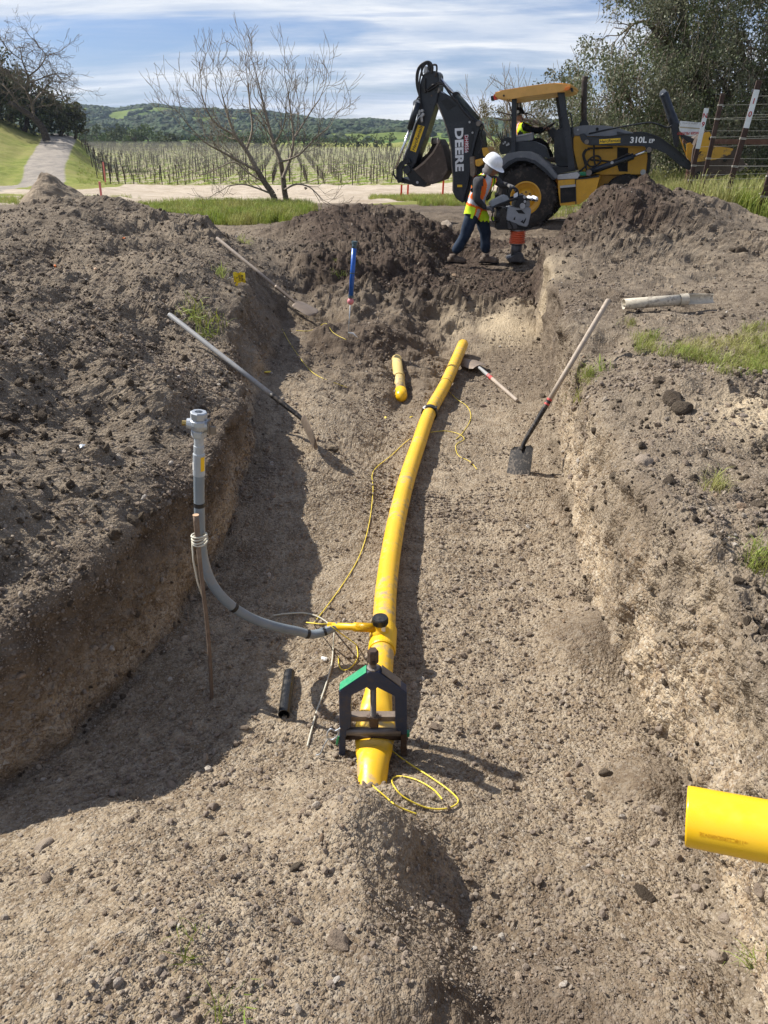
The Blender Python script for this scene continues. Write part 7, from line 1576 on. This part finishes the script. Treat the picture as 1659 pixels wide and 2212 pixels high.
    brim = [bm.verts.new((math.cos(b) * .150, math.sin(b) * .170 + (.052 * max(0, math.sin(b)) ** 2), -.012 - .016 * max(0, math.sin(b)))) for b in [2 * math.pi * k / n for k in range(n)]]
    rings.insert(0, brim)
    for a, b in zip(rings, rings[1:]):
        for k in range(n): bm.faces.new((a[k], a[(k + 1) % n], b[(k + 1) % n], b[k]))
    bm.faces.new(rings[-1]); bmesh.ops.transform(bm, matrix=HH, verts=bm.verts[:]); hat = bm_obj('hard_hat', bm, M_HAT, t, True)
    bm = bmesh.new(); add_tube(bm, [Vector((0, math.cos(a) * .150, math.sin(a) * .140)) for a in np.linspace(.5, 2.7, 14)], .010, 6, True, [(1, .6)] * 14); bmesh.ops.transform(bm, matrix=HH, verts=bm.verts[:]); bm_obj('crown_ridge', bm, M_HAT, hat, True)
    # hands on the bars
    hand('glove', wrN, hN, (hN - wrN), .75, M_GLOVE, t, 1.15, Vector((0, 1, 0))); hand('glove', wrF, hF, (hF - wrF) + Vector((.02, 0, .0)), .75, M_GLOVE, t, 1.15, Vector((0, 1, 0)))
    # boots
    def boot(an, toe, nm):
        g_ = gz((an + o).x, (an + o).y) - o.z; bm = bmesh.new(); d = (toe - an); d.z = 0; d.normalize(); h = Vector((an.x, an.y, 0)); z0 = min(an.z - .10, toe.z); s0 = h - d * .06 + Vector((0, 0, z0)); 
        add_tube(bm, [s0 + Vector((0, 0, .045)) - d * .02, s0 + Vector((0, 0, .05)) + d * .03, s0 + Vector((0, 0, .052)) + d * .12, s0 + Vector((0, 0, .042)) + d * .22, s0 + Vector((0, 0, .036)) + d * .275], [.040, .052, .054, .050, .030], 12, True, [(.95, 1)] * 5)
        add_tube(bm, [h + Vector((0, 0, z0 + .05)), an + Vector((0, 0, .03))], [.052, .058], 12); b = bm_obj(nm, bm, M_BOOT, t, True)
        bm = bmesh.new(); add_box(bm, s0 + d * .12 + Vector((0, 0, .008)), (.31, .098, .020), Matrix.Rotation(math.atan2(d.y, d.x), 4, 'Z'), .006); bm_obj('sole', bm, M_BLKC, b)
    boot(q(252, 1535, -.08), q(330, 1600, -.12), 'boot'); boot(q(640, 1535, .12), q(760, 1580, .05), 'boot')
worker()
def operator():
    Y = 18.05; t = thing('person', 'machine operator in black hoodie, cap and hi-vis vest seated under the canopy', 'person', MF['o'], (0, 0, -MYAW)); b0_ = mq(Z5, 330, 690, Y); t.location = MF['o'] + Matrix.Rotation(-MYAW, 3, 'Z') @ b0_; q = lambda x, y, dy=0: mq(Z5, x, y, Y + dy) - b0_
    pel, sp_, ch, nk, h0, h1 = q(330, 660), q(320, 600), q(325, 540), q(312, 492), q(302, 460), q(303, 425)
    chains = [[(pel, (.16, .14), 'p'), (sp_, (.16, .14), 's'), (ch, (.18, .14), 'c'), (nk, .07, 'n'), (h0, .08, 'h0'), (h1, .09, 'h1')], [(pel, .15, 'p'), (q(390, 665, -.12), .10, 'a1'), (q(470, 655, -.14), .085, 'a2'), (q(520, 700, -.14), .07, 'a3'), (q(548, 790, -.14), .055, 'a4')], [(pel, .15, 'p'), (q(390, 670, .12), .10, 'b1'), (q(480, 650, .14), .085, 'b2'), (q(530, 690, .14), .07, 'b3'), (q(580, 790, .14), .055, 'b4')],
              [(ch, .16, 'c'), (q(335, 520, -.2), .085, 'c1'), (q(390, 548, -.22), .065, 'c2'), (q(450, 555, -.18), .055, 'c3'), (q(505, 540, -.10), .04, 'c4')], [(ch, .16, 'c'), (q(340, 520, .2), .085, 'd1'), (q(400, 560, .22), .065, 'd2'), (q(455, 560, .16), .055, 'd3'), (q(520, 555, .12), .04, 'd4')]]
    body = skin_body('body', chains, [M_BLKC, M_SKIN], lambda c: 1 if (c - h0).length < .125 and c.z < h1.z + .02 else 0, t, None)
    bm = bmesh.new(); bm.from_mesh(body.data); a, b = q(395, 550, -.2), q(460, 560, .2)
    bmesh.ops.delete(bm, geom=[f for f in bm.faces if not (pel.z + .02 < f.calc_center_median().z < nk.z - .02 and abs(f.calc_center_median().x - ch.x) < .22 and abs(f.calc_center_median().y) < .22)], context='FACES'); bmesh.ops.subdivide_edges(bm, edges=bm.edges[:], cuts=2, use_grid_fill=True); bm.normal_update()
    for v in bm.verts: v.co += v.normal * .02
    for f in bm.faces: c = f.calc_center_median(); s = abs(abs(c.y) - .10); f.material_index = 2 if s < .028 else 1 if s < .06 else 0
    me = bpy.data.meshes.new('vest'); bm.to_mesh(me); bm.free()
    for m in (M_HIVIS, M_HIO, M_REFL): me.materials.append(m)
    link_mesh('vest', me, None, t)
    bm = bmesh.new(); bmesh.ops.create_uvsphere(bm, u_segments=20, v_segments=12, radius=.122, matrix=Matrix.Translation(h1 + Vector((-.01, 0, .02)))); bmesh.ops.delete(bm, geom=[v for v in bm.verts if v.co.z < h1.z - .01], context='VERTS'); add_box(bm, h1 + Vector((.13, 0, .012)), (.12, .15, .012), None, .004); bm_obj('cap', bm, M_BLKC, t, True); tube_obj('cap_badge', [h1 + Vector((-.01, -.128, .05)), h1 + Vector((-.01, -.118, .05))], .03, M_REFL, t, 12, False)
    bm = bmesh.new(); fcx = h0 + Vector((.09, 0, 0)); add_tube(bm, [fcx + Vector((-.01, 0, .02)), fcx + Vector((.02, 0, -.005)), fcx + Vector((.005, 0, -.02))], [.010, .014, .008], 8)
    for sx in (-1, 1): add_box(bm, fcx + Vector((-.012, sx * .032, .026)), (.006, .026, .012), None, .002)
    add_box(bm, fcx + Vector((-.004, 0, -.045)), (.008, .04, .007), None, .002); bm_obj('face', bm, M_SKIN, t, True)
    hand('hand', q(505, 540, -.10), q(525, 540, -.08), Vector((1, .2, .1)), .8, M_SKIN, t, 1.0); hand('hand', q(520, 555, .12), q(540, 550, .08), Vector((1, -.2, .1)), .8, M_SKIN, t, 1.0)
    for x, dy in ((555, -.14), (588, .14)): bm = bmesh.new(); c = q(x, 800, dy); add_tube(bm, [c + Vector((-.06, 0, -.01)), c + Vector((.02, 0, 0)), c + Vector((.12, 0, -.01)), c + Vector((.2, 0, -.02))], [.045, .055, .05, .03], 10); bm_obj('boot', bm, M_BOOT, t, True)
operator()
# ================================================================== AIR
def haze():
    bm = bmesh.new(); x0, x1, y0, y1, z0, z1 = -1300, 1300, -60, 1700, -14, 95
    add_box(bm, ((x0 + x1) / 2, (y0 + y1) / 2, (z0 + z1) / 2), (x1 - x0, y1 - y0, z1 - z0))
    m = bpy.data.materials.new('haze'); m.use_nodes = True; nt = m.node_tree; nt.nodes.clear()
    out = nt.nodes.new('ShaderNodeOutputMaterial'); v = nt.nodes.new('ShaderNodeVolumePrincipled'); v.inputs['Color'].default_value = (.62, .76, 1, 1)
    v.inputs['Density'].default_value = .00014; v.inputs['Anisotropy'].default_value = .2; nt.links.new(v.outputs[0], out.inputs['Volume'])
    tag(bm_obj('haze', bm, m), kind='stuff')
haze()
